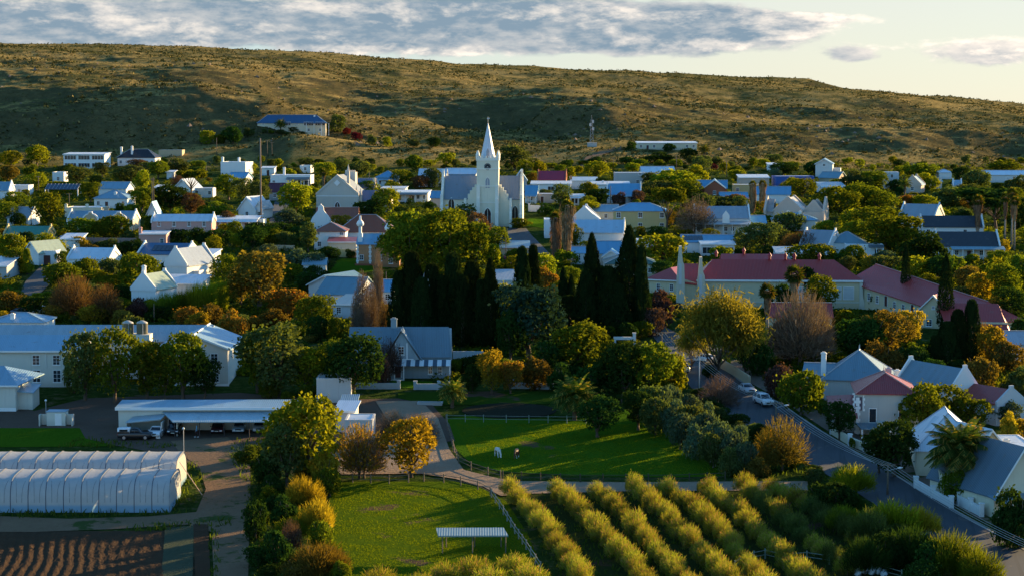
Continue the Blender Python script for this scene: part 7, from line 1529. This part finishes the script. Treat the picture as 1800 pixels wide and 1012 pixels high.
# dark panelled pergola roof in the upper left
p = at(108, 345); r_ = empty('panel_canopy', p, R(-3), 'dark panelled sloping canopy with white end posts', 'canopy'); k = 1/S(p.y); w = 29*k
roofpoly(r_, 'panels', [((-w, 0, 2.3), (w, 0, 2.3), (w, 4, 4.0), (-w, 4, 4.0))], simple('dark_panel', (.03,.045,.075), .3)); 
for i in range(10): MB().tube([(-w+2*w*i/9, -.05, 2.33), (-w+2*w*i/9, 4, 4.05)], .07, 4).build('rib', simple('panel_rib', (.30,.33,.38)), r_)
for x in (-w, w): MB().box(x-.15, x+.15, 0, .3, -.5, 2.25).box(x-.15, x+.15, 3.7, 4.0, -.5, 3.9).build('post', TRIM, r_)
# ---- vehicles
TY = simple('tyre', (.015, .015, .016), .85); RIMM = simple('wheel_rim', (.35, .36, .38), .35, .7); CG = simple('car_glass', (.012, .016, .022), .06, spec=.7)
def paint(name, col): return simple('paint_'+name, col, .28, .1, var=.03, spec=.6)
HL = simple('headlight', (.65, .66, .68), .15); TLt = simple('taillight', (.35, .01, .01), .25); PLATE = simple('number_plate', (.6, .6, .5))
def loft(sections, mat, name, parent, caps=True):      # sections: list of (y, [(x, z), ...])
    mb = MB(); n = len(sections[0][1]); V = [(p[0], y, p[1]) for y, s in sections for p in s]
    F_ = [(i*n+j, i*n+(j+1) % n, (i+1)*n+(j+1) % n, (i+1)*n+j) for i in range(len(sections)-1) for j in range(n)]
    F_ += [tuple(range(n))[::-1], tuple(range((len(sections)-1)*n, len(sections)*n))]
    mb.add(V, F_); o = mb.build(name, mat, parent, True)
    return o
def car(loc, rz, kind, col, label, cat='car', group=None, s=1.0):
    """front of the car faces local -y"""
    root = empty({'sedan':'parked_car','suv':'parked_car','ute':'pickup','pickup':'pickup'}[kind], loc, rz, label, cat, group); m = paint(*col); W = .88
    prof = {'sedan': ([(-2.2,.35,.62),(-2.1,.28,.72),(-1.2,.25,.92),(-.7,.25,.96),(1.3,.25,.98),(2.0,.28,.96),(2.2,.38,.72)], (-.75,-.15,1.0,1.65), 1.42),
            'suv': ([(-2.2,.40,.80),(-2.1,.32,.95),(-1.2,.30,1.08),(-.7,.30,1.10),(1.6,.30,1.10),(2.15,.32,1.05),(2.25,.42,.85)], (-.9,-.25,1.5,2.05), 1.72),
            'ute': ([(-2.5,.45,.85),(-2.4,.36,1.0),(-1.4,.34,1.12),(-.9,.34,1.14),(2.3,.36,1.14),(2.5,.38,1.10),(2.55,.48,1.0)], (-1.05,-.4,2.3,2.5), 1.80),
            'pickup': ([(-2.5,.45,.85),(-2.4,.36,.98),(-1.4,.34,1.08),(-.9,.34,1.10),(.6,.34,1.10),(2.4,.36,1.05),(2.5,.48,.95)], (-1.0,-.4,.45,.7), 1.70)}[kind]
    body, (a, b, c, d), ht = prof
    def sec(zb, zt, w): return [(-w*.96, zb), (w*.96, zb), (w, zb+.15), (w, zt-.12), (w*.93, zt), (-w*.93, zt), (-w, zt-.12), (-w, zb+.15)]
    loft([(y, sec(zb, zt, W*(1 if 0 < i < len(body)-1 else .9))) for i, (y, zb, zt) in enumerate(body)], m, 'body', root)
    zs = body[3][2]-.03
    def cs(z0, z1, w0, w1): return [(-w0, z0), (w0, z0), (w1, z1), (-w1, z1)]
    loft([(a, cs(zs, zs+.02, W*.90, W*.88)), (b, cs(zs, ht-.03, W*.92, W*.74)), ((b+c)/2, cs(zs, ht, W*.92, W*.74)), (c, cs(zs, ht-.03, W*.92, W*.74)), (d, cs(zs, zs+.03, W*.90, W*.86))], CG, 'windows', root)
    loft([(b-.06, cs(ht-.06, ht-.01, W*.76, W*.73)), ((b+c)/2, cs(ht-.05, ht+.04, W*.78, W*.73)), (c+.05, cs(ht-.06, ht-.01, W*.76, W*.73))], m, 'roof', root)
    pl = MB()
    for y0, y1, q in ((a, b, 1), (d, c, 1)):
        for sx in (-1, 1): pl.tube([(sx*W*.90, y0, zs), (sx*W*.76, y1, ht-.04)], .045, 4)
    for sx in (-1, 1): pl.tube([(sx*W*.93, (b+c)/2, zs), (sx*W*.76, (b+c)/2, ht-.04)], .045, 4)
    pl.build('pillars', m, root)
    wy = body[0][0]*.62; wr = .33 if kind == 'sedan' else .38
    for sx in (-1, 1):
        for y in (wy, -wy):
            t = MB().tube([(sx*W*.80, y, wr), (sx*W*1.02, y, wr)], wr, 14).build('tyre', TY, root); MB().tube([(sx*W*1.0, y, wr), (sx*W*1.035, y, wr)], wr*.6, 10).build('rim', RIMM, t)
    yf = body[0][0]; yr = body[-1][0]; zf = body[0][2]-.12
    for sx in (-1, 1):
        MB().box(sx*.62-.17, sx*.62+.17, yf-.02, yf+.15, zf-.06, zf+.1).build('headlight', HL, root); MB().box(sx*.70-.1, sx*.70+.1, yr-.1, yr+.02, body[-1][2]-.22, body[-1][2]+.05).build('taillight', TLt, root)
        MB().box(sx*(W+.02), sx*(W+.20), a+.12, a+.25, zs-.02, zs+.12).build('mirror', m, root) if sx > 0 else MB().box(-(W+.20), -(W+.02), a+.12, a+.25, zs-.02, zs+.12).build('mirror', m, root)
    MB().box(-.42, .42, yf-.025, yf+.02, .55, .72).build('grille', TY, root); MB().box(-.25, .25, yf-.04, yf-.02, .40, .51).box(-.25, .25, yr+.0, yr+.03, .62, .73).build('number_plate', PLATE, root)
    if kind == 'pickup':
        MB().box(-W, -W+.08, .75, 2.5, 1.0, 1.25).box(W-.08, W, .75, 2.5, 1.0, 1.25).box(-W+.08, W-.08, 2.42, 2.5, 1.0, 1.25).build('tray_sides', m, root)
    if s != 1: root.scale = (s, s, s)
    return root
def carat(px, py, rz, kind, col, label, **k): p = at(px, py); return car(p+Vector((0,0,k.pop('z', .05))), R(rz), kind, col, label, **k)
WHp = ('white', (.70,.71,.72)); SIp = ('silver', (.40,.42,.45)); BKp = ('black', (.012,.013,.016)); BLp = ('blue', (.03,.08,.20)); DRp = ('darkred', (.06,.012,.02)); 
carat(1196, 654, -162, 'suv', WHp, 'white hatchback driving away past the golden-edged tree, tail lights toward the viewer', z=.12)
carat(1313, 690, 12, 'sedan', SIp, 'silver car parked behind the white pickup', z=.12, group='cars parked along the road')
carat(1342, 712, 14, 'ute', WHp, 'white double-cab pickup with canopy parked at the kerb', cat='pickup', z=.12, group='cars parked along the road')
carat(1240, 636, -160, 'sedan', WHp, 'white car half hidden beneath the airy golden tree', z=.12, group='cars parked along the road')
CG_ = 'cars under the carport'
carat(307, 762, 2, 'suv', BKp, 'black car in the first carport bay', group=CG_); carat(383, 759, 3, 'sedan', DRp, 'dark maroon car under the carport', group=CG_); carat(421, 758, 2, 'sedan', ('paleblue', (.30,.38,.46)), 'pale blue-grey car under the carport', group=CG_); carat(456, 757, 4, 'sedan', ('greyblue', (.36,.41,.47)), 'grey car at the shaded end of the carport', group=CG_)
carat(275, 766, -2, 'sedan', WHp, 'small white car beside the carport partition', group=CG_)
r_ = carat(238, 772, 92, 'pickup', BKp, 'dark pickup with white canopy parked sideways before the garages', cat='pickup')
mb = MB(); loft([(.72, [(-.84,1.05),(.84,1.05),(.74,1.78),(-.74,1.78)]), (2.5, [(-.84,1.05),(.84,1.05),(.74,1.74),(-.74,1.74)])], paint(*WHp), 'canopy', r_); MB().box(-.86, -.80, 1.0, 2.2, 1.28, 1.6).box(.80, .86, 1.0, 2.2, 1.28, 1.6).build('canopy_window', CG, r_)
carat(38, 553, 80, 'sedan', ('navy', (.02,.035,.07)), 'dark car behind the hipped roof, half hidden by shrubs'); carat(893, 458, -170, 'sedan', ('magenta', (.22,.015,.09)), 'small magenta car on the church street', z=.12); carat(908, 447, -170, 'suv', SIp, 'silver car farther up the church street', z=.12)
carat(77, 552, 85, 'suv', WHp, 'white car between the autumn bushes behind the hostel')
carat(120, 421, 88, 'sedan', SIp, 'silver car by the mauve yard wall')
# ---- horses and the person
from mathutils import noise as mn
def skinned(name, chain, mat, parent=None, sub=2):      # chain: {id: (pos, radius|(rx,ry))}, edges
    nodes, edges = chain; ids = list(nodes); me = bpy.data.meshes.new(name); me.from_pydata([nodes[i][0] for i in ids], [(ids.index(a), ids.index(b)) for a, b in edges], [])
    o = link(bpy.data.objects.new(name, me), parent); md = o.modifiers.new('skin', 'SKIN'); md.use_smooth_shade = True; md.branch_smoothing = .3
    lay = me.skin_vertices[0] if me.skin_vertices else None
    if lay is None:
        bpy.context.view_layer.objects.active = o; o.select_set(True); bpy.ops.mesh.customdata_skin_add(); lay = me.skin_vertices[0]
    for i, k in enumerate(ids):
        r = nodes[k][1]; lay.data[i].radius = r if isinstance(r, tuple) else (r, r); lay.data[i].use_root = (i == 0)
    ms = o.modifiers.new('sub', 'SUBSURF'); ms.levels = sub; ms.render_levels = sub
    dg = bpy.context.evaluated_depsgraph_get(); m2 = bpy.data.meshes.new_from_object(o.evaluated_get(dg)); o.modifiers.clear(); o.data = m2; m2.name = name
    m2.materials.clear()
    for m in (mat if isinstance(mat, (list, tuple)) else [mat]): m2.materials.append(m)
    m2.polygons.foreach_set('use_smooth', [True]*len(m2.polygons)); return o
def horse(px, py, rz, mats, label, mane, sock=None):
    root = empty('horse', at(px, py, .0)+Vector((0,0,.04)), R(rz), label, 'horse'); 
    n = {'pel': ((0,.55,1.22),(.27,.30)), 'mid': ((0,.0,1.15),(.29,.33)), 'wit': ((0,-.55,1.25),(.23,.30)), 'nk': ((0,-.88,1.10),(.14,.20)), 'nk2': ((0,-1.18,.72),(.10,.15)), 'pol': ((0,-1.38,.45),(.09,.13)), 'muz': ((0,-1.50,.12),(.06,.07)), 'rump': ((0,.80,1.12),(.20,.22)), 'tl': ((0,.98,1.0),(.06,.05))}
    e = [('pel','mid'),('mid','wit'),('wit','nk'),('nk','nk2'),('nk2','pol'),('pol','muz'),('pel','rump'),('rump','tl')]
    for s, sx in (('l', -.17), ('r', .17)):
        o1 = .10 if s == 'l' else -.06
        n.update({'st'+s: ((sx,.62,.98),(.13,.18)), 'hk'+s: ((sx,.78+o1*.4,.52),(.06,.08)), 'hf'+s: ((sx,.70+o1,.22),(.045,.05)), 'hh'+s: ((sx,.66+o1,.03),(.06,.065)), 'sh'+s: ((sx,-.55,.92),(.11,.15)), 'kn'+s: ((sx,-.60-o1*.6,.50),(.055,.06)), 'ff'+s: ((sx,-.60-o1,.20),(.042,.045)), 'fh'+s: ((sx,-.64-o1,.03),(.06,.065))})
        e += [('pel','st'+s),('st'+s,'hk'+s),('hk'+s,'hf'+s),('hf'+s,'hh'+s),('wit','sh'+s),('sh'+s,'kn'+s),('kn'+s,'ff'+s),('ff'+s,'fh'+s)]
    b = skinned('body', (n, e), mats, root)
    if len(mats) > 1:
        for p in b.data.polygons: p.material_index = 1 if p.center.z < .27 and p.center.y > -1.0 else 0
    k = skinned('tail', ({'a': ((0,.96,1.05),.05), 'b': ((0,1.06,.80),.07), 'c': ((0,1.05,.42),.05), 'd': ((0,1.03,.25),.02)}, [('a','b'),('b','c'),('c','d')]), mane, root)
    mb = MB(); pts = [((0,-.62,1.50)),((0,-.92,1.28)),((0,-1.22,.90)),((0,-1.42,.62))]
    for i in range(3): a_, b_ = Vector(pts[i]), Vector(pts[i+1]); mb.add([a_+Vector((.03,0,.02)), b_+Vector((.03,0,.02)), b_+Vector((.13,.03,-.14)), a_+Vector((.15,.03,-.18)), a_+Vector((-.03,0,.02)), b_+Vector((-.03,0,.02))], [(0,1,2,3),(4,5,1,0)])
    mb.build('mane', mane, root)
    for sx in (-.06, .06): MB().tube([(sx,-1.36,.56),(sx*1.5,-1.33,.66),(sx*1.6,-1.32,.72)], [.035,.03,.005], 6).build('ear', mats[0], root)
HWm = simple('horse_white', (.62,.60,.56), .7, var=.05); HBm = simple('horse_bay', (.10,.032,.018), .6, var=.15); HDm = simple('horse_dark_hair', (.02,.015,.012), .8)
horse(875, 803, 18, [HWm], 'white horse grazing with lowered head in the upper paddock', simple('horse_pale_hair', (.50,.47,.40)))
horse(908, 805, -12, [HBm, HWm], 'chestnut horse with white stockings grazing in the upper paddock', HDm)
def person():
    p = at(346, 768); root = empty('person', p+Vector((0,0,.06)), R(-70), 'person in light blue hooded top and dark trousers walking before the carport', 'person')
    SK = simple('skin', (.30,.17,.11), .6); TOP = simple('blue_top', (.16,.33,.46), .8); TR = simple('dark_trousers', (.06,.025,.025), .9)
    n = {'p': ((0,0,.92),(.15,.11)), 'c': ((0,-.02,1.28),(.18,.12)), 'n': ((0,-.03,1.46),(.06,.06)), 'h': ((0,-.05,1.60),(.085,.10)), 'h2': ((0,-.04,1.70),(.07,.08))}; e = [('p','c'),('c','n'),('n','h'),('h','h2')]
    for s, sx, st in (('l',-.10,.24),('r',.10,-.22)):
        n.update({'t'+s: ((sx,0,.82),(.095,.10)), 'k'+s: ((sx,-st*.7,.48),(.062,.065)), 'a'+s: ((sx,-st*.9+(.1 if st<0 else 0),.09),(.042,.045)), 'f'+s: ((sx,-st*.9-.14,.04),(.04,.03)), 's'+s: ((sx*1.9,0,1.36),(.06,.065)), 'e'+s: ((sx*2.4,st*.5,1.10),(.045,.045)), 'w'+s: ((sx*2.3,st*.5-.14,.88),(.033,.033)), 'm'+s: ((sx*2.3,st*.5-.20,.80),(.04,.025))})
        e += [('p','t'+s),('t'+s,'k'+s),('k'+s,'a'+s),('a'+s,'f'+s),('c','s'+s),('s'+s,'e'+s),('e'+s,'w'+s),('w'+s,'m'+s)]
        hx, hy, hz_ = n['m'+s][0]
        for i in range(4): n[f'g{s}{i}'] = ((hx+(i-1.5)*.016, hy-.03, hz_-.085+abs(i-1.3)*.008), .008); n[f'q{s}{i}'] = ((hx+(i-1.5)*.016, hy-.01, hz_-.05), .009); e += [('m'+s, f'q{s}{i}'), (f'q{s}{i}', f'g{s}{i}')]
        n['u'+s] = ((hx+.035, hy-.03, hz_-.03), .009); e.append(('m'+s, 'u'+s))
    b = skinned('body', (n, e), [SK, TOP, TR], root, 1)
    for q in b.data.polygons:
        z = q.center.z; x = abs(q.center.x); q.material_index = 2 if z < .93 and x < .22 else (1 if (z > .92 and z < 1.50) else 0)
    MB().tube([(0,-.02,1.48),(0,.0,1.55),(0,.02,1.66),(0,.0,1.76),(0,-.03,1.79)], [.10,.115,.12,.09,.02], 10).build('hood', TOP, root, True)
    MB().tube([(0,-.13,1.64),(0,-.165,1.61),(0,-.13,1.59)], [.008,.018,.008], 5).build('nose', SK, root, True)
    for s_, sx, st in (('l',-.10,.24),('r',.10,-.22)): MB().box(sx-.05, sx+.05, -st*.9-.18, -st*.9+.10, -.02, .07).build('shoe', TRIM, root)
person()
# pile of white feed bags at the bottom edge
def bags():
    for i, (px, py, h) in enumerate(((1508,1012,.9),(1520,1008,1.0),(1532,1010,1.1),(1544,1009,.95),(1553,1014,.8))):
        p = at(px, py); mb = MB(); mb.tube([(0,0,0),(0,0,.15),(.03,0,h*.5),(0,.02,h*.85),(.02,0,h),(.05,0,h+.12)], [.25,.40,.42,.33,.14,.22], 9); mb.v = [(v[0]*(1+.12*math.sin(v[2]*9+i)), v[1]*(1+.10*math.cos(v[0]*9+v[2]*7)), v[2]) for v in mb.v]
        o = mb.build('feed_bag', simple('bag_white', (.50,.58,.62), .6, var=.12, bump=.4), None, True); o.location = p; tag(o, f"bulging white bag by the arena rails, {['leftmost','second from left','middle one','second from right','rightmost'][i]} of five", 'bag', 'white bags by the arena')
bags()
p = at(278, 770); o = MB().box(-.3,.3,-.25,.25,0,.55).box(-.33,.33,-.28,.28,.55,.62).build('storage_box', TRIM); o.location = p; tag(o, 'small white box standing on the dirt before the carport', 'box')
def trough():
    P = at(755, 712); root = empty('trough', P, R(-4), 'low empty stone trough at the drive end', 'trough'); MB().box(-2,2,0,.25,-.2,.45).box(-2,2,1.5,1.75,-.2,.45).box(-2,-1.75,.251,1.499,-.2,.45).box(1.75,2,.251,1.499,-.2,.45).build('rim', GREY, root); MB().box(-1.749,1.749,.252,1.498,-.1,.1).build('bed', simple('dark_bed', (.03,.025,.02)), root)
trough()
# ---------------------------------------------------------------- uncountable garden greenery filling the plots
def greenery():
    rs = np.random.RandomState(12); n = 38000; Y = 218750/(rs.uniform(288, 745, n)-20); px = rs.uniform(-420, 2320, n); X = (px-900)/F*Y; py = 20+218750/Y
    ok = vn(X/9, Y/9)+vn(X/3, Y/3)*.5 > -.16
    for nm, bx, by, w, d, th, _ in LANDMARKS:
        dx, dy = X-bx, Y-by; u = dx*math.cos(th)+dy*math.sin(th); v = -dx*math.sin(th)+dy*math.cos(th); ok &= ~((abs(u) < w/2+.7) & (v < d/2+.7) & (v > -d/2-3.2*np.minimum(1, Y/380)))
    for a, b, c, d in NOGO: ok &= ~((px > a) & (px < b) & (py > c) & (py < d))
    def inside(poly):
        ins = np.zeros(len(X), bool); j = len(poly)-1
        for i in range(len(poly)):
            ins ^= ((poly[i][1] > py) != (poly[j][1] > py)) & (px < (poly[j][0]-poly[i][0])*(py-poly[i][1])/(poly[j][1]-poly[i][1]+1e-9)+poly[i][0]); j = i
        return ins
    ok &= ~inside([(1100,555),(1210,690),(1420,830),(1700,1012),(1900,1012),(1560,790),(1380,690),(1270,610),(1170,555)])
    ok &= ~inside([(-60,655),(600,665),(1060,680),(1180,680),(1400,745),(1400,760),(-60,760)])
    X, Y = X[ok], Y[ok]; n = len(X); k = 26; r = rs.uniform(.4, 1.45, n)
    d = unit(rs.normal(0, 1, (n, k, 3))); d[..., 2] = np.abs(d[..., 2]); c = np.stack([X, Y, .05*Y], -1)[:, None]+d*r[:, None, None]*rs.uniform(.6, 1.1, (n, k, 1))*np.array([1.15, 1.15, 1.0])
    V, Q = cards(c.reshape(-1, 3), d.reshape(-1, 3), .42, 1.2, rs)
    g = np.repeat(rs.uniform(0, 1, n) < .5, k); Vq = V.reshape(-1, 4, 3)
    for nm, sel, fol, lb in (('garden_foliage', g, 'green', 'loose green garden shrubbery filling the plots between houses'), ('garden_undergrowth', ~g, 'weed', 'dark low undergrowth filling the plots between houses')):
        W_ = Vq[sel].reshape(-1, 3); o = link(bpy.data.objects.new(nm, fastmesh(nm, W_, np.arange(len(W_)).reshape(-1, 4), FOL[fol]))); tag(o, lb, kind='stuff')
greenery()
# ---------------------------------------------------------------- labels of the plants, from where they ended up
def label_plants():
    SIZE = ['little', 'small', 'medium', 'large', 'huge']; seen = {}
    for root, kw, cw, rad, h, label, near in PLANTS:
        if label: continue
        x, y = root.location.x, root.location.y; best = None
        for nm, bx, by, w, d, th, _ in LANDMARKS:
            dx, dy = x-bx, y-by; q = math.hypot(max(0, abs(dx)-w/2), max(0, abs(dy)-d/2))
            if best is None or q < best[0]: best = (q, nm, dx, dy, w, d)
        q, nm, dx, dy, w, d = best; sz = SIZE[min(4, int(rad*h/5.5))]
        side = ('in front of' if dy < 0 else 'behind') if abs(dy)/d > abs(dx)/w*.7 else ('to the right of' if dx > 0 else 'to the left of')
        if q > 14: side = 'well '+side
        root['_b'] = f"{sz} {cw} {kw} {side} {nm}"; seen.setdefault(root['_b'], []).append(root)
    ORD = ['first', 'second', 'third', 'fourth', 'fifth', 'sixth', 'seventh', 'eighth', 'ninth', 'tenth', 'eleventh', 'twelfth', 'thirteenth', 'fourteenth', 'fifteenth', 'sixteenth']
    for b, rs in seen.items():
        rs.sort(key=lambda o: o.location.x/max(o.location.y, 1))
        for i, o in enumerate(rs):
            if len(rs) == 1: s = b
            elif len(rs) == 2: s = ('leftmost ' if i == 0 else 'rightmost ')+b
            elif i == len(rs)-1: s = 'rightmost '+b
            else: s = (ORD[i] if i < 16 else f'{i+1}th')+' '+b+' from left'
            
            if len(s.split()) > 16: s = s.replace('well ', '')
            if len(s.split()) > 16: s = s.replace(' from left', '')
            if len(s.split()) > 16: s = s.replace('half hidden', 'hidden')
            o['label'] = s; del o['_b']
def label_orchard():
    rows = {}
    for root, kw, cw, rad, h, label, near in PLANTS:
        if kw == 'orchard tree': rows.setdefault(near, []).append(root)
    R_ = ['leftmost', 'second', 'third', 'fourth', 'fifth', 'sixth', 'seventh', 'rightmost']; O = ['farthest', 'second', 'third', 'fourth', 'fifth', 'sixth', 'seventh', 'eighth', 'ninth', 'tenth', 'eleventh', 'twelfth', 'thirteenth', 'fourteenth', 'fifteenth', 'sixteenth', 'seventeenth', 'eighteenth', 'nineteenth', 'twentieth', 'twenty-first', 'twenty-second', 'twenty-third', 'twenty-fourth', 'twenty-fifth', 'twenty-sixth', 'twenty-seventh', 'twenty-eighth', 'twenty-ninth', 'thirtieth']
    for k, rs in rows.items():
        if k == 9:
            rs.sort(key=lambda o: o.location.x/o.location.y)
            for i, o in enumerate(rs): o['label'] = f"yellowing orchard tree at the meadow's lower edge, {'leftmost' if i == 0 else O[i]} from the autumn hedge"
        else:
            rs.sort(key=lambda o: -o.location.y)
            for i, o in enumerate(rs): o['label'] = f"yellow-green twiggy orchard tree, {O[min(i, 29)]} from the gravel lane in the {R_[k]} row"
label_plants(); label_orchard()
print('plants', len(PLANTS), 'fill', FILL)
